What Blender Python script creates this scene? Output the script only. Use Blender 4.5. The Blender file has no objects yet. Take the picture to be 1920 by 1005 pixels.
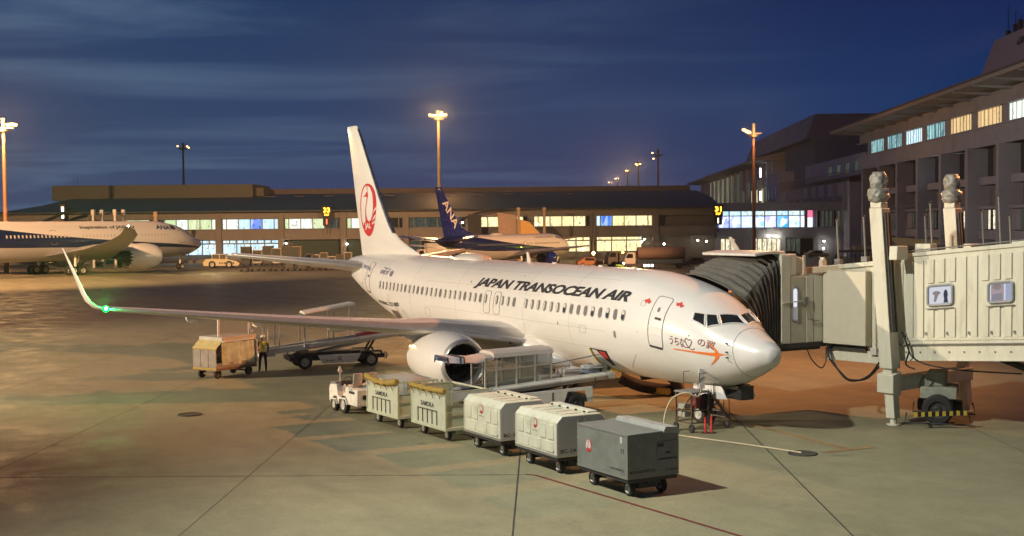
import bpy, bmesh, math, random
from math import sin, cos, pi, radians, atan2, sqrt, floor
from mathutils import Vector, Matrix
import mathutils.noise as mn
R = random.Random(7)
SC = bpy.context.scene
COL = SC.collection

# ------------------------------------------------------------------ camera
cam_d = bpy.data.cameras.new('camera'); cam = bpy.data.objects.new('camera', cam_d); COL.objects.link(cam)
YAW, PIT, ROL = radians(151.34223), radians(-2.00304), radians(-.54403)
fw = Vector((cos(PIT)*cos(YAW), cos(PIT)*sin(YAW), sin(PIT)))
rt = Vector((sin(YAW), -cos(YAW), 0)); up = rt.cross(fw)
r2 = rt*cos(ROL)+up*sin(ROL); u2 = -rt*sin(ROL)+up*cos(ROL)
cam.matrix_world = Matrix(((r2.x, u2.x, -fw.x, 30.913), (r2.y, u2.y, -fw.y, -27.054), (r2.z, u2.z, -fw.z, 7.030), (0, 0, 0, 1)))
cam_d.sensor_width = 36; cam_d.lens = 44.4256; cam_d.clip_start = .5; cam_d.clip_end = 6000
SC.camera = cam

# ------------------------------------------------------------------ dusk sky
W = bpy.data.worlds.new('World'); SC.world = W; W.use_nodes = True
nt = W.node_tree; nt.nodes.clear()
def N(t, **k):
    n = nt.nodes.new(t)
    for a, b in k.items():
        if a == 'ins':
            for i, v in b.items(): n.inputs[i].default_value = v
        else: setattr(n, a, b)
    return n
L = lambda a, b: nt.links.new(a, b)
tc = N('ShaderNodeTexCoord')
sep = N('ShaderNodeSeparateXYZ'); L(tc.outputs['Generated'], sep.inputs[0])
dotr = N('ShaderNodeVectorMath', operation='DOT_PRODUCT'); L(tc.outputs['Generated'], dotr.inputs[0]); dotr.inputs[1].default_value = (.481, .877, 0)
mr = N('ShaderNodeMapRange', interpolation_type='SMOOTHSTEP', ins={1: -.55, 2: .5}); L(dotr.outputs['Value'], mr.inputs[0])
mz = N('ShaderNodeMapRange', ins={1: 0, 2: .9}); L(sep.outputs['Z'], mz.inputs[0])
def ramp(stops):
    r = N('ShaderNodeValToRGB'); e = r.color_ramp.elements
    while len(e) < len(stops): e.new(.5)
    for q, (p, c) in zip(e, stops): q.position = p; q.color = (*c, 1)
    L(mz.outputs[0], r.inputs[0]); return r
rl = ramp([(0, (.055, .078, .165)), (.06, (.030, .060, .142)), (.18, (.008, .042, .128)), (.5, (.010, .030, .10)), (1, (.004, .016, .06))])
rr = ramp([(0, (.030, .034, .110)), (.05, (.010, .030, .115)), (.10, (.0, .028, .118)), (.18, (.0, .014, .082)), (.5, (.001, .010, .05)), (1, (.001, .008, .04))])
mx = N('ShaderNodeMix', data_type='RGBA'); L(mr.outputs[0], mx.inputs[0]); L(rl.outputs[0], mx.inputs[6]); L(rr.outputs[0], mx.inputs[7])
# thin streaky clouds on a flat layer high above
dv = N('ShaderNodeMath', operation='ADD', ins={1: .08}); L(sep.outputs['Z'], dv.inputs[0])
dvm = N('ShaderNodeMath', operation='MAXIMUM', ins={1: .02}); L(dv.outputs[0], dvm.inputs[0])
cx = N('ShaderNodeMath', operation='DIVIDE'); cy = N('ShaderNodeMath', operation='DIVIDE')
L(sep.outputs['X'], cx.inputs[0]); L(dvm.outputs[0], cx.inputs[1]); L(sep.outputs['Y'], cy.inputs[0]); L(dvm.outputs[0], cy.inputs[1])
cb = N('ShaderNodeCombineXYZ'); L(cx.outputs[0], cb.inputs[0]); L(cy.outputs[0], cb.inputs[1])
mp0 = N('ShaderNodeMapping'); mp0.inputs['Rotation'].default_value = (0, 0, radians(-61.3)); L(cb.outputs[0], mp0.inputs[0])
mp = N('ShaderNodeMapping'); mp.inputs['Scale'].default_value = (.30, .62, 1); mp.inputs['Rotation'].default_value = (0, 0, radians(4)); L(mp0.outputs[0], mp.inputs[0])
nz = N('ShaderNodeTexNoise', ins={'Scale': 1.3, 'Detail': 7, 'Roughness': .58, 'Distortion': .6}); L(mp.outputs[0], nz.inputs[0])
cr = N('ShaderNodeMapRange', interpolation_type='SMOOTHSTEP', ins={1: .44, 2: .72}); L(nz.outputs[0], cr.inputs[0])
fade = N('ShaderNodeMapRange', ins={1: .85, 2: 0, 3: .06, 4: 1}); L(mr.outputs[0], fade.inputs[0])
cf = N('ShaderNodeMath', operation='MULTIPLY'); L(cr.outputs[0], cf.inputs[0]); L(fade.outputs[0], cf.inputs[1])
cmul = N('ShaderNodeMath', operation='MULTIPLY', ins={1: .8}); L(cf.outputs[0], cmul.inputs[0])
mc = N('ShaderNodeMix', data_type='RGBA'); L(cmul.outputs[0], mc.inputs[0]); L(mx.outputs[2], mc.inputs[6]); mc.inputs[7].default_value = (.090, .150, .250, 1)
sky = N('ShaderNodeTexSky', sky_type='NISHITA'); sky.sun_disc = False; sky.sun_elevation = radians(-3); sky.sun_rotation = radians(250)
ad = N('ShaderNodeMix', data_type='RGBA', blend_type='ADD'); ad.inputs[0].default_value = .02; L(mc.outputs[2], ad.inputs[6]); L(sky.outputs[0], ad.inputs[7])
bg = N('ShaderNodeBackground', ins={1: 1.0}); L(ad.outputs[2], bg.inputs[0])
ow = N('ShaderNodeOutputWorld'); L(bg.outputs[0], ow.inputs[0])

# the terminal's grid: l along the pier, d away from the stand
def BG(l, d, z=0): return (30.913+.47958*l-.87750*d, -27.054+.87750*l+.47958*d, z)
# ------------------------------------------------------------------ lamps (flood lights of the apron)
def lamp(name, loc, power, col, rad=.35, spot=None, aim=None, blend=.6):
    l = bpy.data.lights.new(name, 'SPOT' if spot else 'POINT'); l.energy = power; l.color = col; l.shadow_soft_size = rad
    o = bpy.data.objects.new(name, l); COL.objects.link(o); o.location = loc
    if spot:
        l.spot_size = radians(spot); l.spot_blend = blend
        o.rotation_euler = (Vector(aim)-Vector(loc)).to_track_quat('-Z', 'Y').to_euler()
    return o
SOD = (1, .47, .16); MET = (.94, 1, .66)
lamp('floodlight_lamp', (2, -29, 26), 60000, (1, .98, .86), .45, 102, (15, 4, 0), 1)
lamp('floodlight_lamp', (-40, -72, 19), 285000, (1, .80, .57), .6, 60, (-36, -2, 5), .7)
lamp('floodlight_lamp', BG(-78, 105, 30), 640000, (1, .56, .26), .8, 60, BG(-58, 195, 6), .8)
lamp('floodlight_lamp', BG(50, 128, 26), 420000, (1, .50, .22), .8, 30, BG(-2, 205, 5), .7)
lamp('floodlight_lamp', (-3, 38, 26), 145000, (1, .38, .13), .35, 88, (-44, -34, 0), 1)
SC.view_settings.view_transform = 'Standard'; SC.view_settings.look = 'None'; SC.view_settings.exposure = 0; SC.view_settings.gamma = 1
SC.view_settings.use_curve_mapping = False
SC.render.engine = 'CYCLES'; SC.cycles.use_denoising = True
SC.cycles.max_bounces = 6; SC.cycles.sample_clamp_indirect = 6

# ------------------------------------------------------------------ helpers
MATS = {}
def mat(name, col, rough=.5, metal=0, var=.12, scale=3, bump=0, bscale=30, emit=None, es=1, coat=0, alpha=None, stretch=None, dirt=None):
    if name in MATS: return MATS[name]
    m = bpy.data.materials.new(name); m.use_nodes = True; t = m.node_tree; b = t.nodes['Principled BSDF']
    b.inputs['Roughness'].default_value = rough; b.inputs['Metallic'].default_value = metal; b.inputs['Coat Weight'].default_value = coat
    b.inputs['Coat Roughness'].default_value = .12
    co = t.nodes.new('ShaderNodeTexCoord'); src = co.outputs['Object']
    if stretch:
        mpn = t.nodes.new('ShaderNodeMapping'); mpn.inputs['Scale'].default_value = stretch; t.links.new(src, mpn.inputs[0]); src = mpn.outputs[0]
    n = t.nodes.new('ShaderNodeTexNoise'); n.inputs['Scale'].default_value = scale; n.inputs['Detail'].default_value = 6; n.inputs['Roughness'].default_value = .6; t.links.new(src, n.inputs[0])
    mrn = t.nodes.new('ShaderNodeMapRange'); mrn.inputs[1].default_value = .3; mrn.inputs[2].default_value = .7; mrn.inputs[3].default_value = 1-var; mrn.inputs[4].default_value = 1+var*.6; t.links.new(n.outputs[0], mrn.inputs[0])
    mm = t.nodes.new('ShaderNodeMix'); mm.data_type = 'RGBA'; mm.blend_type = 'MULTIPLY'; mm.inputs[0].default_value = 1; mm.inputs[6].default_value = (*col, 1); t.links.new(mrn.outputs[0], mm.inputs[7])
    out = mm.outputs[2]
    if dirt:
        n2 = t.nodes.new('ShaderNodeTexNoise'); n2.inputs['Scale'].default_value = scale*.6; n2.inputs['Detail'].default_value = 9; n2.inputs['Roughness'].default_value = .75; t.links.new(src, n2.inputs[0])
        d = t.nodes.new('ShaderNodeMapRange'); d.inputs[1].default_value = .52; d.inputs[2].default_value = .72; d.inputs[4].default_value = dirt[1]; t.links.new(n2.outputs[0], d.inputs[0])
        m2 = t.nodes.new('ShaderNodeMix'); m2.data_type = 'RGBA'; t.links.new(d.outputs[0], m2.inputs[0]); t.links.new(out, m2.inputs[6]); m2.inputs[7].default_value = (*dirt[0], 1); out = m2.outputs[2]
    t.links.new(out, b.inputs['Base Color'])
    rv = t.nodes.new('ShaderNodeMapRange'); rv.inputs[3].default_value = max(rough-.08, .02); rv.inputs[4].default_value = min(rough+.1, 1); t.links.new(n.outputs[0], rv.inputs[0]); t.links.new(rv.outputs[0], b.inputs['Roughness'])
    if bump:
        n3 = t.nodes.new('ShaderNodeTexNoise'); n3.inputs['Scale'].default_value = bscale; n3.inputs['Detail'].default_value = 4; t.links.new(src, n3.inputs[0])
        bp = t.nodes.new('ShaderNodeBump'); bp.inputs['Strength'].default_value = bump; bp.inputs['Distance'].default_value = .02; t.links.new(n3.outputs[0], bp.inputs['Height']); t.links.new(bp.outputs[0], b.inputs['Normal'])
    if emit: b.inputs['Emission Color'].default_value = (*emit, 1); b.inputs['Emission Strength'].default_value = es
    if alpha is not None: b.inputs['Alpha'].default_value = alpha
    MATS[name] = m; return m

class MB:
    def __init__(s): s.v = []; s.f = []; s.m = []; s.M = None
    def add(s, vs, fs, mi=0):
        k = len(s.v)
        if s.M is not None: vs = [tuple(s.M @ Vector(p)) for p in vs]
        s.v += [tuple(p) for p in vs]; s.f += [tuple(i+k for i in q) for q in fs]; s.m += [mi]*len(fs); return s
    def box(s, x0, y0, z0, x1, y1, z1, mi=0):
        if x0 > x1: x0, x1 = x1, x0
        if y0 > y1: y0, y1 = y1, y0
        if z0 > z1: z0, z1 = z1, z0
        return s.add([(x0, y0, z0), (x1, y0, z0), (x1, y1, z0), (x0, y1, z0), (x0, y0, z1), (x1, y0, z1), (x1, y1, z1), (x0, y1, z1)],
                     [(0, 3, 2, 1), (4, 5, 6, 7), (0, 1, 5, 4), (1, 2, 6, 5), (2, 3, 7, 6), (3, 0, 4, 7)], mi)
    def cyl(s, p0, p1, r0, r1=None, n=12, mi=0, caps=True):
        r1 = r0 if r1 is None else r1; p0 = Vector(p0); p1 = Vector(p1); d = (p1-p0).normalized()
        a = d.orthogonal().normalized(); b = d.cross(a); vs = []
        for p, r in ((p0, r0), (p1, r1)):
            for i in range(n):
                t = 2*pi*i/n; vs.append(p+a*cos(t)*r+b*sin(t)*r)
        fs = [(i, (i+1) % n, n+(i+1) % n, n+i) for i in range(n)]
        if caps: fs += [tuple(range(n))[::-1], tuple(range(n, 2*n))]
        return s.add(vs, fs, mi)
    def beam(s, p0, p1, w, h, mi=0, upv=(0, 0, 1)):
        p0 = Vector(p0); p1 = Vector(p1); d = (p1-p0).normalized(); u = Vector(upv)
        if abs(d.dot(u)) > .98: u = Vector((1, 0, 0))
        a = d.cross(u).normalized()*w/2; b = a.cross(d).normalized()*h/2
        vs = [p+i*a+j*b for p in (p0, p1) for i, j in ((-1, -1), (1, -1), (1, 1), (-1, 1))]
        return s.add(vs, [(0, 1, 2, 3), (7, 6, 5, 4), (0, 4, 5, 1), (1, 5, 6, 2), (2, 6, 7, 3), (3, 7, 4, 0)], mi)
    def prism(s, poly, ax, a, b, mi=0):
        "poly: 2d points in the two other axes (order x,y,z without ax)"
        def P(q, t): c = list(q); c.insert(ax, t); return tuple(c)
        n = len(poly); vs = [P(q, a) for q in poly]+[P(q, b) for q in poly]
        return s.add(vs, [tuple(range(n)), tuple(range(2*n-1, n-1, -1))]+[(i, n+i, n+(i+1) % n, (i+1) % n) for i in range(n)], mi)
    def loft(s, rings, closed=True, caps=(True, True), mi=0):
        n = len(rings[0]); vs = [p for r in rings for p in r]; fs = []
        for j in range(len(rings)-1):
            for i in range(n if closed else n-1):
                fs.append((j*n+i, j*n+(i+1) % n, (j+1)*n+(i+1) % n, (j+1)*n+i))
        if caps[0]: fs.append(tuple(range(n))[::-1])
        if caps[1]: fs.append(tuple(range((len(rings)-1)*n, len(rings)*n)))
        return s.add(vs, fs, mi)
    def tube(s, pts, r, n=8, mi=0, closed=False):
        pts = [Vector(p) for p in pts]; rings = []; m = len(pts); a = None
        for i, p in enumerate(pts):
            d = ((pts[(i+1) % m] if closed or i < m-1 else p)-(pts[i-1] if closed or i > 0 else p)).normalized()
            a = (d.orthogonal() if a is None else a-d*a.dot(d)).normalized(); b = d.cross(a)
            rings.append([p+a*cos(2*pi*k/n)*r+b*sin(2*pi*k/n)*r for k in range(n)])
        if closed: rings.append(rings[0]); return s.loft(rings, True, (False, False), mi)
        return s.loft(rings, True, (True, True), mi)
    def lathe(s, prof, o=(0, 0, 0), ax=0, n=24, mi=0, sc=None):
        "prof: (along, radius)"
        rings = []
        for t, r in prof:
            ring = []
            for k in range(n):
                a = 2*pi*k/n; c = [cos(a)*r, sin(a)*r]
                if sc: c = list(sc(c, t))
                q = c[:]; q.insert(ax, t); ring.append((q[0]+o[0], q[1]+o[1], q[2]+o[2]))
            rings.append(ring)
        return s.loft(rings, True, (prof[0][1] > .001 and False, False), mi)
    def wheel(s, c, r, w, ax=1, n=20, mi=0, mr_=1):
        "tyre (mi) + rim (mr_) with axis ax"
        c = list(c)
        s.lathe([(-w/2, r*.58), (-w/2, r*.86), (-w*.36, r*.98), (0, r), (w*.36, r*.98), (w/2, r*.86), (w/2, r*.58)], c, ax, n, mi)
        if mr_ is not None: s.rim(c, r, w, ax, n, mr_)
        return s
    def rim(s, c, r, w, ax=1, n=20, mi=0):
        s.lathe([(-w*.42, .001), (-w*.46, r*.18), (-w*.3, r*.3), (-w*.34, r*.5), (-w*.52, r*.6), (w*.52, r*.6), (w*.34, r*.5), (w*.3, r*.3), (w*.46, r*.18), (w*.42, .001)], c, ax, n, mi); return s
    def shear(s, fn):
        s.v = [tuple(fn(*p)) for p in s.v]; return s

def mesh(mb, name, mats, ang=35):
    me = bpy.data.meshes.new(name); me.from_pydata(mb.v, [], mb.f)
    for m in (mats if isinstance(mats, (list, tuple)) else [mats]): me.materials.append(m)
    if any(mb.m): me.polygons.foreach_set('material_index', mb.m)
    bm = bmesh.new(); bm.from_mesh(me); bmesh.ops.recalc_face_normals(bm, faces=bm.faces); bm.to_mesh(me); bm.free()
    me.shade_smooth(); me.set_sharp_from_angle(angle=radians(ang)); me.update(); return me
def props(o, label=None, cat=None, group=None, kind=None):
    for k, v in (('label', label), ('category', cat), ('group', group), ('kind', kind)):
        if v: o[k] = v
    return o
def part(name, mb, mats, parent=None, bevel=0, label=None, cat=None, group=None, kind=None, ang=35, loc=None):
    me = mesh(mb, name, mats, ang) if isinstance(mb, MB) else mb
    o = bpy.data.objects.new(name, me); COL.objects.link(o); o.parent = parent
    if loc: o.location = loc
    if bevel:
        b = o.modifiers.new('bevel', 'BEVEL'); b.width = bevel; b.segments = 2; b.limit_method = 'ANGLE'; b.angle_limit = radians(40); b.harden_normals = False
    return props(o, label, cat, group, kind)
def root(name, label, cat, loc=(0, 0, 0), rz=0, group=None, rx=0):
    o = bpy.data.objects.new(name, None); COL.objects.link(o); o.location = loc; o.rotation_euler = (rx, 0, rz); o.empty_display_size = .3
    return props(o, label, cat, group)
def copy_tree(o, parent=None, loc=None, rz=None, label=None, group=None):
    c = o.copy(); COL.objects.link(c); c.parent = parent
    if loc is not None: c.location = loc
    if rz is not None: c.rotation_euler = (0, 0, rz)
    if label: c['label'] = label
    if group: c['group'] = group
    for ch in o.children: copy_tree(ch, c)
    return c
RZ = atan2(.87750, .47958)                       # the terminal's grid: local x runs along the pier front, local y away from it

# text as a flat bmesh, cap height 1, left-bottom origin
def txt(body, bold=0, shear=0, width=None, spacing=1):
    c = bpy.data.curves.new('lettering', 'FONT'); c.body = body; c.offset = bold; c.shear = shear; c.space_character = spacing; c.resolution_u = 3
    o = bpy.data.objects.new('lettering', c); COL.objects.link(o); dg = bpy.context.evaluated_depsgraph_get()
    me = bpy.data.meshes.new_from_object(o.evaluated_get(dg)); bpy.data.objects.remove(o); bpy.data.curves.remove(c)
    bm = bmesh.new(); bm.from_mesh(me); bpy.data.meshes.remove(me)
    xs = [v.co.x for v in bm.verts]; ys = [v.co.y for v in bm.verts]; x0, x1, y0, y1 = min(xs), max(xs), min(ys), max(ys)
    k = 1/(y1-y0); kx = k if width is None else width/(x1-x0)
    for v in bm.verts: v.co = Vector(((v.co.x-x0)*kx, (v.co.y-y0)*k, 0))
    return bm
def poly2(polys):
    bm = bmesh.new()
    for p in polys:
        vs = [bm.verts.new((x, y, 0)) for x, y in p]; bm.faces.new(vs)
    bmesh.ops.triangulate(bm, faces=bm.faces); return bm
def decal(name, bm, fn, m, parent, step=None, label=None):
    "map a flat bmesh through fn(x,y) -> 3d"
    if step:
        for ax in (0, 1):
            cs = [v.co[ax] for v in bm.verts]; a = floor(min(cs)/step)*step+step
            while a < max(cs):
                pl = Vector((0, 0, 0)); pl[ax] = a; no = Vector((0, 0, 0)); no[ax] = 1
                bmesh.ops.bisect_plane(bm, geom=bm.verts[:]+bm.edges[:]+bm.faces[:], dist=1e-5, plane_co=pl, plane_no=no); a += step
    for v in bm.verts: v.co = Vector(fn(v.co.x, v.co.y))
    me = bpy.data.meshes.new(name); bmesh.ops.recalc_face_normals(bm, faces=bm.faces); bm.to_mesh(me); bm.free(); me.materials.append(m)
    o = bpy.data.objects.new(name, me); COL.objects.link(o); o.parent = parent
    return props(o, label)
def ptext(body, o, xd, yd, h, m, parent, name='lettering', width=None, bold=.01, shear=0, off=.006):
    "text on a flat face: o left-bottom corner, xd/yd unit directions"
    o = Vector(o); xd = Vector(xd); yd = Vector(yd); nn = xd.cross(yd)*off
    return decal(name, txt(body, bold, shear, None if width is None else width/h), lambda x, y: o+xd*x*h+yd*y*h+nn, m, parent)
def ell(cx, cy, rx, ry, n=32, a0=0, a1=2*pi): return [(cx+rx*cos(a0+(a1-a0)*i/n), cy+ry*sin(a0+(a1-a0)*i/n)) for i in range(n)]
# the red crane roundel: red disc, white gaps left and right of the neck
def crane(fn, mred, mwhite, parent, step=.25, text=True):
    decal('crane_logo', poly2([ell(0, 0, 1, 1, 48)]), lambda x, y: fn(x, y, .004), mred, parent, step)
    lw = [(-.07, .93), (-.3, .87), (-.55, .7), (-.74, .45), (-.83, .15), (-.84, -.15), (-.76, -.42), (-.6, -.6), (-.5, -.48), (-.44, -.25), (-.40, -.5), (-.30, -.42), (-.27, -.12), (-.2, .12), (-.08, .32), (-.02, .48), (-.2, .5), (-.52, .50), (-.2, .575), (-.1, .66), (0, .70)]
    rw = [(.03, .93), (.28, .85), (.52, .64), (.66, .35), (.70, .05), (.62, -.2), (.45, -.38), (.2, -.44), (-.02, -.36), (-.14, -.16), (-.10, .08), (.02, .3), (.10, .46), (.12, .58), (.06, .69)]
    cuts = [[(1.0, .12), (.80, -.02), (.66, -.22), (.84, -.06), (.995, .02)], [(.99, -.16), (.76, -.28), (.58, -.42), (.78, -.35), (.96, -.27)], [(.93, -.40), (.70, -.46), (.50, -.54), (.70, -.52), (.88, -.49)]]
    decal('crane_shape', poly2([lw, rw]+cuts), lambda x, y: fn(x, y, .010), mwhite, parent, step)
    if text:
        b = txt('JAL', .03, 0, .78/.26)
        decal('logo_lettering', b, lambda x, y: fn(-.37+x*.26, -.76+y*.26, .014), mwhite, parent, step)
# ------------------------------------------------------------------ materials
M_white = mat('white_paint', (.74, .72, .68), .30, var=.05, scale=.7, coat=.35, dirt=((.48, .45, .40), .30), stretch=(.35, 1, 1.6))
M_white2 = mat('white_equipment_paint', (.76, .74, .66), .48, var=.08, scale=2, dirt=((.30, .26, .19), .5), bump=.05)
M_cream = mat('cream_paint', (.66, .63, .49), .5, var=.10, scale=1.8, dirt=((.34, .28, .18), .55), bump=.06, stretch=(2.2, 2.2, .45))
M_lid = mat('pale_container_paint', (.68, .67, .52), .42, var=.10, scale=2.4, dirt=((.36, .31, .22), .6), bump=.05)
M_grey = mat('grey_container_paint', (.20, .205, .18), .5, var=.14, scale=2.5, dirt=((.12, .11, .09), .6))
M_dark = mat('dark_steel', (.055, .052, .048), .55, .3, var=.25, scale=5)
M_steel = mat('bare_metal', (.50, .49, .46), .28, 1, var=.12, scale=4)
M_edge = mat('satin_leading_edge', (.60, .57, .53), .38, .55, var=.06)
M_lip = mat('polished_lip', (.66, .64, .60), .34, .65, var=.06, scale=2)
M_rubber = mat('tyre_rubber', (.028, .027, .026), .85, var=.25, scale=8)
M_rim = mat('wheel_rim', (.42, .41, .36), .45, .2, var=.15, scale=6)
M_black = mat('black', (.012, .012, .012), .6, var=.2)
M_glass = mat('cockpit_glass', (.018, .02, .022), .06, var=.1, coat=.5)
M_red = mat('red_paint', (.52, .035, .04), .4, var=.1)
M_orange = mat('orange_paint', (.80, .19, .035), .4, var=.08)
M_ink = mat('black_lettering', (.03, .03, .034), .45, var=.1)
M_brownink = mat('maroon_lettering', (.19, .05, .045), .45, var=.1)
M_blueink = mat('blue_grey_lettering', (.13, .15, .26), .45, var=.1)
M_window = mat('window_pane', (.20, .19, .18), .2, var=.1)
M_shade = mat('window_shade', (.60, .57, .52), .35, var=.1)
M_dkwin = mat('dark_window_pane', (.05, .055, .075), .12, var=.1)
M_wframe = mat('window_frame_metal', (.36, .34, .31), .35, .4, var=.1)
M_seal = mat('seal', (.22, .21, .19), .6, var=.1)
M_tarp = mat('mustard_tarp', (.36, .24, .045), .75, var=.2, scale=6, bump=.4, bscale=14)
M_bellow = mat('bellows_fabric', (.105, .10, .085), .8, var=.3, scale=2.5, bump=.3, bscale=12)
M_yellow = mat('yellow_paint', (.62, .45, .06), .5, var=.12, scale=4)
M_hose = mat('hose_cream', (.55, .46, .30), .6, var=.1)
M_blue = mat('airline_blue', (.012, .022, .20), .25, var=.1, coat=.5)
def tinted(name, col, a):
    m = mat(name, col, .08, var=.02); m.node_tree.nodes['Principled BSDF'].inputs['Alpha'].default_value = a; return m
M_clear = tinted('clear_panel', (.30, .32, .28), .28)
def glow(name, col, s):
    m = bpy.data.materials.new(name); m.use_nodes = True; t = m.node_tree; t.nodes.clear(); e = t.nodes.new('ShaderNodeEmission'); o = t.nodes.new('ShaderNodeOutputMaterial')
    e.inputs[0].default_value = (*col, 1); e.inputs[1].default_value = s; t.links.new(e.outputs[0], o.inputs[0]); return m

# ------------------------------------------------------------------ ground
def ground_mat():
    m = bpy.data.materials.new('apron_concrete'); m.use_nodes = True; t = m.node_tree; b = t.nodes['Principled BSDF']
    co = t.nodes.new('ShaderNodeTexCoord'); P = co.outputs['Object']
    def noise(sc, det=6, ro=.6, st=None, dist=0):
        s = P
        if st:
            q = t.nodes.new('ShaderNodeMapping'); q.inputs['Scale'].default_value = st[:3]; q.inputs['Rotation'].default_value = (0, 0, st[3]); t.links.new(P, q.inputs[0]); s = q.outputs[0]
        n = t.nodes.new('ShaderNodeTexNoise'); n.inputs['Scale'].default_value = sc; n.inputs['Detail'].default_value = det; n.inputs['Roughness'].default_value = ro; n.inputs['Distortion'].default_value = dist; t.links.new(s, n.inputs[0]); return n.outputs[0]
    def rng(x, a, b_, c, d):
        r = t.nodes.new('ShaderNodeMapRange'); r.interpolation_type = 'SMOOTHSTEP'
        for i, v in enumerate((a, b_, c, d)): r.inputs[i+1].default_value = v
        t.links.new(x, r.inputs[0]); return r.outputs[0]
    def mul(a, b_, f=1):
        q = t.nodes.new('ShaderNodeMix'); q.data_type = 'RGBA'; q.blend_type = 'MULTIPLY'; q.inputs[0].default_value = f
        for i, v in ((6, a), (7, b_)):
            if isinstance(v, tuple): q.inputs[i].default_value = v
            else: t.links.new(v, q.inputs[i])
        return q.outputs[2]
    c = mul((.285, .265, .158, 1), rng(noise(.06, 5), .3, .7, .88, 1.06))
    c = mul(c, rng(noise(.9, 8, .75), .3, .7, .88, 1.07))
    c = mul(c, rng(noise(11, 4, .8), .3, .7, .86, 1.10))
    c = mul(c, rng(noise(.16, 7, .62, (.35, 1.6, 1, RZ-.25), .5), .42, .70, 1.0, .80))      # wheel tracks and rubber smears
    c = mul(c, rng(noise(.55, 4, .5), .66, .76, 1.0, .72))                                   # oil spots
    t.links.new(c, b.inputs['Base Color'])
    t.links.new(rng(noise(.5, 6), .3, .7, .55, .85), b.inputs['Roughness'])
    bp = t.nodes.new('ShaderNodeBump'); bp.inputs['Strength'].default_value = .25; bp.inputs['Distance'].default_value = .01; t.links.new(noise(9, 8, .7), bp.inputs['Height']); t.links.new(bp.outputs[0], b.inputs['Normal'])
    return m
g = MB(); g.add([(-1500, -1500, 0), (1500, -1500, 0), (1500, 1500, 0), (-1500, 1500, 0)], [(0, 1, 2, 3)])
part('apron_ground', g, ground_mat(), kind='structure')
# slab joints on the terminal grid, and painted lines
M_joint = mat('joint_sealant', (.05, .048, .042), .8, var=.3)
M_redl = mat('faded_red_line', (.16, .028, .022), .8, var=.3, scale=5)
M_whl = mat('white_line_paint', (.42, .41, .36), .7, var=.25, scale=3)
M_lead = mat('worn_orange_line', (.34, .21, .09), .8, var=.35, scale=1.2)
def strip(name, pts, w, m, z):
    s = MB(); n = len(pts); vs = []
    for i, p in enumerate(pts):
        p = Vector((*p, 0)); a = Vector((*pts[max(i-1, 0)], 0)); b = Vector((*pts[min(i+1, n-1)], 0)); d = (b-a).normalized(); q = Vector((-d.y, d.x, 0))*w/2
        vs += [(p.x+q.x, p.y+q.y, z), (p.x-q.x, p.y-q.y, z)]
    s.add(vs, [(2*i, 2*i+1, 2*i+3, 2*i+2) for i in range(n-1)]); part(name, s, m, kind='structure')
def jl(p, d, a, b, w=.035): strip('slab_joint', [(p[0]+d[0]*a, p[1]+d[1]*a), (p[0]+d[0]*b, p[1]+d[1]*b)], w, M_joint, .004)
D1 = (.866, -.50); D2 = (.48, .877)
for k in range(-9, 4): jl((-4.15+3.785*k, 1.15+6.59*k), D1, -120, 26, .045 if k in (0, -1) else .02)
jl((.3, -9.71), (.498, .867), -40, 0, .04)
strip('safety_line', [(.15, -9.85), (.42, -9.70), (8.60, -9.19), (20, -8.5)], .10, M_redl, .008)
strip('lead_in_line', [(-5.5, 1.2), (-3, 1.0), (2.0, .5)], .22, M_lead, .008); strip('stop_bar', [(1.95, -.45), (2.05, 1.4)], .28, M_lead, .012)
strip('lead_in_line', [(-70, 3), (-14, 1.2)], .16, M_lead, .008)
strip('edge_line', [(-120, -41), (-98.2, -12.2), (-94.6, -7.5)], .6, M_whl, .008); strip('edge_line', [(-80, -42), (-61.9, -16.4), (-60.5, -14.5)], .35, M_whl, .008)
strip('turn_line', [(-60, -11.2), (-64.5, -13.8), (-68, -14.5), (-71.5, -14.5), (-75.5, -13.5), (-78.1, -12), (-79.2, -10), (-78.8, -8)], .22, M_whl, .008)
strip('edge_line', [(-160, -30), (-150, 26)], .5, M_whl, .008)
def manhole(x, y, r, label):
    q = MB(); q.cyl((0, 0, 0), (0, 0, .016), r, r, 28); t = root('manhole_cover', label, 'manhole', (x, y, 0)); part('cover', q, mat('worn_iron_cover', (.09, .082, .06), .7, .3, var=.3, scale=9), t)
    q = MB(); q.tube([(r*cos(2*pi*i/28), r*sin(2*pi*i/28), .01) for i in range(28)], .03, 6, closed=True); part('frame_ring', q, M_joint, t)
manhole(1.79, -1.19, .42, 'round hydrant pit cover where the cream hose ends')
manhole(-16.2, -15.1, .42, 'round drain cover in the open apron on the left')

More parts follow.
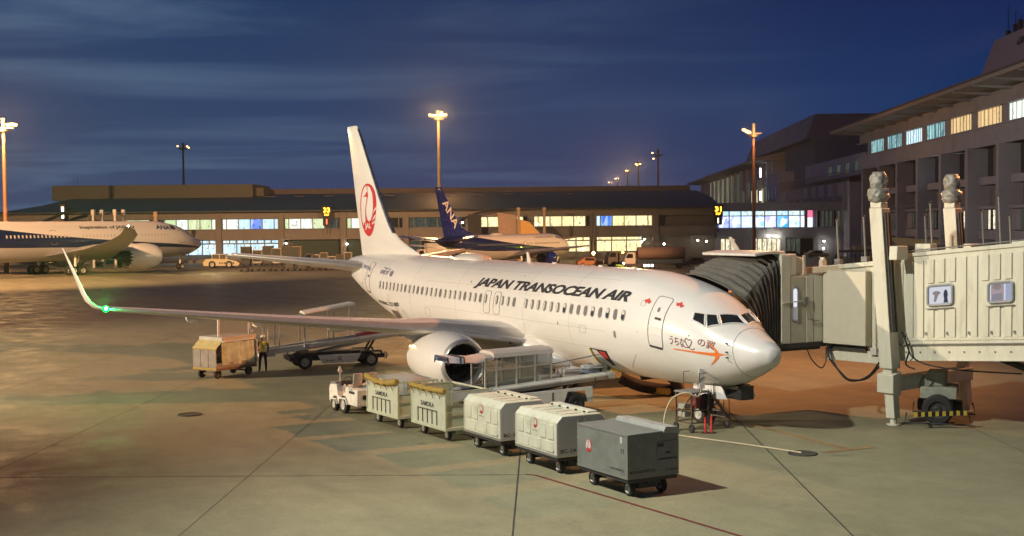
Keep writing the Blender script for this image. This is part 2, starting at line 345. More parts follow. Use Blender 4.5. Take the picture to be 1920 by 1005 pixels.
# station (m aft of nose datum), half width, top z, bottom z, z of greatest width
FUS=[(.70,.02,2.845,2.805,2.825),(.74,.19,3.00,2.62,2.82),(.87,.34,3.11,2.46,2.81),(1.1,.54,3.22,2.32,2.79),(1.43,.71,3.38,2.15,2.80),(1.86,.90,3.58,1.95,2.84),(2.24,1.08,3.76,1.78,2.90),(2.57,1.22,3.96,1.67,2.97),(2.9,1.35,4.18,1.58,3.04),(3.3,1.475,4.42,1.515,3.12),(3.7,1.58,4.62,1.48,3.2),(4.3,1.72,4.85,1.45,3.28),(5.2,1.83,5.07,1.395,3.34),(6.3,1.875,5.26,1.37,3.37),(7.6,1.88,5.36,1.36,3.38),
(24.0,1.88,5.37,1.36,3.38),(25.5,1.87,5.37,1.37,3.39),(27.5,1.82,5.37,1.52,3.46),(29.5,1.71,5.36,1.90,3.60),(31.5,1.53,5.34,2.37,3.80),(33.5,1.28,5.30,2.90,4.04),(35.5,.96,5.22,3.45,4.32),(37.0,.66,5.08,3.92,4.50),(37.9,.36,4.90,4.26,4.58),(38.15,.16,4.76,4.44,4.60)]
def _pchip(xs,ys):
    n=len(xs);h=[xs[i+1]-xs[i] for i in range(n-1)];d=[(ys[i+1]-ys[i])/h[i] for i in range(n-1)]
    m=[0]*n;m[0]=d[0];m[-1]=d[-1]
    for i in range(1,n-1):
        if d[i-1]*d[i]<=0:m[i]=0
        else:
            a=2*h[i]+h[i-1];b=h[i]+2*h[i-1];m[i]=(a+b)/(a/d[i-1]+b/d[i])
    def f(x):
        x=min(max(x,xs[0]),xs[-1]);i=0
        while i<n-2 and x>xs[i+1]:i+=1
        t=(x-xs[i])/h[i];a=t*t*(3-2*t);b=t*(1-t)*(1-t);c=t*t*(t-1)
        return ys[i]*(1-a)+ys[i+1]*a+h[i]*(b*m[i]+c*m[i+1])
    return f
_F=[_pchip([r[0] for r in FUS],[r[k] for r in FUS]) for k in (1,2,3,4)]
def sec(s): return [g(s) for g in _F]
def fpt(s,ph,off=0.0):
    "point on the hull: s aft of datum, ph degrees from the crown, positive to starboard"
    w,zt,zb,zc=sec(s);a=math.radians(ph);c=math.cos(a)
    return (-s,-(w+off)*math.sin(a),zc+((zt-zc) if c>0 else (zc-zb))*c+off*c)

# ------------------------------------------------------------------ airliners
def hull(n=64, fine=1):
    st = []; s = .70
    while s < 38.15: st.append(s); s += (.05 if s < 1.2 else .12 if s < 4.5 else .3 if s < 8 else 1.0 if 8 <= s < 23.5 else .5)*fine
    st.append(38.15); mb = MB()
    mb.loft([[fpt(s, 360*k/n) for k in range(n)] for s in st]); return mb
AF = [(1, .0), (.85, .052), (.65, .092), (.45, .118), (.3, .122), (.18, .108), (.09, .083), (.04, .057), (.012, .031), (0, 0)]
def airfoil(le, chord, th, cant, side, rng=(0, 1)):
    "closed ring of points; th = thickness ratio scale (1 = 12%), cant degrees: 0 flat wing, 90 upright"
    a = radians(cant); upv = (0, -sin(a)*side*-1, cos(a)) if cant else (0, 0, 1); out = []
    u = [(x, y) for x, y in AF if rng[0] <= x <= rng[1]]; lo = [(x, -y*.62) for x, y in reversed(AF) if rng[0] <= x <= rng[1]]
    if rng[0] == 0: lo = lo[1:]
    for x, y in u+lo:
        out.append((le[0]-x*chord, le[1]+upv[1]*(y*th-x*.034)*chord, le[2]+upv[2]*(y*th-x*.034)*chord))
    return out
def wing_pair(secs, root_o, mbody, mlead, name='wing', lead='leading_edge'):
    "secs: (s of leading edge, y out, z, chord, thickness, cant)"
    for side in (-1, 1):
        def ring(q, rng): return airfoil((-q[0], side*q[1], q[2]), q[3], q[4], q[5]*1.0, -side, rng)
        w = MB(); w.loft([ring(q, (.04, 1)) for q in secs]); o = part(name, w, mbody, root_o, ang=50)
        l = MB(); l.loft([[(-q[0]+.003+p[0]+q[0], p[1], p[2]) for p in ring(q, (0, .09))] for q in secs]); part(lead, l, mlead, o, ang=50)
def blend(secs, n):
    out = []
    for a, b in zip(secs, secs[1:]):
        for i in range(n): t = i/n; out.append(tuple(x+(y-x)*t for x, y in zip(a, b)))
    return out+[secs[-1]]
WING737 = [(13.95, 1.2, 2.02, 7.4, .95, 0), (14.25, 1.9, 2.20, 6.9, .95, 0), (15.55, 4.83, 2.68, 4.95, .85, 0), (16.2, 6.0, 2.76, 4.25, .75, 0), (18.7, 10.6, 3.12, 3.15, .66, 0), (22.1, 16.9, 3.66, 1.62, .62, 0),
           (22.35, 17.2, 3.74, 1.40, .55, 18), (22.7, 17.40, 3.92, 1.15, .45, 45), (23.1, 17.52, 4.22, .95, .40, 70), (24.5, 17.78, 5.3, .62, .38, 80), (25.6, 17.98, 6.1, .3, .35, 82)]
STAB = [(33.25, .55, 4.52, 3.9, .85, 0), (33.55, 1.2, 4.60, 3.6, .85, 0), (37.2, 7.05, 5.28, 1.45, .75, 0), (37.5, 7.17, 5.30, 1.15, .5, 0)]
FINP = [(28.3, 5.40, 9.2, .16), (30.36, 5.95, 6.15, .34), (31.54, 6.46, 5.2, .46), (32.56, 7.41, 4.45, .5), (34.24, 9.38, 3.25, .42), (35.56, 11.0, 2.45, .34), (36.7, 12.38, 1.72, .26), (36.92, 12.55, 1.42, .12)]
def fin(root_o, m, mlead, name='vertical_stabilizer'):
    rows = []
    le = _pchip([q[1] for q in FINP], [q[0] for q in FINP]); ch = [q for q in FINP]
    te = lambda z: 36.3+(z-5.2)*(38.38-36.3)/7.35
    th = _pchip([q[1] for q in FINP], [q[3] for q in FINP])
    zs = [4.9, 5.3, 5.46, 5.7, 5.95, 6.2, 6.46, 6.9, 7.41, 8.2, 9.38, 10.2, 11, 11.8, 12.38, 12.5, 12.55]
    f = MB(); rings = []; lr = []
    for z in zs:
        a = le(max(z, 5.4)); b = te(z); c = b-a; t = th(max(z, 5.4))*.5; r = []; q = []
        for x, y in AF: r.append((-(a+x*c), -y/.122*t, z))
        for x, y in list(reversed(AF))[1:]: r.append((-(a+x*c), y/.122*t, z))
        rings.append(r)
        for x, y in [p for p in AF if p[0] <= .045]: q.append((-(a+x*c)+.012, -y/.122*t*1.03, z))
        for x, y in [p for p in reversed(AF) if p[0] <= .045][1:]: q.append((-(a+x*c)+.012, y/.122*t*1.03, z))
        lr.append(q)
    f.loft(rings); o = part(name, f, m, root_o, ang=50)
    l = MB(); l.loft(lr[6:15]); part('leading_edge', l, mlead, o, ang=50)
    def sf(x, z, off=0):                     # starboard surface
        a = le(max(z, 5.4)); b = te(z); t = (-x-a)/(b-a); t = min(max(t, .001), 1)
        y = _pchip([p[0] for p in reversed(AF)], [p[1] for p in reversed(AF)])(t)/.122*th(max(z, 5.4))*.5
        return (x, -(y+off), z)
    return o, sf
def engine(root_o, c, R0, Ln, mbody, mlip, side=1, chev=False, k=1):
    e = root('engine', None, None); e.parent = root_o; e.location = c          # c = centre of the inlet lip
    sc = lambda q, t: (q[0]*(1.0 if True else 1), q[1]*(1 if q[1] > 0 else .94))
    b = MB(); prof = [(-.16*R0, R0*1.0), (-.35*R0, R0*1.075), (-.8*R0, R0*1.17), (-1.35*R0, R0*1.21), (-2.0*R0, R0*1.19), (-2.7*R0, R0*1.08), (-Ln, R0*.90)]
    b.lathe(prof, ax=0, n=44, sc=sc); b.lathe([(-Ln, R0*.90), (-Ln+.02, R0*.86), (-Ln*.8, R0*.85), (-Ln*.8, .01)], ax=0, n=44, sc=sc)
    if chev:
        for k_ in range(18):
            a0, a1 = 2*pi*k_/18, 2*pi*(k_+1)/18; am = (a0+a1)/2; r = R0*.895
            b.add([(-Ln+.02, cos(a0)*r, sin(a0)*r), (-Ln+.02, cos(a1)*r, sin(a1)*r), (-Ln-.32*R0, cos(am)*r*.96, sin(am)*r*.96)], [(0, 1, 2)])
    o = part('nacelle', b, mbody, e, ang=40)
    l = MB(); l.lathe([(-.17*R0, R0*1.003), (-.06*R0, R0*.965), (-.0, R0*.90), (-.03*R0, R0*.845), (-.16*R0, R0*.80), (-.32*R0, R0*.785)], ax=0, n=44, sc=sc); part('inlet_lip', l, mlip, e, ang=60)
    d = MB(); d.lathe([(-.32*R0, R0*.785), (-.9*R0, R0*.80), (-1.0*R0, R0*.80), (-1.02*R0, .01)], ax=0, n=32, sc=sc); part('inlet_duct', d, M_dark, e, ang=60)
    f = MB()
    for i in range(24):
        a = 2*pi*i/24; w = .12*R0
        for r0, r1, tw0, tw1 in ((.2, .5, .5, .9), (.5, .78, .9, 1.2)):
            def q(r, tw, sgn): aa = a+sgn*w*sin(tw)/(r*R0)*.6; return (-.88*R0+sgn*w*cos(tw), cos(aa)*r*R0, sin(aa)*r*R0)
            f.add([q(r0, tw0, -1), q(r0, tw0, 1), q(r1, tw1, 1), q(r1, tw1, -1)], [(0, 1, 2, 3)])
    f = part('fan', f, M_steel, e)
    s_ = MB(); s_.lathe([(-.55*R0, .001), (-.62*R0, .08*R0), (-.8*R0, .19*R0), (-.95*R0, .22*R0)], ax=0, n=20); part('spinner', s_, M_dark, f, ang=60)
    x = MB(); x.lathe([(-Ln*.78, R0*.6), (-Ln-.35*R0, R0*.56), (-Ln-.9*R0, R0*.40), (-Ln-.92*R0, R0*.3), (-Ln-1.7*R0, .02)], ax=0, n=28); part('exhaust_cone', x, M_dark, e, ang=60)
    return e
def leg(root_o, name, x, y, r, w, pairs, top, name_w='wheel', rows=1, gap=0):
    g_ = root(name, None, None); g_.parent = root_o; g_.location = (x, y, 0)
    s_ = MB(); s_.cyl((0, 0, r), (.05, 0, top), .09*r/.3, n=12); s_.cyl((0, -pairs, r), (0, pairs, r), .07*r/.3, n=10); s_.beam((0, 0, r+.1), (.7*r/.3*.5, 0, top-.1), .07, .07)
    if rows > 1: s_.beam((-gap, 0, r), (gap, 0, r), .2, .2)
    part('strut', s_, M_white2, g_)
    for i in range(rows):
        xo = (i-(rows-1)/2)*2*gap
        for sgn in (-1, 1):
            wq = MB(); wq.wheel((xo, sgn*pairs, r), r, w, 1, 24); part(name_w, wq, [M_rubber, M_rim], g_, ang=40)
    return g_

def patch(ds, dg, rr=None, n=6):
    "rounded rectangle outline (half sizes ds, dg)"
    rr = min(ds, dg)*.98 if rr is None else rr; out = []
    for cx_, cy_, a in ((ds-rr, dg-rr, 0), (-ds+rr, dg-rr, 90), (-ds+rr, -dg+rr, 180), (ds-rr, -dg+rr, 270)):
        for i in range(n+1): t = radians(a+90*i/n); out.append((cx_+rr*cos(t), cy_+rr*sin(t)))
    return out
def hmap(s0, ph0, off, sgn=1):
    "flat x toward the nose (starboard view: right), y up -> hull"
    def f(x, y, o=0):
        s = s0-x; w, zt, zb, zc = sec(s); r = (w+max(zt-zc, .3))/2; return fpt(s, sgn*(ph0-math.degrees(y/r)), off+o)
    return f
# ---------- the main aircraft
jet = root('passenger_jet', 'large white passenger jet with a red crane on its tail fin, parked in front', 'airplane', (-.1, 0, -.15)); jet.rotation_euler = (0, .0087, 0)
fus_o = part('fuselage', hull(72), M_white, jet, ang=60)
wing_pair(blend(WING737[:6], 2)[:-1]+WING737[5:], jet, M_white, M_edge)
wing_pair(STAB, jet, M_white, M_edge, 'horizontal_stabilizer')
fin_o, fsurf = fin(jet, M_white, M_steel)
# wing root fairing
fr = MB(); rings = []
for s, wy, zt_, zb_ in [(11.9, .5, 1.55, 1.33), (12.6, 1.35, 1.9, 1.18), (13.5, 1.8, 2.6, 1.08), (14.6, 2.05, 2.72, 1.03), (17, 2.12, 2.75, 1.0), (20, 2.12, 2.7, 1.0), (22.5, 2.0, 2.5, 1.05), (24.3, 1.6, 2.0, 1.18), (25.8, .6, 1.6, 1.35)]:
    zc_ = (zt_+zb_)/2; rings.append([(-s, -wy*(abs(cos(a))**.7)*(1 if cos(a) > 0 else -1), zc_+(zt_-zc_)*(abs(sin(a))**.7)*(1 if sin(a) > 0 else -1)) for a in [2*pi*k/40 for k in range(40)]])
fr.loft(rings); part('wing_fairing', fr, M_white, jet, ang=60)
def duct(r0, a): pass
for sd in (-1, 1):
    engine(jet, (-13.55, sd*4.86, 1.52), 1.0, 3.65, M_white, M_lip)
    py = MB(); py.loft([[(-x, sd*4.83+k*w, z) for k, z in ((-1, z0), (-.7, z1), (0, z1+.06), (.7, z1), (1, z0))] for x, w, z0, z1 in ((14.2, .04, 2.38, 2.42), (14.7, .16, 2.3, 2.52), (15.5, .2, 2.2, 2.64), (17.5, .2, 2.0, 2.62), (19.6, .12, 2.2, 2.4), (20.6, .02, 2.3, 2.35))], closed=True)
    part('pylon', py, M_white, jet, ang=60)
    for yy, ln in ((3.3, 2.1), (7.6, 1.9), (10.6, 1.6), (13.3, 1.4)):
        ft = MB(); xle = 14.25+(yy-1.9)*.555 if yy > 4 else 15.2; te_ = {3.3: 20.9, 7.6: 21.2, 10.6: 22.1, 13.3: 22.9}[yy]; zz = 2.3+(yy-3)*.085
        ft.lathe([(-te_-ln*.55, .01), (-te_-ln*.3, .10), (-te_, .17), (-te_+ln*.5, .17), (-te_+ln, .02)], (0, sd*yy, zz-.12), 0, 12); part('flap_track_fairing', ft, M_white, jet, ang=60)
leg(jet, 'nose_gear', -4.5, 0, .34, .20, .19, 1.5).location.z = .11
for sd in (-1, 1): leg(jet, 'main_gear', -19.9, sd*2.86, .56, .42, .43, 2.1).location.z = -.023
for sd in (-1, 1):
    q = MB(); q.prism([(-4.33, 1.55), (-2.80, 1.62), (-2.68, 1.52), (-2.50, 1.22), (-4.30, 1.06)], 1, sd*.62, sd*.60); d_ = part('nose_gear_door', q, M_white, jet)
    q = MB(); q.box(-3.50, sd*.628, 1.20, -3.46, sd*.632, 1.45); q.box(-3.34, sd*.628, 1.21, -3.30, sd*.632, 1.46); part('door_stripe', q, M_ink, d_)
q = MB(); q.box(-3.35, -.12, 1.16, -2.36, .42, 1.62); part('gear_bay_panel', q, M_dark, jet)
for sd in (-1, 1):
    q = MB(); q.tube([(-14.22, sd*1.95, 2.24), (-14.62, sd*2.9, 2.38), (-15.22, sd*4.15, 2.56)], .135, 12); part('inboard_leading_edge', q, M_lip, jet, ang=60)
# cabin windows
grey_w = {1: 1, 3: 1, 5: 1, 6: 1, 7: 1, 12: 0, 16: 1, 22: 1, 25: 1, 30: 1, 34: 1, 35: 1, 38: 1, 0: 2, 2: 2, 4: 2, 8: 2}
def wmesh(s, ph, sgn, kind):
    f = hmap(s, ph, .012, sgn)
    fr_ = decal('window_frame', poly2([patch(.125, .20)]), lambda x, y: f(x, y), M_wframe, jet)
    f2 = hmap(s, ph, .020, sgn)
    if kind == 1: decal('pane', poly2([patch(.092, .165)]), lambda x, y: f2(x, y), M_window, fr_)
    elif kind == 2:
        decal('pane', poly2([patch(.092, .165)]), lambda x, y: f2(x, y), M_dkwin, fr_); decal('shade', poly2([patch(.088, .07, .05)]), lambda x, y: f2(x, y+.085, .004), M_shade, fr_)
    else:
        decal('pane', poly2([patch(.092, .165)]), lambda x, y: f2(x, y), M_window, fr_); decal('shade', poly2([patch(.05, .145)]), lambda x, y: f2(x-.028, y-.01, .004), M_shade, fr_)
for i in range(46):
    if i in (15, 20): continue
    w_ = sec(6.875+.5085*i); ph = math.degrees(math.acos((3.80+(.03*(i-30)/15 if i > 30 else 0)-w_[3])/(w_[1]-w_[3])))
    wmesh(6.875+.5085*i, ph, 1, grey_w.get(i, 0))
    if i % 1 == 0: wmesh(6.875+.5085*i, ph, -1, 1)
def outline(pts2, f, r, m, parent, name='seal'):
    pp = []
    for (x0_, y0_), (x1_, y1_) in zip(pts2, pts2[1:]+pts2[:1]):
        k_ = max(1, int(sqrt((x1_-x0_)**2+(y1_-y0_)**2)/.12)); pp += [(x0_+(x1_-x0_)*j/k_, y0_+(y1_-y0_)*j/k_) for j in range(k_)]
    q = MB(); q.tube([f(x, y) for x, y in pp], r, 6, closed=True); return part(name, q, m, parent)
# doors
def hdoor(s, ph, ds, dg, sgn, win=True, name='door', handle=True, thick=.016):
    f = hmap(s, ph, .006, sgn); d_ = decal(name, poly2([patch(ds, dg, .14)]), lambda x, y: f(x, y), M_white, jet, .25)
    outline(patch(ds, dg, .14), f, thick, M_seal, d_)
    if win: decal('door_window', poly2([patch(.055, .09)]), lambda x, y: f(x-.02, y+.38, .012), M_window, d_)
    if handle:
        decal('door_handle', poly2([patch(.16, .045, .04)]), lambda x, y: f(x+.08, y+.05, .012), M_dark, d_)
        decal('door_sill', poly2([patch(ds*.9, .035, .03)]), lambda x, y: f(x, y-dg, .02), M_dark, d_)
    return d_
hdoor(4.95, 75, .37, .92, 1); hdoor(31.9, 78, .36, .85, 1); hdoor(4.95, 75, .42, .95, -1); hdoor(31.9, 78, .4, .9, -1)
for s_ in (17.42, 16.52): hdoor(s_, 81.5, .28, .47, 1, False, 'overwing_exit', False, .012); hdoor(s_, 81.5, .28, .47, -1, False, 'overwing_exit', False, .012)
# flight deck windows (starboard set mirrored to port)
PW = [[(3.45, 59), (3.54, 48), (3.20, 41.4), (2.95, 58.6)], [(3.16, 40.4), (2.90, 30.6), (2.59, 42.0), (2.87, 57.6)], [(2.87, 28), (2.62, 2.0), (2.18, 3), (2.55, 39)]]
def hp(c, s, ph, off):
    w_, zt_, zb_, zc_ = sec(s); return fpt(s, ph, off)
for sg in (1, -1):
    for p in PW:
        def bil(u, v, off, p=p):
            a = [p[0][k]*(1-u)+p[1][k]*u for k in (0, 1)]; b = [p[3][k]*(1-u)+p[2][k]*u for k in (0, 1)]; q = [a[k]*(1-v)+b[k]*v for k in (0, 1)]; return fpt(q[0], sg*q[1], off)
        ring = [(0, 0), (1, 0), (1, 1), (0, 1)]
        fo = decal('cockpit_window', poly2([[(.0, .0), (1, 0), (1, 1), (0, 1)]]), lambda u, v: bil(u, v, .012), M_glass, jet, .2)
        q = MB(); pts = []
        for (a, b), (c_, d_) in zip(ring, ring[1:]+ring[:1]):
            for i in range(5): t = i/5; pts.append(bil(a+(c_-a)*t, b+(d_-b)*t, .015))
        q.tube(pts, .026, 6, closed=True); part('window_frame', q, M_white, fo)
# nose cone joint, panel joints
q = MB(); q.tube([fpt(1.83+.12*cos(radians(a)), a, .0) for a in range(0, 360, 8)], .011, 6, closed=True); part('radome_joint', q, M_seal, jet)
q = MB(); q.tube([fpt(7.2-.9*t, 140-22*t, 0) for t in (0, .3, .6, 1)], .009, 5); part('panel_joint', q, M_seal, jet)
for s_ in (10.6, 14.2, 20.5, 25.5, 29.6): q = MB(); q.tube([fpt(s_, a, -.002) for a in range(-120, 121, 6)], .006, 5); part('panel_joint', q, M_seal, jet)
for a in (36, 62, 97, 118, -36): q = MB(); q.tube([fpt(s_, a, -.002) for s_ in [8+.8*k for k in range(21)]], .005, 4); part('lap_joint', q, M_seal, jet)
for s_, a, w_, h_ in ((9.6, 98, .22, .14), (23.6, 106, .26, .2), (28.5, 100, .16, .14), (34.6, 82, .24, .3), (5.9, 60, .12, .1)):
    f = hmap(s_, a, .001); outline(patch(w_, h_, .05), f, .006, M_seal, jet, 'access_panel_edge')
# probes, vents, ports
for s_, a in ((2.05, 70), (2.0, 89), (2.0, 99)):
    q = MB(); p0 = Vector(fpt(s_, a, 0)); p1 = Vector(fpt(s_, a, .10)); q.cyl(p0, p1, .022, n=8); q.cyl(p1, p1+Vector((.14, 0, 0)), .016, .008, n=8); part('air_data_probe', q, M_dark, jet)
for s_, a, w_, h_ in ((7.39, 98.7, .07, .13), (11.4, 95.4, .03, .06), (5.9, 92, .02, .02), (19.4, 58, .05, .05), (33.0, 100, .07, .05), (32.6, 88, .05, .05)):
    f = hmap(s_, a, .012); decal('vent_port', poly2([patch(w_, h_)]), lambda x, y: f(x, y), M_seal, jet)
# antennas, beacon, satellite dome
for s_ in (16.9, ):
    q = MB(); q.prism([(-s_-.22, 5.33), (-s_+.1, 5.33), (-s_-.12, 5.78), (-s_-.26, 5.80)], 1, -.025, .025); part('blade_antenna', q, M_white, jet)
q = MB(); q.prism([(-10.6, 1.40), (-10.2, 1.40), (-10.5, 1.05), (-10.62, 1.05)], 1, -.02, .02); part('blade_antenna', q, M_white, jet)
q = MB(); rings = []
for t in [i/14 for i in range(15)]:
    s_ = 20.9+3.4*t; h = .34*(max(0, sin(pi*t**.8)))**.6; w_ = .62*(max(0, sin(pi*t**.85)))**.55+.01
    rings.append([(-s_, -w_*cos(a), 5.30+h*sin(a)) for a in [pi*k/14 for k in range(15)]])
q.loft(rings, closed=False, caps=(False, False)); part('antenna_dome', q, M_white, jet, ang=60)
for s_ in (11.2, 14.8, 8.9): q = MB(); q.box(-s_-.12, -.05, 5.33, -s_+.12, .05, 5.42); part('roof_fitting', q, M_white, jet, bevel=.02)
# lettering
f = hmap(18.98, 66.6, .010); decal('airline_name', txt('JAPAN TRANSOCEAN AIR', .042, .34, 12.15/.56, .96), lambda x, y: f(x*.56, y*.56), M_ink, jet, .3)
f = hmap(4.22, 99, .012); decal('japanese_lettering', txt('うちな', .004, .12, .62/.26), lambda x, y: f(x*.27, y*.27+.02*0), M_brownink, jet, .3)
f = hmap(3.05, 92, .012); decal('japanese_lettering', txt('の翼', .004, .05, .60/.28), lambda x, y: f(x*.29, y*.29), M_brownink, jet, .3)
f = hmap(3.42, 91, .012); hr = [(.0, -.16), (.07, -.09), (.13, 0), (.13, .07), (.07, .11), (.0, .06), (-.07, .11), (-.13, .07), (-.13, 0), (-.07, -.09)]
q = MB(); q.tube([f(x, y) for x, y in hr], .012, 6, closed=True); q.tube([f(x, y) for x, y in ((-.26, -.13), (-.14, -.19), (0, -.16), (.16, -.19), (.24, -.13))], .011, 6); q.tube([f(0, .2), f(.015, .25)], .013, 6); part('heart_mark', q, M_brownink, jet)
f = hmap(4.15, 104, .012); arrow = [(0, -.02), (1.5, -.115), (1.52, .0), (0, .03)]
f3 = lambda s_, a: fpt(s_, a, .013)
q = MB()
sh = [(4.1, 103.6, .012), (3.5, 102.2, .022), (3.0, 100.6, .035), (2.62, 99.2, .05), (2.42, 98, .075), (2.32, 97, .06), (2.2, 95.8, .035), (2.02, 94.6, .004)]
vs = []
for s_, a, h in sh: k = math.degrees(h/1.4); vs += [f3(s_, a-k), f3(s_, a+k)]
q.add(vs, [(2*i, 2*i+1, 2*i+3, 2*i+2) for i in range(len(sh)-1)])
vs = []
for i in range(13):
    t = i/12; a = 79+37*t; s_ = 2.68-.33*sin(pi*t)-.02*t; k = .012+.055*sin(pi*t); vs += [f3(s_-k, a), f3(s_+k, a)]
q.add(vs, [(2*i, 2*i+1, 2*i+3, 2*i+2) for i in range(12)]); part('orange_arrow_emblem', q, M_orange, jet)
M_flower = mat('red_flower_decal', (.62, .08, .06), .4, var=.3, scale=14)
for s_, a in ((5.72, 57.3), (4.22, 49)):
    f = hmap(s_, a, .012); ps = []
    for k in range(7):
        t = radians(-20+36*k); c_, d_ = cos(t), sin(t); L_ = .17 if k % 2 else .12; ps.append([(.01*-d_, .01*c_), (L_*.6*c_-.045*d_, L_*.6*d_+.045*c_), (L_*c_, L_*d_), (L_*.6*c_+.045*d_, L_*.6*d_-.045*c_)])
    decal('flower_decal', poly2(ps), lambda x, y: f(x*1.25, y), M_flower, jet)
f = hmap(30.2, 64, .012); decal('partner_lettering', txt('unicef', .012, .1, 1.25/.34), lambda x, y: f(x*.34, y*.34), M_blueink, jet, .3)
q = MB(); f_ = hmap(28.55, 60, .012); q.tube([f_(.16*cos(a), .16*sin(a)) for a in [2*pi*k/20 for k in range(20)]], .02, 6, closed=True); q.tube([f_(.08*cos(a), .08*sin(a)) for a in [2*pi*k/14 for k in range(14)]], .02, 6, closed=True); part('globe_mark', q, M_blueink, jet)
f = hmap(30.0, 54.5, .012); decal('partner_lettering', txt('We support', .01, .1, .95/.13), lambda x, y: f(x*.13, y*.13), M_blueink, jet, .3)
f = hmap(33.4, 67, .012); decal('flag_lettering', txt('JA01RK', .01, .1, 1.5/.28), lambda x, y: f(x*.28, y*.28), M_blueink, jet, .3)
f = hmap(30.5, 122, .012); 
def bw(x, y): s_ = 30.5-x; a = 122-(x/3.5)*15.5-math.degrees(y/1.75); return fpt(s_, a, .012)
decal('type_lettering', txt('BOEING 737-800', .02, 0, 3.4/.2), lambda x, y: bw(x*.2, y*.2), M_ink, jet, .3)
for dx in (0, .95): q = MB(); f = hmap(27.6-dx, 124, .012); decal('tail_mark', poly2([[(-.2, .45), (.12, .45), (.55, -.45), (.25, -.45)]] if dx == 0 else [[(-.35, .45), (.1, .45), (.42, -.45), (-.02, -.45)]]), lambda x, y: f(x, y), M_shade, jet, .3)
crane(lambda x, y, o: fsurf(-34.92+x*1.26, 7.73+y*1.47, .006+o), M_red, M_white, jet, .1)
# wing tip light: green, lit
gl = glow('green_lamp_glow', (.05, 1, .25), 1500)
q = MB(); q.lathe([(-.34, .03), (-.2, .11), (0, .135), (.10, .11), (.17, .02)], (-22.16, -16.92, 3.67), 0, 16); nl = part('navigation_light', q, glow('green_lens_glow', (.0, 1, .06), 5), jet, ang=60)
q = MB(); q.lathe([(-.05, .01), (0, .055), (.05, .01)], (-21.97, -16.95, 3.70), 0, 12); part('bulb', q, gl, nl)
gls = lamp('wing_light_lamp', (-21.95, -17.02, 3.74), 30000, (.02, 1, .12), .05, 168, (-21.9, -17.6, 12), 1)
# inner leading edge landing light
q = MB(); q.lathe([(-.06, .14), (0, .13), (.02, .02)], (-14.30, -2.35, 2.26), 0, 14); part('landing_light', q, M_dark, jet)
# cargo hatch: opening, lining, inward door edge
f = hmap(8.85, 131, .010); ho = decal('cargo_hatch', poly2([[(-.50, .40), (.56, .38), (.50, -.38), (-.52, -.46)]]), lambda x, y: f(x, y), M_dark, jet, .25)
decal('hatch_lining', poly2([[(-.44, .36), (-.12, .36), (.36, -.30), (.1, -.38), (-.40, -.40)]]), lambda x, y: f(x, y, .02), M_shade, ho, .25)
decal('hatch_net', poly2([[(.02, .34), (.46, .32), (.48, .02), (.22, .06)]]), lambda x, y: f(x, y, .03), M_red, ho, .25)
q = MB(); q.tube([f(x, y, .03) for x, y in ((-.53, .42), (-.54, .1), (-.54, -.2), (-.54, -.48))], .035, 6); part('hatch_edge', q, M_yellow, ho)
# ground power access door hanging open low on the nose, with plug
q = MB(); p0 = Vector(fpt(3.12, 124, .01)); p1 = p0+Vector((.18, -.12, -.62)); q.beam(p0, p1, .22, .03, upv=(1, 0, 0)); part('access_door', q, M_shade, jet)
# ------------------------------------------------------------------ baggage carts
X, Y, Z = (1, 0, 0), (0, 1, 0), (0, 0, 1)
def chassis(t, L_, Wd, z, m, wx=.83, wy=.5, r=.2):
    q = MB(); q.box(-L_, -Wd, z-.10, L_, Wd, z); q.box(-L_+.1, -.12, z-.2, L_-.1, .12, z-.10)
    for sx in (-1, 1): q.beam((sx*wx, -wy, r), (sx*wx, wy, r), .07, .07); q.box(sx*wx-.16, -.3, r, sx*wx+.16, .3, z-.1)
    part('chassis_frame', q, m, t, .008)
    for sx in (-1, 1):
        for sy in (-1, 1): q = MB(); q.wheel((sx*wx, sy*wy, r), r, .13, 1, 20); part('wheel', q, [M_rubber, M_rim], t)
    q = MB(); q.beam((-L_+.1, 0, z-.16), (-L_-.42, 0, .3), .06, .06); q.tube([(-L_-.42+.06*cos(a), .06*sin(a), .3) for a in [2*pi*k/10 for k in range(10)]], .018, 6, closed=True); part('drawbar', q, M_dark, t)
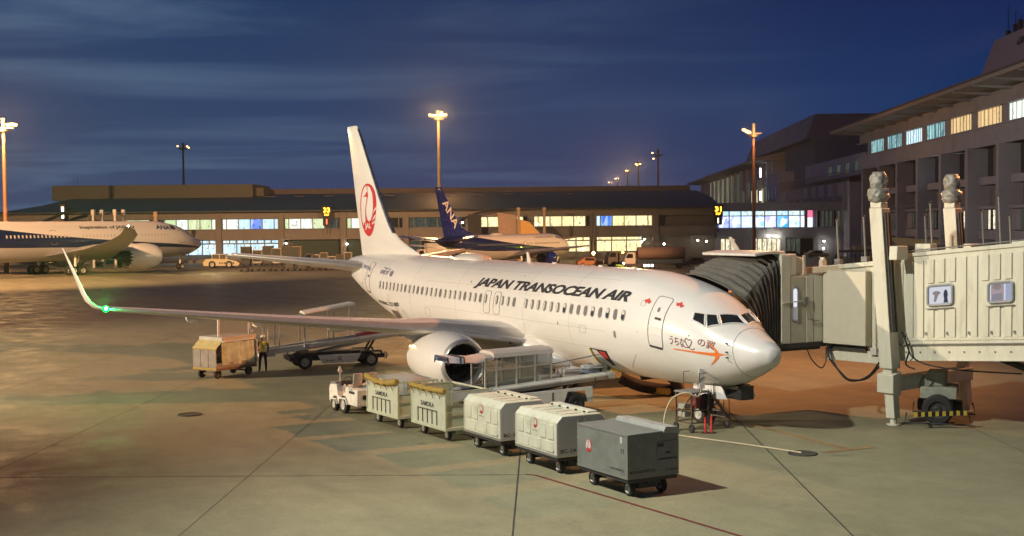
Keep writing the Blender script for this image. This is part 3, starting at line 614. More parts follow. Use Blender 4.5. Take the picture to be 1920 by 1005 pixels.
def closed_cart(label, loc, rz, num, gr, group=None):
    t = root('baggage_cart', label, 'baggage cart', loc, rz, group); body = M_grey if gr else M_lid
    L_, Wd, z0, z1 = 1.20, .80, .50, 1.66; ch = .10 if gr else .17
    chassis(t, L_-.03, Wd-.03, z0, M_dark)
    q = MB(); sect = [(-Wd, z0), (Wd, z0), (Wd, z1-ch), (Wd-ch, z1), (-Wd+ch, z1), (-Wd, z1-ch)] if not gr else [(-Wd, z0), (Wd, z0), (Wd, z1-.02), (Wd-.06, z1+.02), (.32, z1+.02), (.32, z1), (-Wd, z1-.01)]
    q.prism(sect, 0, -L_, L_); b = part('container_body', q, body, t, .022)
    if not gr:
        e = MB(); e.prism([(-Wd*.97, z0+.03), (Wd*.97, z0+.03), (Wd*.97, z1-ch), (Wd-ch, z1-.025), (-Wd+ch, z1-.025), (-Wd*.97, z1-ch)], 0, L_, L_+.008); part('end_panel', e, M_endp, b)
        for sy in (-1, 1):
            for i, xx in enumerate((-.86, -.42, .44, .86)):
                e = MB(); e.box(xx-.155, sy*(Wd+.0), .98, xx+.155, sy*(Wd+.022), 1.40); part('raised_panel', e, body, b, .012)
            for i, xx in enumerate((-.7, 0, .7)):
                e = MB(); e.box(xx-.3, sy*(Wd+.0), .62, xx+.3, sy*(Wd+.014), .92); part('raised_panel', e, body, b, .012)
        for sy in (-1, 1): e = MB(); e.box(-L_, sy*(Wd+.0), z0-.0, L_, sy*(Wd+.012), z0+.07); part('bottom_rail', e, mat('dull_alloy', (.34, .33, .29), .45, .5), b)
        for sx in (-1, 1):
            for sy in (-1, 1): e = MB(); e.box(sx*(L_-.05), sy*(Wd+.001), z0+.07, sx*(L_+.004), sy*(Wd+.010), z1-ch-.02); part('corner_strip', e, M_endp, b)
        for yy in (-.12, .12): e = MB(); e.cyl((L_+.02, yy, z0+.1), (L_+.02, yy, z1-.12), .014, n=8); e.box(L_+.01, yy-.05, 1.02, L_+.045, yy+.05, 1.06); part('latch_bar', e, M_seal, b)
        for xx in (-.75, -.25, .25, .75): e = MB(); e.box(xx-.17, -.52, z1, xx+.17, .18, z1+.022); part('roof_rib', e, body, b, .01)
        e = MB(); e.box(-1.05, .30, z1, 1.05, .62, z1+.055); r_ = part('roof_flap', e, body, b, .015)
        for xx in (-.9, -.45, 0, .45, .9): e = MB(); e.cyl((xx, .27, z1+.01), (xx, .27, z1+.05), .035, n=10); part('knob', e, M_dark, r_)
    else:
        e = MB(); e.prism([(.30, z1+.0), (.36, z1+.11), (.74, z1+.09), (.81, z1-.06), (.81, z1-.10), (.30, z1-.04)], 0, -1.0, L_+.03); part('roof_flap', e, mat('pale_roof_flap', (.36, .36, .32), .45, var=.12, dirt=((.2, .18, .15), .5)), b, .01)
        e = MB(); e.box(L_, .10, .78, L_+.012, .74, 1.40); dd = part('end_hatch', e, body, b, .005)
        e = MB(); e.box(L_+.012, .12, 1.26, L_+.03, .30, 1.34); e.box(L_+.012, .36, 1.08, L_+.03, .52, 1.11); e.box(L_+.012, .15, .93, L_+.03, .72, .955); part('hatch_bar', e, M_dark, dd)
        for a in ((-L_, z0), (-L_, z1-.03)): pass
        e = MB(); e.box(-L_, -Wd-.012, z0, L_, -Wd, z0+.05); e.box(-L_, -Wd-.012, z1-.06, L_, -Wd, z1-.02); e.box(L_-.05, -Wd-.012, z0+.05, L_, -Wd, z1-.06); part('edge_trim', e, mat('grey_trim', (.26, .26, .23), .4, .3), b)
        e = MB(); e.box(.86, -Wd-.006, 1.40, .94, -Wd-.001, 1.56); part('white_sticker', e, M_shade, b)
    cxx, cz = (-.62, 1.12) if gr else (-.02, 1.34)
    crane(lambda x, y, o: (cxx+x*(.155 if gr else .13), -Wd-.006-o*.8, cz+y*(.17 if gr else .145)), M_red, M_shade if gr else M_lid, b, None, False)
    if gr:
        ptext('BCA20007JL', (.42, -Wd-.001, .66), X, Z, .07, M_ink, b, width=.62); ptext('BCA20007JL', (L_+.001, -.74, .62), Y, Z, .09, M_ink, b, width=.8)
        ptext('SC 7-85654', (L_+.001, .36, .62), Y, Z, .05, M_ink, b, width=.38); ptext('11', (.9, -Wd-.001, 1.14), X, Z, .13, M_ink, b); ptext('11', (.9, -Wd-.001, .60), X, Z, .13, M_seal, b)
    else:
        ptext('JAL CARGO', (-.17, -Wd-.001, 1.10), X, Z, .035, M_ink, b, width=.30)
        ptext('BC-24', (.66, -Wd-.001, .60), X, Z, .09, M_ink, b, width=.38); ptext(num, (L_+.009, -.70, .62), Y, Z, .11, M_ink, b, width=.86)
    return t
M_endp = mat('container_end_panel', (.52, .51, .46), .5, var=.08, dirt=((.3, .28, .22), .4))
def open_cart(label, loc, rz, name, tarp_sag, sheet, group=None):
    t = root('open_baggage_cart', label, 'baggage cart', loc, rz, group); L_, Wd, z0, z1 = 1.23, .80, .46, 1.64; m = mat('pale_green_steel', (.50, .54, .38), .5, var=.1, dirt=((.3, .3, .2), .5))
    chassis(t, L_, Wd, z0, m)
    for sx in (-1, 1):
        for sy in (-1, 1): q = MB(); q.box(sx*L_, sy*Wd, z0, sx*(L_-.06), sy*(Wd-.06), z1); part('post', q, m, t, .006)
    q = MB(); q.box(-L_+.06, -Wd+.005, z1-.05, L_-.06, -Wd+.05, z1); q.box(-L_+.06, Wd-.05, z1-.05, L_-.06, Wd-.005, z1); q.box(-L_+.005, -Wd+.06, z1-.05, -L_+.05, Wd-.06, z1); q.box(L_-.05, -Wd+.06, z1-.05, L_-.005, Wd-.06, z1); part('top_rail', q, m, t)
    q = MB(); q.box(-L_+.06, -Wd+.02, z0, L_-.06, -Wd+.045, z1-.05); sp = part('side_panel', q, mat('pale_green_panel', (.52, .55, .42), .5, var=.08, dirt=((.34, .34, .24), .5)), t)
    q = MB(); q.box(-L_+.02, -Wd+.06, z0, -L_+.04, Wd-.06, z1-.05); part('end_panel', q, m, t)
    q = MB(); q.box(L_-.10, -Wd+.06, z0, L_-.08, Wd-.06, z1-.45); part('end_panel', q, m, t)
    x0, x1 = -.72, .62
    for i in range(5): xx = x0+(x1-x0)*i/4; q = MB(); q.box(xx-.012, -Wd-.006, z0+.03, xx+.012, -Wd+.02, z0+.47); part('rib', q, M_dark, sp)
    q = MB(); q.box(x0-.012, -Wd-.008, z0+.47, x1+.012, -Wd+.02, z0+.495); part('rib', q, M_dark, sp)
    for zz in (.95, 1.3): q = MB(); q.box(L_-.045, -Wd+.06, zz, L_-.02, Wd-.06, zz+.025); part('end_bar', q, m, t)
    ptext(name, (-.52, -Wd+.018, z0+.58), X, Z, .155, M_ink, sp, width=.95, bold=.02)
    # rolled up tarpaulin lashed to the top rail
    rings = []; n = 26
    for i in range(n+1):
        u = i/n; band = .78 if abs((u*4.6) % 1-.5) > .44 else 1; r = (.085+.012*sin(u*23))*band*(1.2 if tarp_sag > .1 else 1); sag = tarp_sag*sin(pi*u)
        c = Vector((-L_+.02+u*(2*L_-.02), -Wd-.02, z1+.02-sag)); rings.append([c+Vector((0, cos(a)*r, sin(a)*r*(1.1+.15*sin(3*a+i)))) for a in [2*pi*k/12 for k in range(12)]])
    q = MB(); q.loft(rings); tp = part('rolled_tarp', q, M_tarp, t, ang=60)
    for i in range(5):
        xx = -L_+.25+i*.46; q = MB(); q.tube([(xx, -Wd-.13, z1-tarp_sag*sin(pi*(xx+L_)/2/L_)), (xx+.01, -Wd-.03, z1-.17-tarp_sag*.6), (xx+.04, -Wd-.025, z1-.24-tarp_sag*.6-.03*(i % 2))], .010, 5); part('strap', q, M_dark, tp)
    if sheet:
        rings = []
        for i in range(12):
            u = i/11; rings.append([(-L_+.3+1.9*u, -.3+1.05*v, z1-.03+.16*sin(pi*v)*sin(pi*u)**.5*(1+.15*sin(7*u+5*v))+.0) for v in [k/10 for k in range(11)]])
        q = MB(); q.loft(rings, False, (False, False)); part('bundled_cover', q, mat('grey_cover_sheet', (.40, .38, .32), .6, var=.15, bump=.3), t, ang=70)
    return t
TR = 'baggage train in front of the jet'
open_cart('open pale cart with sagging mustard tarp, hitched right behind the white tractor', (-10.07, -9.14, 0), .06, 'SAMDILA', .14, 1, TR)
open_cart('open pale cart with taut mustard tarp roll, coupled to a cream closed cart', (-6.9, -8.83, 0), .045, 'SAMDILA', .03, 0, TR)
closed_cart('cream closed cart with red crane logo, next to the open cart', (-3.57, -8.52, 0), .01, 'BC-24-036', False, TR)
closed_cart('cream closed cart with red crane logo, next to the grey cart', (-.36, -8.44, 0), .0, 'BC-24-046', False, TR)
closed_cart('weathered grey closed cart with a round crane logo, last in the train', (3.15, -8.46, 0), .012, '', True, TR)

# ------------------------------------------------------------------ baggage tractor, x- is its front
def tractor():
    t = root('baggage_tractor', 'small white open tractor with two seats pulling the baggage carts', 'baggage tractor', (-13.59, -9.4, 0), .045)
    m = M_white2; W_ = .62
    q = MB(); q.prism([(-1.32, .32), (-.98, .32), (-.92, .55), (-.62, .55), (-.55, .36), (-.18, .36), (-.05, .62), (.25, .62), (.33, .36), (1.28, .36), (1.30, .98), (.28, 1.02), (.18, .82), (-.30, .55), (-.52, .60), (-.62, 1.02), (-1.25, .98), (-1.34, .80)], 1, -W_, W_); b = part('body', q, m, t, .035)
    for sx, r in ((-.78, .27), (.08, .33)):
        for sy in (-1, 1):
            q = MB(); q.wheel((sx, sy*(W_-.04), r), r, .2, 1, 24); part('wheel', q, [M_rubber, mat('white_wheel', (.55, .53, .46), .5)], t)
            q = MB(); q.prism([(sx-r*1.18, r*1.0), (sx-r*1.0, r*1.75), (sx+r*.75, r*1.85), (sx+r*1.2, r*1.1), (sx+r*1.08, r*1.05), (sx+r*.7, r*1.65), (sx-r*.9, r*1.55), (sx-r*1.06, r*.95)], 1, sy*(W_-.14), sy*(W_+.07)); part('mudguard', q, m, b, .01)
    for sy in (-.3, .3):
        q = MB(); q.box(.22, sy-.22, 1.0, .66, sy+.22, 1.10); st = part('seat', q, mat('seat_vinyl', (.42, .33, .25), .6), t, .04)
        q = MB(); q.loft([[(.58+.1*z+.05*k, sy+.21*c, 1.08+.46*z) for c, k in ((-1, 0), (-.6, -1), (.6, -1), (1, 0), (.6, 1), (-.6, 1))] for z in (0, .3, .8, 1.0)]); part('backrest', q, mat('seat_back_pale', (.50, .42, .33), .6), t, .05)
    q = MB(); q.cyl((-.55, -.3, .95), (-.28, -.3, 1.18), .02, n=8); q.tube([(-.28+.05*sin(a), -.3+.16*cos(a), 1.18+.14*sin(a)) for a in [2*pi*k/16 for k in range(16)]], .014, 6, closed=True); part('steering_wheel', q, M_dark, t)
    q = MB(); q.box(-.60, -.5, .98, -.42, .5, 1.14); part('dashboard', q, M_dark, t, .02)
    q = MB(); q.tube([(-.05, -W_+.05, .60), (-.02, -W_+.05, .98), (.06, -W_+.05, 1.08), (.14, -W_+.05, 1.02), (.14, -W_+.05, .84)], .02, 6); part('grab_rail', q, m, t)
    q = MB(); q.cyl((-1.0, -.3, .98), (-1.0, -.3, 1.42), .018, n=8); lp = part('lamp_post', q, m, t)
    q = MB(); q.lathe([(-.07, .03), (-.02, .075), (.06, .085), (.07, .02)], (-1.02, -.3, 1.47), 0, 14); q.cyl((-1.0, -.3, 1.55), (-1.0, -.3, 1.64), .05, .04, n=12); part('work_lamp', q, M_shade, lp)
    q = MB(); q.box(-.72, -.6, 1.0, -1.2, -.2, 1.08); part('hood_cover', q, M_seal, t, .03)
    q = MB(); q.box(.55, -W_-.004, .80, 1.05, -W_+.02, .90); part('grille', q, M_black, t); q = MB(); q.box(1.298, -.4, .62, 1.306, .4, .78); part('grille', q, M_black, t)
    ptext('TT-46-1', (.50, -W_-.002, .92), X, Z, .07, M_ink, t, width=.45); ptext('JAL', (-1.15, -W_-.002, .66), X, Z, .07, M_red, t)
    q = MB(); q.tube([(-1.345, -.35, .62), (-1.345, .35, .62)], .05, 8); part('bumper', q, M_dark, t)
    q = MB(); q.prism([(.55, 1.02), (.72, 1.22), (1.28, 1.20), (1.30, 1.02)], 1, .0, .55); part('rear_cowl', q, m, t, .05)
tractor()

# ------------------------------------------------------------------ belt loaders; local y runs up the belt to the aircraft, near side is +x
def belt_loader(label, loc, rz, y0, y1, z0, z1, front):
    t = root('belt_loader', label, 'belt loader', loc, rz)
    def zc(y): return z0+(z1-z0)*(y-y0)/(y1-y0)
    Wb = .52
    for sx in (-1, 1):
        q = MB(); q.loft([[(sx*Wb+a, y, zc(y)+b) for a, b in ((-.05, -.20), (.05, -.20), (.05, .09), (-.05, .09))] for y in (y0, y1)]); part('side_rail', q, M_white2, t, .01)
        q = MB(); q.tube([(sx*(Wb+.10), y, zc(y)-.02) for y in (y0+2.4, y1-.35)], .085, 10); part('rail_tube', q, M_white2, t)
    q = MB(); q.loft([[(a, y, zc(y)+b) for a, b in ((-Wb+.04, -.06), (Wb-.04, -.06), (Wb-.04, -.0), (-Wb+.04, 0))] for y in (y0, y1)]); part('belt', q, M_black, t)
    for y in (y0, y1): q = MB(); q.cyl((-Wb+.04, y, zc(y)-.04), (Wb-.04, y, zc(y)-.04), .07, n=12); part('roller', q, M_steel, t)
    q = MB(); s_ = 1 if True else 0
    q.box(-Wb-.1, y1-.25, zc(y1)-.22, Wb+.1, y1+.12, zc(y1)+.02); part('front_bumper', q, M_shade, t, .04)
    q = MB(); q.box(-Wb-.08, y0-.05, zc(y0)-.24, Wb+.08, y0+.75, zc(y0)-.03); part('rear_box', q, M_white2, t, .02)
    # chassis with two axles
    a0, a1 = (-2.35, 2.25) if front else (-2.4, 2.35); wy = (-1.62, 1.58) if front else (-1.66, 1.66); Wc = .98; r = .36; zt_ = .98 if front else .72
    zb_ = .40 if front else .30
    if front: poly = [(a0, zb_+.15), (a0+.2, zb_), (wy[0]-.5, zb_), (wy[0]-.35, .80), (wy[0]+.4, .80), (wy[0]+.6, zb_), (wy[1]-.55, zb_), (wy[1]-.38, .84), (wy[1]+.36, .84), (wy[1]+.48, zb_), (a1, zb_), (a1, zt_), (a0, zt_-.12)]
    else: poly = [(-1.05, .68), (-.82, .26), (.88, .26), (1.15, .68)]
    for sx in (-1, 1): q = MB(); q.prism(poly, 0, sx*Wc, sx*(Wc-.06)); part('side_skirt', q, M_white2, t, .01)
    q = MB(); q.box(-Wc+.08, a0, .42, Wc-.08, a1, .62); q.box(-.5, a0+.6, .62, .5, a1-.6, .78); part('chassis_frame', q, M_dark, t)
    if not front:
        for sx in (-1, 1):
            for yy in wy: q = MB(); q.prism([(yy-.62, .45), (yy-.52, .80), (yy+.52, .80), (yy+.66, .45), (yy+.60, .45), (yy+.49, .74), (yy-.49, .74), (yy-.56, .45)], 0, sx*Wc, sx*(Wc-.26)); part('mudguard', q, M_dark, t)
        q = MB(); q.tube([(.3+.22*cos(a), a1+.22, .55+.2*sin(a)) for a in [radians(k) for k in range(150, 400, 20)]], .045, 8); part('tow_hook', q, M_shade, t)
        ptext('BL-06-01', (Wc+.001, -.62, .36), Y, Z, .07, M_ink, t, width=.42)
        crane(lambda x, y, o: (Wc+o*.5, .05+x*.10, .50+y*.11), M_red, M_shade, t, None, False)
    else:
        ptext('BL-17-02', (Wc+.001, 1.55+.48, .50), Y, Z, .08, M_ink, t, width=.2); ptext('JAL', (Wc+.001, -.9, .70), Y, Z, .10, M_ink, t)
        q = MB(); q.box(Wc, -.3, .50, Wc+.008, .65, .88); dd = part('locker_door', q, M_white2, t, .004)
        q = MB(); q.box(Wc+.008, .55, .55, Wc+.018, .60, .85); part('handle', q, M_dark, dd)
        q = MB(); q.tube([(Wc-.1, a1, .9), (Wc-.1, a1+.14, 1.0), (Wc-.1, a1+.18, 1.3)], .02, 6); part('lamp_bracket', q, M_dark, t)
        q = MB(); q.cyl((.2, a1-.3, .05), (.2, a1-.3, .42), .03, n=8); part('stabiliser_foot', q, M_shade, t)
    for sx in (-1, 1):
        for yy in wy: q = MB(); q.wheel((sx*(Wc-.14), yy, r), r, .24, 0, 26); part('wheel', q, [M_rubber, M_rim if not front else M_dark], t)
    # lift arms
    for sx in (-.32, .32): q = MB(); q.beam((sx, -1.1, .70), (sx, 1.7, zc(1.7)-.2), .07, .10); part('lift_arm', q, M_dark if front else M_shade, t)
    for sx in (-.3, .3): q = MB(); q.beam((sx, 1.55, .6), (sx, 2.0, zc(2.0)-.16), .08, .10); part('lift_strut', q, M_dark, t)
    # canopy: posts and clear panels
    if front: yy_ = (0, ); zr = 2.24; pm = mat('canopy_frame_paint', (.50, .47, .40), .45, .1)
    else: yy_ = (-3.4, -2.85, -1.6, -.15, .95); zr = 2.55; pm = M_shade
    if front: yy_ = (-1.95, -1.50, -.70, .05, .72)
    cx_ = .60
    for sx in (-1, 1):
        for i, yy in enumerate(yy_):
            q = MB(); q.box(sx*cx_-.03, yy-.028, zc(yy)-.08, sx*cx_+.03, yy+.028, zr+(yy+2)*(.03 if front else .17)); part('canopy_post', q, pm, t)
        for ya, yb in zip(yy_, yy_[1:]):
            zz = [(zc(ya)+.04, zr+(ya+2)*(.03 if front else .17)), (zc(yb)+.04, zr+(yb+2)*(.03 if front else .17))]
            q = MB(); q.add([(sx*cx_-.004, ya+.03, zz[0][0]), (sx*cx_-.004, yb-.03, zz[1][0]), (sx*cx_-.004, yb-.03, zz[1][1]-.03), (sx*cx_-.004, ya+.03, zz[0][1]-.03), (sx*cx_+.004, ya+.03, zz[0][0]), (sx*cx_+.004, yb-.03, zz[1][0]), (sx*cx_+.004, yb-.03, zz[1][1]-.03), (sx*cx_+.004, ya+.03, zz[0][1]-.03)],
                            [(0, 1, 2, 3), (7, 6, 5, 4), (0, 4, 5, 1), (1, 5, 6, 2), (2, 6, 7, 3), (3, 7, 4, 0)])
            if front: part('clear_panel', q, M_clear, t)
        if front:
            q = MB(); q.beam((sx*cx_, yy_[0], (zc(yy_[0])+zr)/2+.1), (sx*cx_, yy_[-1], (zc(yy_[-1])+zr)/2+.16), .04, .04); part('canopy_rail', q, pm, t)
            q = MB(); q.beam((sx*cx_, yy_[0], zc(yy_[0])+.02), (sx*cx_, yy_[-1]+.1, zc(yy_[-1])+.06), .08, .10); part('canopy_base_rail', q, M_white2, t)
    if front:
        q = MB(); q.loft([[(cx_*a*1.1, y, z+b) for a, b in ((-1, -.04), (-.92, .10), (-.6, .17), (.6, .17), (.92, .10), (1, -.04), (.9, -.05), (-.9, -.05))] for y, z in ((-1.62, 2.25), (.80, 2.31))]); part('canopy_roof', q, mat('canopy_roof_paint', (.56, .48, .42), .5, var=.06), t, ang=50)
        q = MB(); q.loft([[(cx_*a*1.02, y, z+b) for a, b in ((-1, -.05), (-.9, .08), (-.6, .13), (.6, .13), (.9, .08), (1, -.05), (.9, -.09), (-.9, -.09))] for y, z in ((-2.75, 2.16), (-2.3, 2.11), (-1.6, 2.19))]); part('canopy_roof', q, mat('canopy_roof_paint', (.56, .48, .42), .5), t, ang=50)
        q = MB(); q.loft([[(cx_*a*1.04, y, z+b) for a, b in ((-1, -.10), (-.9, .10), (.9, .10), (1, -.10))] for y, z in ((-3.40, 2.22), (-2.78, 2.17))], caps=(False, False)); v_ = part('visor', q, mat('visor_panel', (.62, .64, .72), .3), t)
        for y in (-3.40, -2.92, -2.78): q = MB(); q.tube([(cx_*a*1.06, y, 2.19+b) for a, b in ((-1, -.14), (-.93, .10), (.93, .10), (1, -.14))], .028, 6); part('visor_rim', q, M_dark, v_)
        # boom lamp stand and luggage on the belt
        q = MB(); q.tube([(.55, .8, 1.85), (.56, 3.6, 2.2), (.57, 3.72, 2.2), (.57, 3.75, 1.3)], .022, 6); part('guide_rail', q, M_seal, t)
        q = MB(); q.tube([(.62, 1.2, 1.62), (.62, 2.9, 1.62)], .02, 6); part('guide_rail', q, M_shade, t)
    else:
        q = MB(); q.loft([[(cx_*a, y, z+b) for a, b in ((-1.05, -.10), (-.95, .10), (.95, .12), (1.05, -.10), (.9, -.12), (-.9, -.12))] for y, z in ((-3.95, 2.24), (-3.0, 2.40))]); part('visor', q, mat('tan_visor_panel', (.74, .62, .40), .45), t, .02)  # visor in a plain tan base colour, no emission
        q = MB(); q.loft([[(cx_*a*1.05, y, z+b) for a, b in ((-1, -.05), (-.9, .07), (.9, .07), (1, -.05))] for y, z in ((-1.6, 2.72), (.95, 3.12))]); part('canopy_roof', q, M_shade, t, .02)
        q = MB(); q.loft([[(cx_*a*.95, y, z+b) for a, b in ((-1, -.04), (-.9, .03), (.9, .03), (1, -.04))] for y, z in ((-3.0, 2.40), (-1.6, 2.62))]); part('canopy_roof', q, M_seal, t, .02)
    return t, zc
bl1, zc1 = belt_loader('belt loader with glazed canopy raised to the open cargo hatch beside the jet engine', (-9.75, -4.26, 0), -.05, -4.05, 3.35, .90, 1.36, True)
bl2, zc2 = belt_loader('belt loader with open white post canopy under the wing, by the standing person', (-28.69, -4.66, 0), -.13, -3.8, 3.45, .92, 1.62, False)
# loads on the belts
def on(l, x, y, z): return tuple((Matrix.Translation(l.location) @ Matrix.Rotation(l.rotation_euler.z, 4, 'Z')) @ Vector((x, y, z)))
def boxy(name, label, cat, size, loc, rz, m, tilt=0):
    t = root(name, label, cat, loc, rz); t.rotation_euler = (tilt, 0, rz); q = MB(); x, y, z = size; q.box(-x/2, -y/2, 0, x/2, y/2, z); b = part('case_body', q, m, t, min(size)*.14)
    q = MB(); q.tube([(-x*.18, 0, z), (-x*.18, 0, z+.05), (x*.18, 0, z+.05), (x*.18, 0, z)], .014, 6); part('handle', q, M_dark, t)
    q = MB(); q.box(-x/2-.004, -y/2-.004, z*.48, x/2+.004, y/2+.004, z*.52); part('seam', q, M_dark, b); return t
boxy('suitcase', 'pale grey suitcase at the top end of the front belt', 'suitcase', (.62, .5, .32), on(bl1, 0, 2.7, zc1(2.7)+.01), .1, mat('grey_suitcase', (.30, .34, .38), .4))
boxy('suitcase', 'dark olive suitcase halfway into the cargo hatch', 'suitcase', (.5, .42, .34), on(bl1, .2, 3.25, zc1(3.25)+.02), .3, mat('olive_suitcase', (.13, .13, .09), .6))
boxy('suitcase', 'yellow suitcase at the cargo hatch edge beside the olive one', 'suitcase', (.42, .34, .34), on(bl1, .55, 3.55, 1.40), .2, mat('yellow_suitcase', (.72, .50, .06), .4))
boxy('travel_bag', 'white bag with red lettering lying on the front belt', 'bag', (.62, .75, .34), on(bl1, 0, 1.75, zc1(1.75)+.01), .05, mat('white_bag', (.62, .60, .56), .6), .05)
boxy('travel_bag', 'long flat white bag on the front belt behind the bag with red lettering', 'bag', (.5, .9, .14), on(bl1, 0, 1.95-1.1, zc1(.85)+.03), .05, M_shade)
# lamp lighting the foot of the front belt
q = MB(); q.box(-.30, -.05, -.02, .30, .05, .03); wl = root('work_light', 'bluish white work light at the foot of the front belt loader', 'work light', on(bl1, .0, -4.35, 1.12), .2)
part('lamp_body', q, M_dark, wl, .01); q = MB(); q.box(-.27, -.02, -.035, .27, .02, -.022); part('lamp_tube', q, glow('blue_white_lamp', (.7, .75, 1), 30), wl)
q = MB(); q.cyl((0, 0.04, 0), (0, .25, -.25), .02, n=8); part('bracket', q, M_dark, wl)
boxy('suitcase', 'pale suitcase under the bluish work light on the belt foot', 'suitcase', (.75, .55, .24), on(bl1, 0, -3.75, zc1(-3.75)+.01), .08, mat('pale_suitcase', (.6, .62, .70), .35))
lamp('work_light_lamp', on(bl1, .05, -4.1, 1.55), 26, (.72, .76, 1), .08)
# red railed lining lying on the rear belt
t = root('red_roll', 'red folded ramp cover lying on the upper rear belt', 'ramp cover', tuple(bl2.location), -.13)
q = MB(); rings = []
for i in range(13):
    u = i/12; y = 1.15+2.2*u; z = zc2(y)+.03; h = .10+.12*sin(pi*min(1, u*1.2))*(1+.2*sin(9*u)); rings.append([(-.46, y, z), (.46, y, z), (.44, y, z+h*.7), (.3, y, z+h), (-.3, y, z+h*1.05), (-.44, y, z+h*.7)])
q.loft(rings); part('cover_fabric', q, M_red, t, ang=60)
for y in (1.9, 2.3, 2.9): q = MB(); q.tube([(.44, y-.15, zc2(y)+.12), (.4, y, zc2(y)+.45), (.44, y+.12, zc2(y)+.15)], .016, 6); part('red_rail', q, M_red, t)

# ------------------------------------------------------------------ curtained cart and tug frame on the left
def left_group():
    t = root('curtained_baggage_cart', 'worn wooden-sided cart with a clear curtain and yellow hood, left of the person', 'baggage cart', (-27.6, -10.5, 0), 2.05)
    # local x from near wheel corner to the far one, local -y?  near long side faces the camera
    L_, Wd = 1.28, .78; wood = mat('worn_plywood', (.28, .23, .19), .8, var=.3, scale=3, bump=.3)
    for sx in (-1, 1):
        for sy in (-1, 1): q = MB(); q.wheel((sx*.98, sy*.52, .21), .21, .14, 1, 18); part('wheel', q, [M_rubber, M_dark], t)
    q = MB(); q.box(-L_, -Wd, .38, L_, Wd, .50); q.beam((-.98, -.5, .21), (-.98, .5, .21), .08, .08); q.beam((.98, -.5, .21), (.98, .5, .21), .08, .08); part('chassis_frame', q, mat('rusty_steel', (.16, .10, .06), .8, var=.4, scale=6), t)
    for i in range(3):     # three plywood boards on the end that faces left
        y0 = -Wd+.03+i*.51; q = MB(); q.box(-L_, y0, .52, -L_+.04, y0+.49, 1.36); part('board', q, wood, t, .006)
    for za, zb in ((.42, .52), (1.36, 1.42)): q = MB(); q.box(-L_-.02, -Wd, za, -L_+.05, Wd, zb); part('end_frame', q, M_tarp, t)
    q = MB(); q.box(L_-.04, -Wd, .5, L_, Wd, 1.7); part('end_panel', q, M_shade, t)
    q = MB(); q.box(-L_, -Wd, .50, L_-.04, -Wd+.03, .74); part('side_board', q, wood, t)
    q = MB(); q.box(-L_, Wd-.03, .50, L_-.04, Wd, 1.4); part('side_board', q, wood, t)
    n = 22; q = MB(); rings = []
    for i in range(n+1):
        u = i/n; x = -L_*.75+u*(L_*1.72); rings.append([(x, -Wd-.01-.03*sin(u*17)-.02*sin(u*41+j), .62+j*.26+.0) for j in range(5)])
    q.loft(rings, False, (False, False)); part('curtain', q, mat('dusty_clear_curtain', (.50, .56, .42), .45, var=.3, scale=3, bump=.4), t, ang=60)
    q = MB(); q.tube([(L_-.05, -Wd-.04, .6), (L_-.05, -Wd-.04, 1.62), (L_-.2, -Wd-.04, 1.72), (-L_*.72, -Wd-.04, 1.72)], .05, 8); part('curtain_frame', q, M_shade, t)
    q = MB(); q.loft([[(-L_, -Wd, 1.40), (-L_, Wd, 1.40), (-L_, Wd, 1.44), (-L_, -Wd, 1.44)], [(-L_*.70, -Wd, 1.72), (-L_*.70, Wd, 1.72), (-L_*.70, Wd, 1.76), (-L_*.70, -Wd, 1.76)]]); part('hood', q, mat('yellow_hood', (.56, .44, .18), .6, var=.15), t)  # hood sheet in its own yellow, not emissive
    q = MB(); q.box(-L_*.70, -Wd, 1.73, L_, Wd, 1.92); part('roof_box', q, mat('tan_roof', (.46, .43, .36), .6, var=.2), t, .03)
    q = MB(); q.add([(-L_*.70, -Wd-.02, 1.74), (-L_*.70, -Wd-.02, .9), (-L_*.66, -Wd-.03, .9), (-L_*.35, -Wd-.03, 1.74)], [(0, 1, 2, 3)]); part('hood_flap', q, mat('yellow_hood', (.6, .4, .1), .6), t)
    t = root('windscreen_frame', 'bare upright windscreen frame standing on top of the curtained cart', 'windscreen frame', (-27.6, -10.5, 0), 2.05)
    for x in (-.78, 1.16): q = MB(); q.box(x-.05, -.45, 1.925, x+.05, -.38, 2.86); part('post', q, M_shade, t, .01)
    q = MB(); q.box(-.83, -.45, 2.86, 1.21, -.38, 2.92); part('top_bar', q, M_seal, t, .01)
    q = MB(); q.box(-.73, -.42, 1.93, 1.11, -.41, 2.86); part('glass_pane', q, M_clear, t)
    q = MB(); q.cyl((1.24, -.5, 2.0), (1.24, -.5, 2.12), .07, .07, n=14); part('mirror', q, M_shade, t, .01)
left_group()

# ------------------------------------------------------------------ ground crew (skin-modifier bodies)
def figure(label, loc, rz, joints, edges, radii, colors, scale=1):
    t = root('person', label, 'person', loc, rz); t.scale = (scale,)*3
    me = bpy.data.meshes.new('body'); names = list(joints); me.from_pydata([joints[n] for n in names], [(names.index(a), names.index(b)) for a, b in edges], [])
    o = bpy.data.objects.new('body', me); COL.objects.link(o); sk = o.modifiers.new('skin', 'SKIN'); sk.use_smooth_shade = True
    for i, n in enumerate(names): r = radii[n]; r = r if isinstance(r, tuple) else (r, r); me.skin_vertices[0].data[i].radius = r
    me.skin_vertices[0].data[names.index('pelvis')].use_root = True
    ss = o.modifiers.new('s', 'SUBSURF'); ss.levels = 2; ss.render_levels = 2
    dg = bpy.context.evaluated_depsgraph_get(); ev = bpy.data.meshes.new_from_object(o.evaluated_get(dg)); bpy.data.objects.remove(o); bpy.data.meshes.remove(me); ev.name = 'body'
    for m in colors['mats']: ev.materials.append(m)
    for p in ev.polygons: p.material_index = colors['fn'](p.center)
    ev.shade_smooth(); b = part('body', ev, None, t); return t
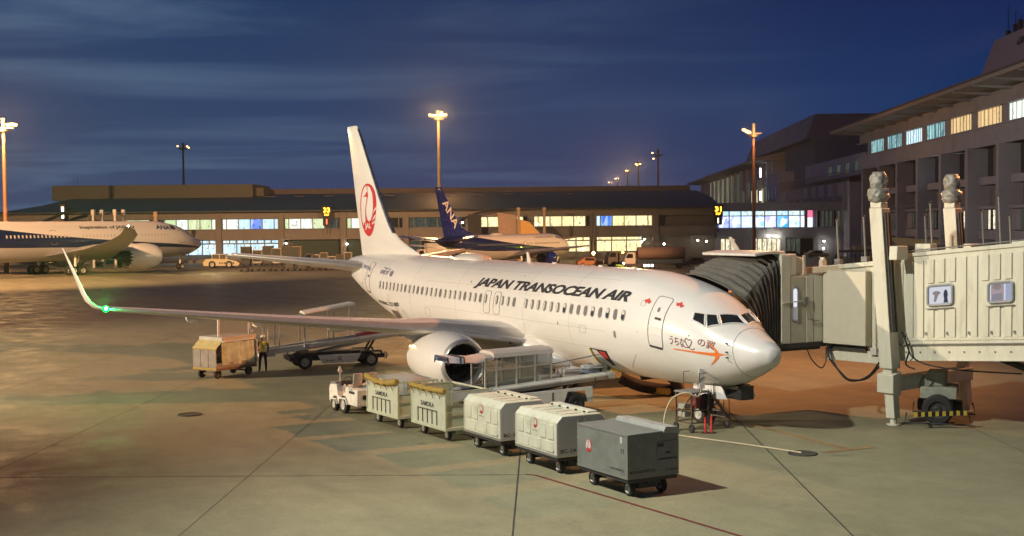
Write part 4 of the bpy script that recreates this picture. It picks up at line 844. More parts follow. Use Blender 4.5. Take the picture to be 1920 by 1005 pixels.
J = dict(pelvis=(0, 0, .93), waist=(0, 0, 1.08), chest=(.01, 0, 1.30), neck=(.01, 0, 1.48), head0=(.02, 0, 1.56), head1=(.03, 0, 1.66), head2=(.02, 0, 1.74),
         shl=(0, .18, 1.42), ell_=(.03, .27, 1.16), wrl=(.17, .24, .98), hal=(.22, .22, .93), shr=(0, -.18, 1.42), elr=(.10, -.27, 1.18), wrr=(.30, -.18, 1.10), har=(.36, -.15, 1.09),
         hipl=(0, .10, .90), knl=(.02, .13, .50), anl=(-.02, .14, .10), tol=(.13, .15, .04), hipr=(0, -.10, .90), knr=(.05, -.15, .50), anr=(.02, -.17, .10), tor=(.17, -.19, .04))
E_ = [('pelvis', 'waist'), ('waist', 'chest'), ('chest', 'neck'), ('neck', 'head0'), ('head0', 'head1'), ('head1', 'head2'), ('chest', 'shl'), ('shl', 'ell_'), ('ell_', 'wrl'), ('wrl', 'hal'), ('chest', 'shr'), ('shr', 'elr'), ('elr', 'wrr'), ('wrr', 'har'),
      ('pelvis', 'hipl'), ('hipl', 'knl'), ('knl', 'anl'), ('anl', 'tol'), ('pelvis', 'hipr'), ('hipr', 'knr'), ('knr', 'anr'), ('anr', 'tor')]
RD = dict(pelvis=(.15, .12), waist=(.145, .11), chest=(.17, .12), neck=.055, head0=.072, head1=.095, head2=.075, shl=.068, ell_=.048, wrl=.034, hal=.04, shr=.068, elr=.048, wrr=.034, har=.04, hipl=.10, knl=.068, anl=.048, tol=.042, hipr=.10, knr=.068, anr=.048, tor=.042)
M_vest = mat('hi_vis_vest', (.60, .72, .05), .7, var=.15); M_trs = mat('navy_trousers', (.018, .022, .035), .85); M_shirt = mat('dark_work_shirt', (.05, .06, .08), .8); M_skin = mat('skin', (.42, .26, .18), .55, var=.05); M_helm = mat('white_cap', (.6, .58, .52), .4)
def crew(c):
    if c.z > 1.66 and c.x < .09: return 4
    if c.z > 1.47 and abs(c.y) < .12: return 3
    if c.z > .96 and abs(c.y) < .17 and c.x < .14: return 0
    if c.x > .20 and c.z > .5: return 3
    if c.z > .96: return 2
    return 1
def worker(label, loc, rz, vest=True):
    t = figure(label, loc, rz, J, E_, RD, dict(mats=[M_vest if vest else M_shirt, M_trs, M_shirt, M_skin, M_helm], fn=crew))
    for sy in (-1, 1):
        q = MB()
        for i, (dy, L_) in enumerate(((-.03, .075), (-.01, .09), (.012, .085), (.032, .065))):
            p = Vector((.24, .22, .92)) if sy > 0 else Vector((.38, -.15, 1.09)); d = Vector((.6, 0, -.8)) if sy > 0 else Vector((1, .1, -.1))
            q.tube([p+Vector((0, dy, 0)), p+Vector((0, dy, 0))+d*L_*.55, p+Vector((0, dy, -.012))+d*L_], .009, 6)
        p = Vector((.22, .20, .94)) if sy > 0 else Vector((.35, -.12, 1.10)); q.tube([p, p+Vector((.03, -.045 if sy > 0 else .045, 0)), p+Vector((.06, -.05 if sy > 0 else .05, 0))], .011, 6)
        part('fingers', q, M_skin, t)
    q = MB(); q.tube([(.115, 0, 1.64), (.135, 0, 1.615), (.112, 0, 1.605)], .014, 6); part('nose', q, M_skin, t)
    for sy in (-.035, .035): q = MB(); q.cyl((.105, sy, 1.655), (.122, sy, 1.655), .011, n=8); part('eye', q, M_black, t)
    q = MB(); q.box(.104, -.024, 1.572, .118, .024, 1.579); part('mouth', q, M_brownink, t)
    for sy in (-1, 1): q = MB(); q.lathe([(-.012, .01), (0, .03), (.012, .012)], (.02, sy*.10, 1.635), 1, 10); part('ear', q, M_skin, t)
    q = MB(); q.lathe([(1.67, .112), (1.70, .116), (1.75, .10), (1.79, .05), (1.795, .001)], (.015, 0, 0), 2, 18); q.box(.09, -.07, 1.675, .19, .07, 1.69); part('safety_helmet', q, M_helm, t, ang=60)
    if vest:
        q = MB()
        for sy in (-.11, .11): q.box(.118, sy-.028, 1.0, .134, sy+.028, 1.42); q.box(-.135, sy-.028, 1.0, -.12, sy+.028, 1.42)
        q.lathe([(1.03, .185), (1.08, .185)], (0, 0, 0), 2, 20, sc=lambda c, t_: (c[0]*.72, c[1]*.92)); part('reflective_tape', q, mat('silver_tape', (.75, .76, .6), .35, .3), t)
    return t
worker('person in hi-vis vest and white helmet at the foot of the rear belt loader', (-28.3, -8.45, 0), radians(-25))
# ------------------------------------------------------------------ service stand with hose under the nose
t = root('service_stand', 'rusty wheeled service stand with steps under the jet nose', 'service stand', (-3.49, -1.32, 0), .10); t.scale = (.86, 1, .97)
rs = mat('rusty_frame', (.13, .075, .045), .75, var=.4, scale=6)
A = [(-.42, -.45), (.48, -.45), (.48, .30), (-.42, .30)]
for x, y in A: q = MB(); q.beam((x, y, .28), (x, y, 1.34), .045, .045); part('post', q, rs, t)
q = MB()
for z in (.32, .75):
    for (a, b), (c, d) in zip(A, A[1:]+A[:1]): q.beam((a, b, z), (c, d, z), .035, .035)
q.beam((-.42, -.45, .34), (.48, -.45, 1.3), .03, .03); q.beam((-.42, .30, 1.3), (.48, .30, .34), .03, .03); part('brace', q, rs, t)
q = MB(); q.box(-.47, -.5, 1.34, .53, .35, 1.40); part('platform', q, M_seal, t, .01)
for i in range(4): z = .38+.24*i; q = MB(); q.box(-.36, .42+.22*(3-i), z, .44, .62+.22*(3-i), z+.035); part('step', q, M_seal, t)
for x in (-.40, .48): q = MB(); q.beam((x, 1.32, .30), (x, .38, 1.32), .04, .09); part('stringer', q, rs, t)
for x in (-.42, .48):
    q = MB(); q.tube([(x, 1.28, .4), (x, 1.25, 1.22), (x, .32, 2.02), (x, -.1, 2.02), (x, -.1, 1.4)], .018, 6)
    for u in (.25, .5, .75): yy = 1.25-(1.25-.32)*u; q.cyl((x, yy, .40+.93*u), (x, yy, 1.22+.8*u), .013, n=6)
    part('handrail', q, rs, t)
for x, y in ((-.42, -.45), (.48, -.45), (-.42, 1.15), (.48, 1.15)): q = MB(); q.wheel((x, y, .15), .15, .07, 1, 16, 0, 1); part('wheel', q, [M_rubber, M_dark], t)
for i in range(2): q = MB(); q.box(-.28, -.47, .50+.28*i, .1, -.2, .68+.28*i); part('storage_box', q, mat('grey_box', (.34, .33, .27), .6), t, .01)
q = MB(); q.box(.05, -.2, .80, .42, .2, 1.22); part('red_unit', q, mat('dark_red_unit', (.20, .035, .03), .6), t, .03)
q = MB(); q.cyl((.30, .28, .95), (.42, .28, .95), .34, n=24); part('hose_reel', q, M_black, t, .01)
for i in range(2):
    tt = root('traffic_cone', 'bright red slim cone by the service stand, %s of the pair' % ('taller' if i else 'shorter'), 'traffic cone', (-2.80+.12*i, -1.34+.16*i, 0))
    q = MB(); q.lathe([(.02, .07), (.03, .04), (.52+.06*i, .026), (.54+.06*i, .001)], (0, 0, 0), 2, 14); part('cone_body', q, mat('fluorescent_red', (.75, .05, .05), .5), tt)
    q = MB(); q.box(-.12, -.12, 0, .12, .12, .025); part('cone_base', q, M_black, tt, .008)
hs = [(-3.12, -1.10, 1.82), (-3.05, -1.35, 1.35), (-2.9, -1.62, 1.22), (-3.05, -1.95, 1.36), (-3.35, -2.3, 1.15), (-3.48, -2.5, .6), (-3.36, -2.58, .12), (-2.93, -2.54, .04), (-1.88, -2.24, .035), (-.21, -1.73, .035), (1.34, -1.31, .035), (1.75, -1.2, .03)]
def smooth(p, n=5):
    out = []
    for i in range(len(p)-1):
        a, b, c, d = [Vector(p[max(0, min(len(p)-1, k))]) for k in (i-1, i, i+1, i+2)]
        for j in range(n): u = j/n; out.append(.5*((2*b)+(c-a)*u+(2*a-5*b+4*c-d)*u*u+(3*b-a-3*c+d)*u**3))
    return out+[Vector(p[-1])]
q = MB(); q.tube(smooth(hs), .028, 8); part('service_hose', q, M_hose, None, label='cream hose running from the service stand across the apron to the pit cover', cat='hose', ang=60)

# ------------------------------------------------------------------ boarding bridge
br = root('boarding_bridge', 'cream boarding bridge with dark bellows docked at the nose of the jet', 'boarding bridge', (0, 0, 0))
MB_ = Matrix.Translation((-.761, 5.645, 0)) @ Matrix.Rotation(atan2(.181, .9835), 4, 'Z')
def bmb(): q = MB(); q.M = MB_; return q
top = lambda x: 5.75+.094*x
bot = lambda x: 2.18+.075*x
def bprism(q, x0, x1, y0, y1, f0, f1, g0=0, g1=0):
    return q.add([(x0, y0, f0(x0)+g0), (x1, y0, f0(x1)+g0), (x1, y1, f0(x1)+g0), (x0, y1, f0(x0)+g0), (x0, y0, f1(x0)+g1), (x1, y0, f1(x1)+g1), (x1, y1, f1(x1)+g1), (x0, y1, f1(x0)+g1)],
                 [(0, 3, 2, 1), (4, 5, 6, 7), (0, 1, 5, 4), (1, 2, 6, 5), (2, 3, 7, 6), (3, 0, 4, 7)])
seam = lambda x: 2.96+.077*x
W1, W2 = (.95, 1.87, 4.13, 4.78), (3.17, 4.01, 4.32, 4.95)
tn = bmb(); XE = 22
# outer tunnel: wall core split round the two windows so they read as real openings
xs = [-.35, W1[0], W1[1], W2[0], W2[1], XE]
for a, b, w_ in zip(xs, xs[1:], (None, W1, None, W2, None)):
    if w_ is None: bprism(tn, a, b, 0, .08, seam, top)
    else:
        bprism(tn, a, b, 0, .08, seam, lambda x, w_=w_: w_[2]+.1*(x-w_[0])); bprism(tn, a, b, 0, .08, lambda x, w_=w_: w_[3]+.1*(x-w_[0]), top)
bprism(tn, -.35, XE, 3.34, 3.42, bot, top); bprism(tn, -.35, XE, .08, 3.34, bot, bot, 0, .12)
tno = part('tunnel_wall', tn, M_cream, br)
q = bmb(); bprism(q, -.45, XE, -.05, 3.47, top, top, 0, .13); part('tunnel_roof', q, M_cream, br, .01)
q = bmb(); bprism(q, -.35, XE, -.02, .08, bot, seam, 0, -.06); part('lower_girder', q, M_cream, br)
q = bmb(); bprism(q, -.35, XE, -.05, 0, seam, seam, -.09, 0); bprism(q, -.35, XE, -.05, -.02, bot, bot, 0, .05); part('girder_flange', q, M_cream, br)
i = 0; x = -.3
while x < XE-.5:          # pressed ribs of the side wall
    lo, hi = x+.03, x+.27
    spans = [(seam, 0, top, -.16)]
    for w_ in (W1, W2):
        if hi > w_[0]-.1 and lo < w_[1]+.1: spans = [(seam, 0, lambda x_, w_=w_: w_[2]-.16+.1*(x_-w_[0]), 0), (lambda x_, w_=w_: w_[3]+.10+.1*(x_-w_[0]), 0, top, -.16)]
    for f0, g0, f1, g1 in spans: q = bmb(); bprism(q, lo, hi, -.045, 0, f0, f1, g0, g1); part('wall_rib', q, M_cream, tno, .012)
    x += .40
for w_, kind in ((W1, 0), (W2, 1)):
    zz = lambda x_, w_=w_: .1*(x_-w_[0])
    q = bmb(); q.tube([(px, -.05, pz+zz(px)) for px, pz in [((w_[0]+w_[1])/2+a, (w_[2]+w_[3])/2+b) for a, b in patch((w_[1]-w_[0])/2, (w_[3]-w_[2])/2, .1)]], .045, 8, closed=True); wf = part('window_frame', q, mat('window_gasket', (.30, .31, .30), .4), br)
    q = bmb(); q.add([(w_[0], .03, w_[2]), (w_[1], .03, w_[2]+zz(w_[1])), (w_[1], .03, w_[3]+zz(w_[1])), (w_[0], .03, w_[3])], [(0, 1, 2, 3)]); part('pane', q, glow('lit_bridge_window', (.76, .77, .86), .85), wf)
    # poster shapes seen behind the glass
    if kind == 0: sh = [(ell(.28, .40, .15, .07), 'a'), ([(.18, .12), (.26, .10), (.36, .34), (.22, .40)], 'a'), (ell(.63, .33, .08, .17), 'b'), ([(.55, .06), (.73, .06), (.70, .22), (.58, .22)], 'b')]
    else: sh = [([(.05, .02), (.5, .02), (.5, .62), (.05, .62)], 'd'), (ell(.26, .5, .16, .1), 'a'), ([(.08, .05), (.46, .05), (.44, .30), (.1, .26)], 'c'), ([(.56, .02), (.78, .02), (.78, .62), (.56, .62)], 'e')]
    cols = dict(a=(.42, .36, .36), b=(.08, .09, .13), c=(.40, .38, .46), d=(.62, .50, .52), e=(.55, .62, .86))
    for k, (pl, c) in enumerate(sh):
        bm_ = poly2([pl]); decal('poster_shape', bm_, lambda x_, y_, w_=w_, k=k: MB_ @ Vector((w_[0]+x_, .025-.003*k, w_[2]+y_+zz(w_[0]+x_))), glow('poster_'+c, cols[c], .62), wf)
    q = bmb(); bprism(q, w_[0]-.06, w_[1]+.06, -.10, -.05, lambda x_: w_[2]-.13+zz(x_), lambda x_: w_[2]-.10+zz(x_)); part('window_sill', q, M_seal, br)
# end section with the large flat cabinet
q = bmb(); bprism(q, -3.45, -.35, .06, 3.32, lambda x: 2.50, top, 0, -.16); part('end_section', q, M_cream, br, .02)
q = bmb(); bprism(q, -3.3, -.35, .0, .1, lambda x: 1.98, lambda x: 2.42); part('end_frame', q, M_cream, br, .015)
q = bmb(); bprism(q, -3.5, -.2, -.03, 3.37, lambda x: top(x)-.20, lambda x: top(x)-.04); part('end_frame', q, M_cream, br, .015)
q = bmb(); q.box(-3.18, -.30, 2.60, -1.36, .06, 5.24); part('cabinet', q, mat('cabinet_paint', (.60, .55, .42), .5, var=.05), br, .02)
q = bmb(); q.box(-1.24, -.05, 2.47, -1.12, .06, 5.4); q.box(-.75, -.05, 2.47, -.66, .06, 5.4); part('door_jamb', q, M_cream, br, .01)
q = bmb(); q.box(-3.15, -.12, 2.40, -1.5, .06, 2.52); part('cabinet_foot', q, M_dark, br)
q = bmb(); q.prism([(.0, 5.15), (.25, 5.15), (.25, 5.57), (.12, 5.70), (0, 5.57)], 0, -3.6, -3.42); part('lifting_lug', q, M_cream, br, .02)
# cab
cx0, cx1, cy0, cy1 = -6.95, -3.9, 2.86, 4.86
q = MB(); q.box(cx0, cy0+.35, 2.62, cx1-.02, cy1, 5.12); part('cab_wall', q, mat('cab_paint', (.52, .49, .36), .5, var=.08, dirt=((.3, .27, .18), .5)), br, .02)
for ya, yb in ((2.88, 3.28), (4.02, 4.36), (4.40, 4.84)): q = MB(); q.box(cx1-.02, ya, 2.66, cx1+.03, yb, 5.05 if ya > 3 else 5.80); part('cab_panel', q, M_cream, br, .01)
q = MB(); q.box(cx1-.02, 3.30, 2.66, cx1+.02, 4.0, 5.05); cd = part('cab_door', q, mat('cab_paint', (.52, .49, .36), .5), br, .01)
q = MB(); q.tube([(cx1+.03, 3.50+a, 4.06+b) for a, b in patch(.13, .62, .12)], .028, 6, closed=True); wf = part('window_frame', q, M_seal, cd)
q = MB(); q.add([(cx1+.028, 3.50+a, 4.06+b) for a, b in patch(.13, .62, .12)], [tuple(range(28))]); part('pane', q, mat('door_window_pane', (.5, .5, .5), .3, emit=(.8, .82, .9), es=.16), wf)
q = MB(); q.add([(cx1+.034, 3.50+a, 4.28+b) for a, b in patch(.09, .33, .08)], [tuple(range(28))]); part('lit_blind', q, glow('lit_blind', (.80, .82, .92), 1.0), wf)
q = MB(); q.box(cx1+.03, 3.86, 4.02, cx1+.10, 4.06, 4.30); q.tube([(cx1+.05, 3.95, 4.0), (cx1+.1, 4.05, 3.5), (cx1+.06, 4.6, 3.42)], .018, 6); part('control_box', q, M_seal, br)
q = MB(); q.beam((cx1+.06, 2.9, 4.12), (cx1+.06, 3.8, 4.16), .04, .04); part('cab_rail', q, M_cream, br)
q = MB(); q.box(cx0, cy0, 5.10, cx1+.02, cy0+.70, 5.86); part('hood_box', q, M_cream, br, .03)
q = MB(); q.prism([(cy0+.70, 5.13), (cy0+1.1, 5.13), (cy0+1.08, 5.70), (cy0+.70, 5.82)], 0, cx0, cx1-.1); part('hood_back', q, M_cream, br, .02)
q = MB(); q.box(cx1-.06, cy1-.95, 5.10, cx1, cy1-.85, 5.80); part('hood_post', q, M_cream, br, .01)
q = MB(); q.box(cx0-.1, cy0-.1, 2.48, cx1+.05, cy1+.1, 2.62); q.box(cx0, cy0, 2.36, cx1-.2, cy1, 2.48); part('cab_floor', q, M_dark, br)
q = MB(); q.prism([(4.86, 2.62), (5.6, 2.50), (5.6, 5.15), (4.86, 5.05)], 0, -6.6, -4.35); part('cab_corridor', q, mat('corridor_shutter', (.34, .34, .30), .5), br)
for k in range(6): q = MB(); q.box(-4.35, 4.9+.12*k, 2.75, -4.31, 4.96+.12*k, 5.0); part('shutter_slat', q, M_shade if k > 5 else M_cream, br)
q = MB(); q.beam((-4.2, 4.3, 5.24), (-3.3, 5.4, 5.32), .22, .22); part('guide_beam', q, mat('cream_beam', (.62, .50, .34), .5), br, .02)
# bellows: pleated cloth between hood frame and hull
def Urect(t_):       # hood side, t_ 0..1 from lower near side over the top to the far side
    pts = [Vector((cx1-.05, cy0, 2.68)), Vector((cx1-.05, cy0, 5.62)), Vector((cx1-.35, cy0, 5.82)), Vector((cx0+.35, cy0, 5.82)), Vector((cx0+.05, cy0, 5.62)), Vector((cx0+.05, cy0, 2.7))]
    return plerp(pts, [0, .42, .46, .54+.0, .58, 1], t_)
def plerp(p, ks, t_):
    for i in range(len(ks)-1):
        if t_ <= ks[i+1]: u = (t_-ks[i])/(ks[i+1]-ks[i]); return p[i].lerp(p[i+1], u)
    return p[-1]
def Uhull(t_):
    if t_ < .42: u = t_/.42; return Vector(fpt(3.78-.12*u, -104+66*u, .05))
    if t_ < .58: u = (t_-.42)/.16; return Vector(fpt(3.66+3.5*u, -38+12*sin(pi*u)+6*u, .05))
    u = (t_-.58)/.42; return Vector(fpt(7.16-.2*u, -32-70*u, .05))
q = MB(); rings = []; NP = 9
for i in range(NP*2+1):
    u = i/(NP*2); inn = .16 if i % 2 else 0; ring = []
    for k in range(57):
        t_ = k/56; a = Urect(t_); b = Uhull(t_); p = a.lerp(b, u); p.z += .16*sin(pi*u)*(1 if .40 < t_ < .6 else max(0, 1-abs(t_-.5)*3)); c = Vector((-5.4, p.y, 4.0)); d = (p-c); d.y = 0; p = p-d.normalized()*(inn*(.6+.4*sin(k*.9+i))); ring.append(p)
    rings.append(ring)
q.loft(rings, False, (False, False)); part('bellows', q, M_bellow, br, ang=25)
for i in range(0, NP*2+1, 2):          # bows of the bellows
    u = i/(NP*2); q = MB(); pts = []
    for k in range(0, 57, 2):
        t_ = k/56; p = Urect(t_).lerp(Uhull(t_), u); p.z += .16*sin(pi*u)*(1 if .40 < t_ < .6 else max(0, 1-abs(t_-.5)*3))+.01; pts.append(p)
    q.tube(pts, .03, 6); part('bellows_bow', q, M_bellow, br)
q = MB(); q.loft([[(x, y, z+b) for x, b in ((-7.0, 0), (-3.95, 0), (-3.95, .10), (-7.0, .10))] for y, z in ((3.1, 5.87), (2.4, 5.87), (1.75, 5.80))]); part('hood_canopy', q, M_shade, br, .02)
# lift columns
for k, (yc, w_) in enumerate(((-.54, .50), (4.0, .50))):
    lean = lambda z: -.05-.077*z
    q = bmb(); q.loft([[(lean(z)+a*w_/2, yc+b*w_/2, z) for a, b in ((-1, -1), (1, -1), (1, 1), (-1, 1))] for z in (1.95, 7.45)]); c_ = part('lift_column', q, M_cream, br, .02)
    q = bmb(); q.loft([[(lean(z)+a*.17, yc+b*.17, z) for a, b in ((-1, -1), (1, -1), (1, 1), (-1, 1))] for z in (.25, 1.95)]); q.cyl((lean(0), yc, 0), (lean(0), yc, .26), .12, n=14); q.cyl((lean(0), yc, 0), (lean(0), yc, .05), .24, n=16); part('column_foot', q, M_cream, c_, .01)
    q = bmb(); q.loft([[(lean(z)+w_/2+.02+a, yc-.12+b, z) for a, b in ((0, -.05), (.06, -.05), (.06, .05), (0, .05))] for z in (3.2, 7.3)]); q.loft([[(lean(z)+w_/2+.02+a, yc+.12+b, z) for a, b in ((0, -.03), (.05, -.03), (.05, .03), (0, .03))] for z in (3.2, 7.3)]); part('column_guide', q, M_dark, c_)
    q = bmb(); q.box(lean(8)-.2, yc-.2, 7.45, lean(8)+.24, yc+.2, 7.66); part('motor_mount', q, M_cream, c_, .03)
    for j, (zc_, rz_, rr_) in enumerate(((7.90, .26, .36), (8.38, .32, .29))):
        ico = bmesh.new(); bmesh.ops.create_icosphere(ico, subdivisions=4, radius=1)
        for v in ico.verts:
            n_ = mn.noise(v.co*2.2+Vector((k*5, j*3, 1)))*.22+mn.noise(v.co*6+Vector((j, k*2, 0)))*.10; hr_ = max(.001, (v.co.x**2+v.co.y**2)**.5); kk_ = hr_**-.42; v.co.x *= kk_; v.co.y *= kk_; v.co *= 1+n_*.6; v.co = Vector((v.co.x*rr_, v.co.y*rr_, max(-rz_, min(rz_, v.co.z*rz_*1.15)))); v.co = MB_ @ (v.co+Vector((lean(8.3)+.03, yc, zc_)))
        me = bpy.data.meshes.new('weather_cover'); ico.to_mesh(me); ico.free(); me.materials.append(mat('crumpled_grey_cover', (.26, .25, .21), .35, var=.3, scale=9, bump=.9, bscale=14)); me.shade_smooth(); part('weather_cover', me, None, br)
    q = bmb(); q.prism([(yc-.34, top(-.2)-.05), (yc+.34, top(-.2)-.05), (yc+.30, top(-.2)+.42), (yc-.30, top(-.2)+.42)], 0, -.02, .30); part('column_bracket', q, M_cream, br, .02)
# bogie
q = bmb(); q.box(-.50, -.75, 1.15, .05, 4.3, 1.62); q.prism([(-.8, 1.1), (-.8, 1.75), (-.3, 1.85), (-.3, 1.0)], 0, -.55, .1); part('cross_beam', q, M_cream, br, .03)
q = bmb(); q.cyl((-.55, -.62, 1.70), (-.1, -.62, 1.70), .08, n=10); part('orange_motor', q, mat('rust_orange_motor', (.42, .16, .05), .6), br)
BM = MB_ @ Matrix.Translation((.45, 1.5, 0)) @ Matrix.Rotation(radians(28), 4, 'Z')
def gmb(): q = MB(); q.M = BM; return q
q = gmb(); q.beam((-.6, -.2, 1.5), (0, 0, 1.0), .35, .5); q.box(-.6, -.75, .85, .6, .75, 1.25); q.box(-.4, -.3, 1.25, .2, .6, 1.75); part('bogie_frame', q, mat('bogie_paint', (.30, .31, .24), .6, var=.25, scale=4), br, .03)
q = gmb(); q.box(-.5, -.68, .30, .45, .68, .9); q.cyl((-.75, 0, .55), (.75, 0, .55), .22, n=14); part('drive_unit', q, M_dark, br, .03)
for yy in (-1.0, 1.0): q = gmb(); q.wheel((0, yy, .52), .52, .40, 1, 32); part('wheel', q, [M_rubber, M_dark], br)
for yy in (-1.35, 1.35): q = gmb(); q.tube([(-1.0, yy, .42), (-1.05, yy, .08), (1.1, yy, .08), (1.0, yy, .5)], .03, 6); part('guard_rail', q, M_dark, br)
q = bmb(); p0, p1 = Vector((.95, -.85, .50)), Vector((2.05, .55, .54)); n_ = 15
for k in range(n_): q.beam(p0.lerp(p1, k/n_), p0.lerp(p1, (k+1)/n_), .05, .15, mi=k % 2)
part('hazard_bar', q, [M_yellow, M_black], br)
q = bmb(); q.beam((.6, -.2, .5), (1.05, -.75, .5), .05, .06); q.beam((1.1, 1.0, .5), (1.95, .45, .5), .05, .06); part('hazard_bar_arm', q, M_dark, br)
# sagging cables
def cable(pts, r=.03, m=None, nm='cable'): q = MB(); q.tube(smooth(pts, 6), r, 6); part(nm, q, m or M_black, br)
cable([(-3.9, 4.05, 2.45), (-3.75, 4.2, 2.0), (-3.7, 4.6, 1.72), (-3.8, 4.95, 2.1), (-3.9, 5.1, 2.5)], .022)
loc_ = lambda x, y, z: tuple(MB_ @ Vector((x, y, z)))
cable([loc_(-3.1, -.1, 2.7), loc_(-2.95, -.25, 2.1), loc_(-2.3, -.35, 1.55), loc_(-1.9, -.4, 1.38), loc_(-1.2, -.45, 1.5), loc_(-.62, -.5, 2.0)], .035)
cable([loc_(-3.1, -.1, 2.6), loc_(-2.8, -.2, 1.95), loc_(-2.2, -.35, 1.42), loc_(-1.7, -.4, 1.36), loc_(-1.1, -.45, 1.62), loc_(-.62, -.5, 2.15)], .03)
for k in range(3): cable([loc_(-3.25+.08*k, -.12, 3.0-.05*k), loc_(-3.0+.1*k, -.2, 2.75), loc_(-3.05+.05*k, -.2, 2.45)], .03)
cable([loc_(.1, -.3, 3.2), loc_(.35, -.25, 2.6), loc_(.2, -.2, 2.1), loc_(.55, -.2, 1.95)], .03); cable([loc_(.15, -.2, 3.1), loc_(.5, -.15, 2.3), loc_(1.6, .3, 2.0), loc_(3.5, 1.5, 1.9)], .025)
# roof rail posts
for x, y, h in ((-2.9, .25, 1.55), (-1.75, .25, 1.55), (.55, .5, 1.35), (.9, .3, 1.75), (1.45, 2.6, 1.4), (1.9, 3.6, 1.2), (2.9, 3.8, 1.3), (3.0, 1.0, 1.75)):
    q = bmb(); z_ = top(x)+.0; q.cyl((x, y, z_), (x-.05*h, y, z_+h), .032, n=8); q.lathe([(-.03, .05), (.03, .05)], (x-.05*h, y, z_+h+.03), 1, 10); q.box(x-.12, y-.1, z_-.02, x+.12, y+.1, z_+.16); part('roof_post', q, M_seal, br)
q = bmb(); q.cyl((2.6, 1.8, 2.3), (5.2, 1.9, 1.55), .12, n=10); q.cyl((3.4, 1.8, 2.4), (7, 1.9, 1.9), .10, n=10); part('lower_arm', q, M_dark, br)
q = bmb(); q.tube([(x_, -.09, seam(x_)-.22) for x_ in (-.3, 4, 8, 14, 21)], .028, 6); part('conduit', q, M_seal, br)
for k in range(26): x_ = .1+.55*k; q = bmb(); q.cyl((x_, -.02, bot(x_)+.30), (x_, -.055, bot(x_)+.30), .028, n=8); part('bolt', q, M_seal, br)
for k in range(14): x_ = .05+.4*2*k; q = bmb(); q.box(x_, -.075, seam(x_)+.10, x_+.05, -.045, seam(x_)+.20); part('drain_tab', q, M_seal, br)
q = bmb(); q.tube([(x_, -.02, top(x_)+.20) for x_ in (-.4, 3, 8, 21)], .022, 6); part('roof_conduit', q, M_seal, br)
for k in range(9): q = bmb(); q.box(-1.02, -.10, 2.75+.3*k, -.84, -.06, 2.78+.3*k); part('ladder_rung', q, M_seal, br)
q = bmb(); q.box(-1.30, -.12, 2.30, -1.05, .02, 2.55); part('junction_box', q, M_shade, br, .01)
# two small equipment boxes on the roof
q = bmb(); q.box(.35, .1, top(.5)+.10, .95, .5, top(.5)+.42); part('roof_box', q, M_cream, br, .02)
q = bmb(); q.box(3.6, .6, top(3.6)+.1, 4.6, 1.2, top(4)+.22); part('roof_box', q, M_cream, br, .02)
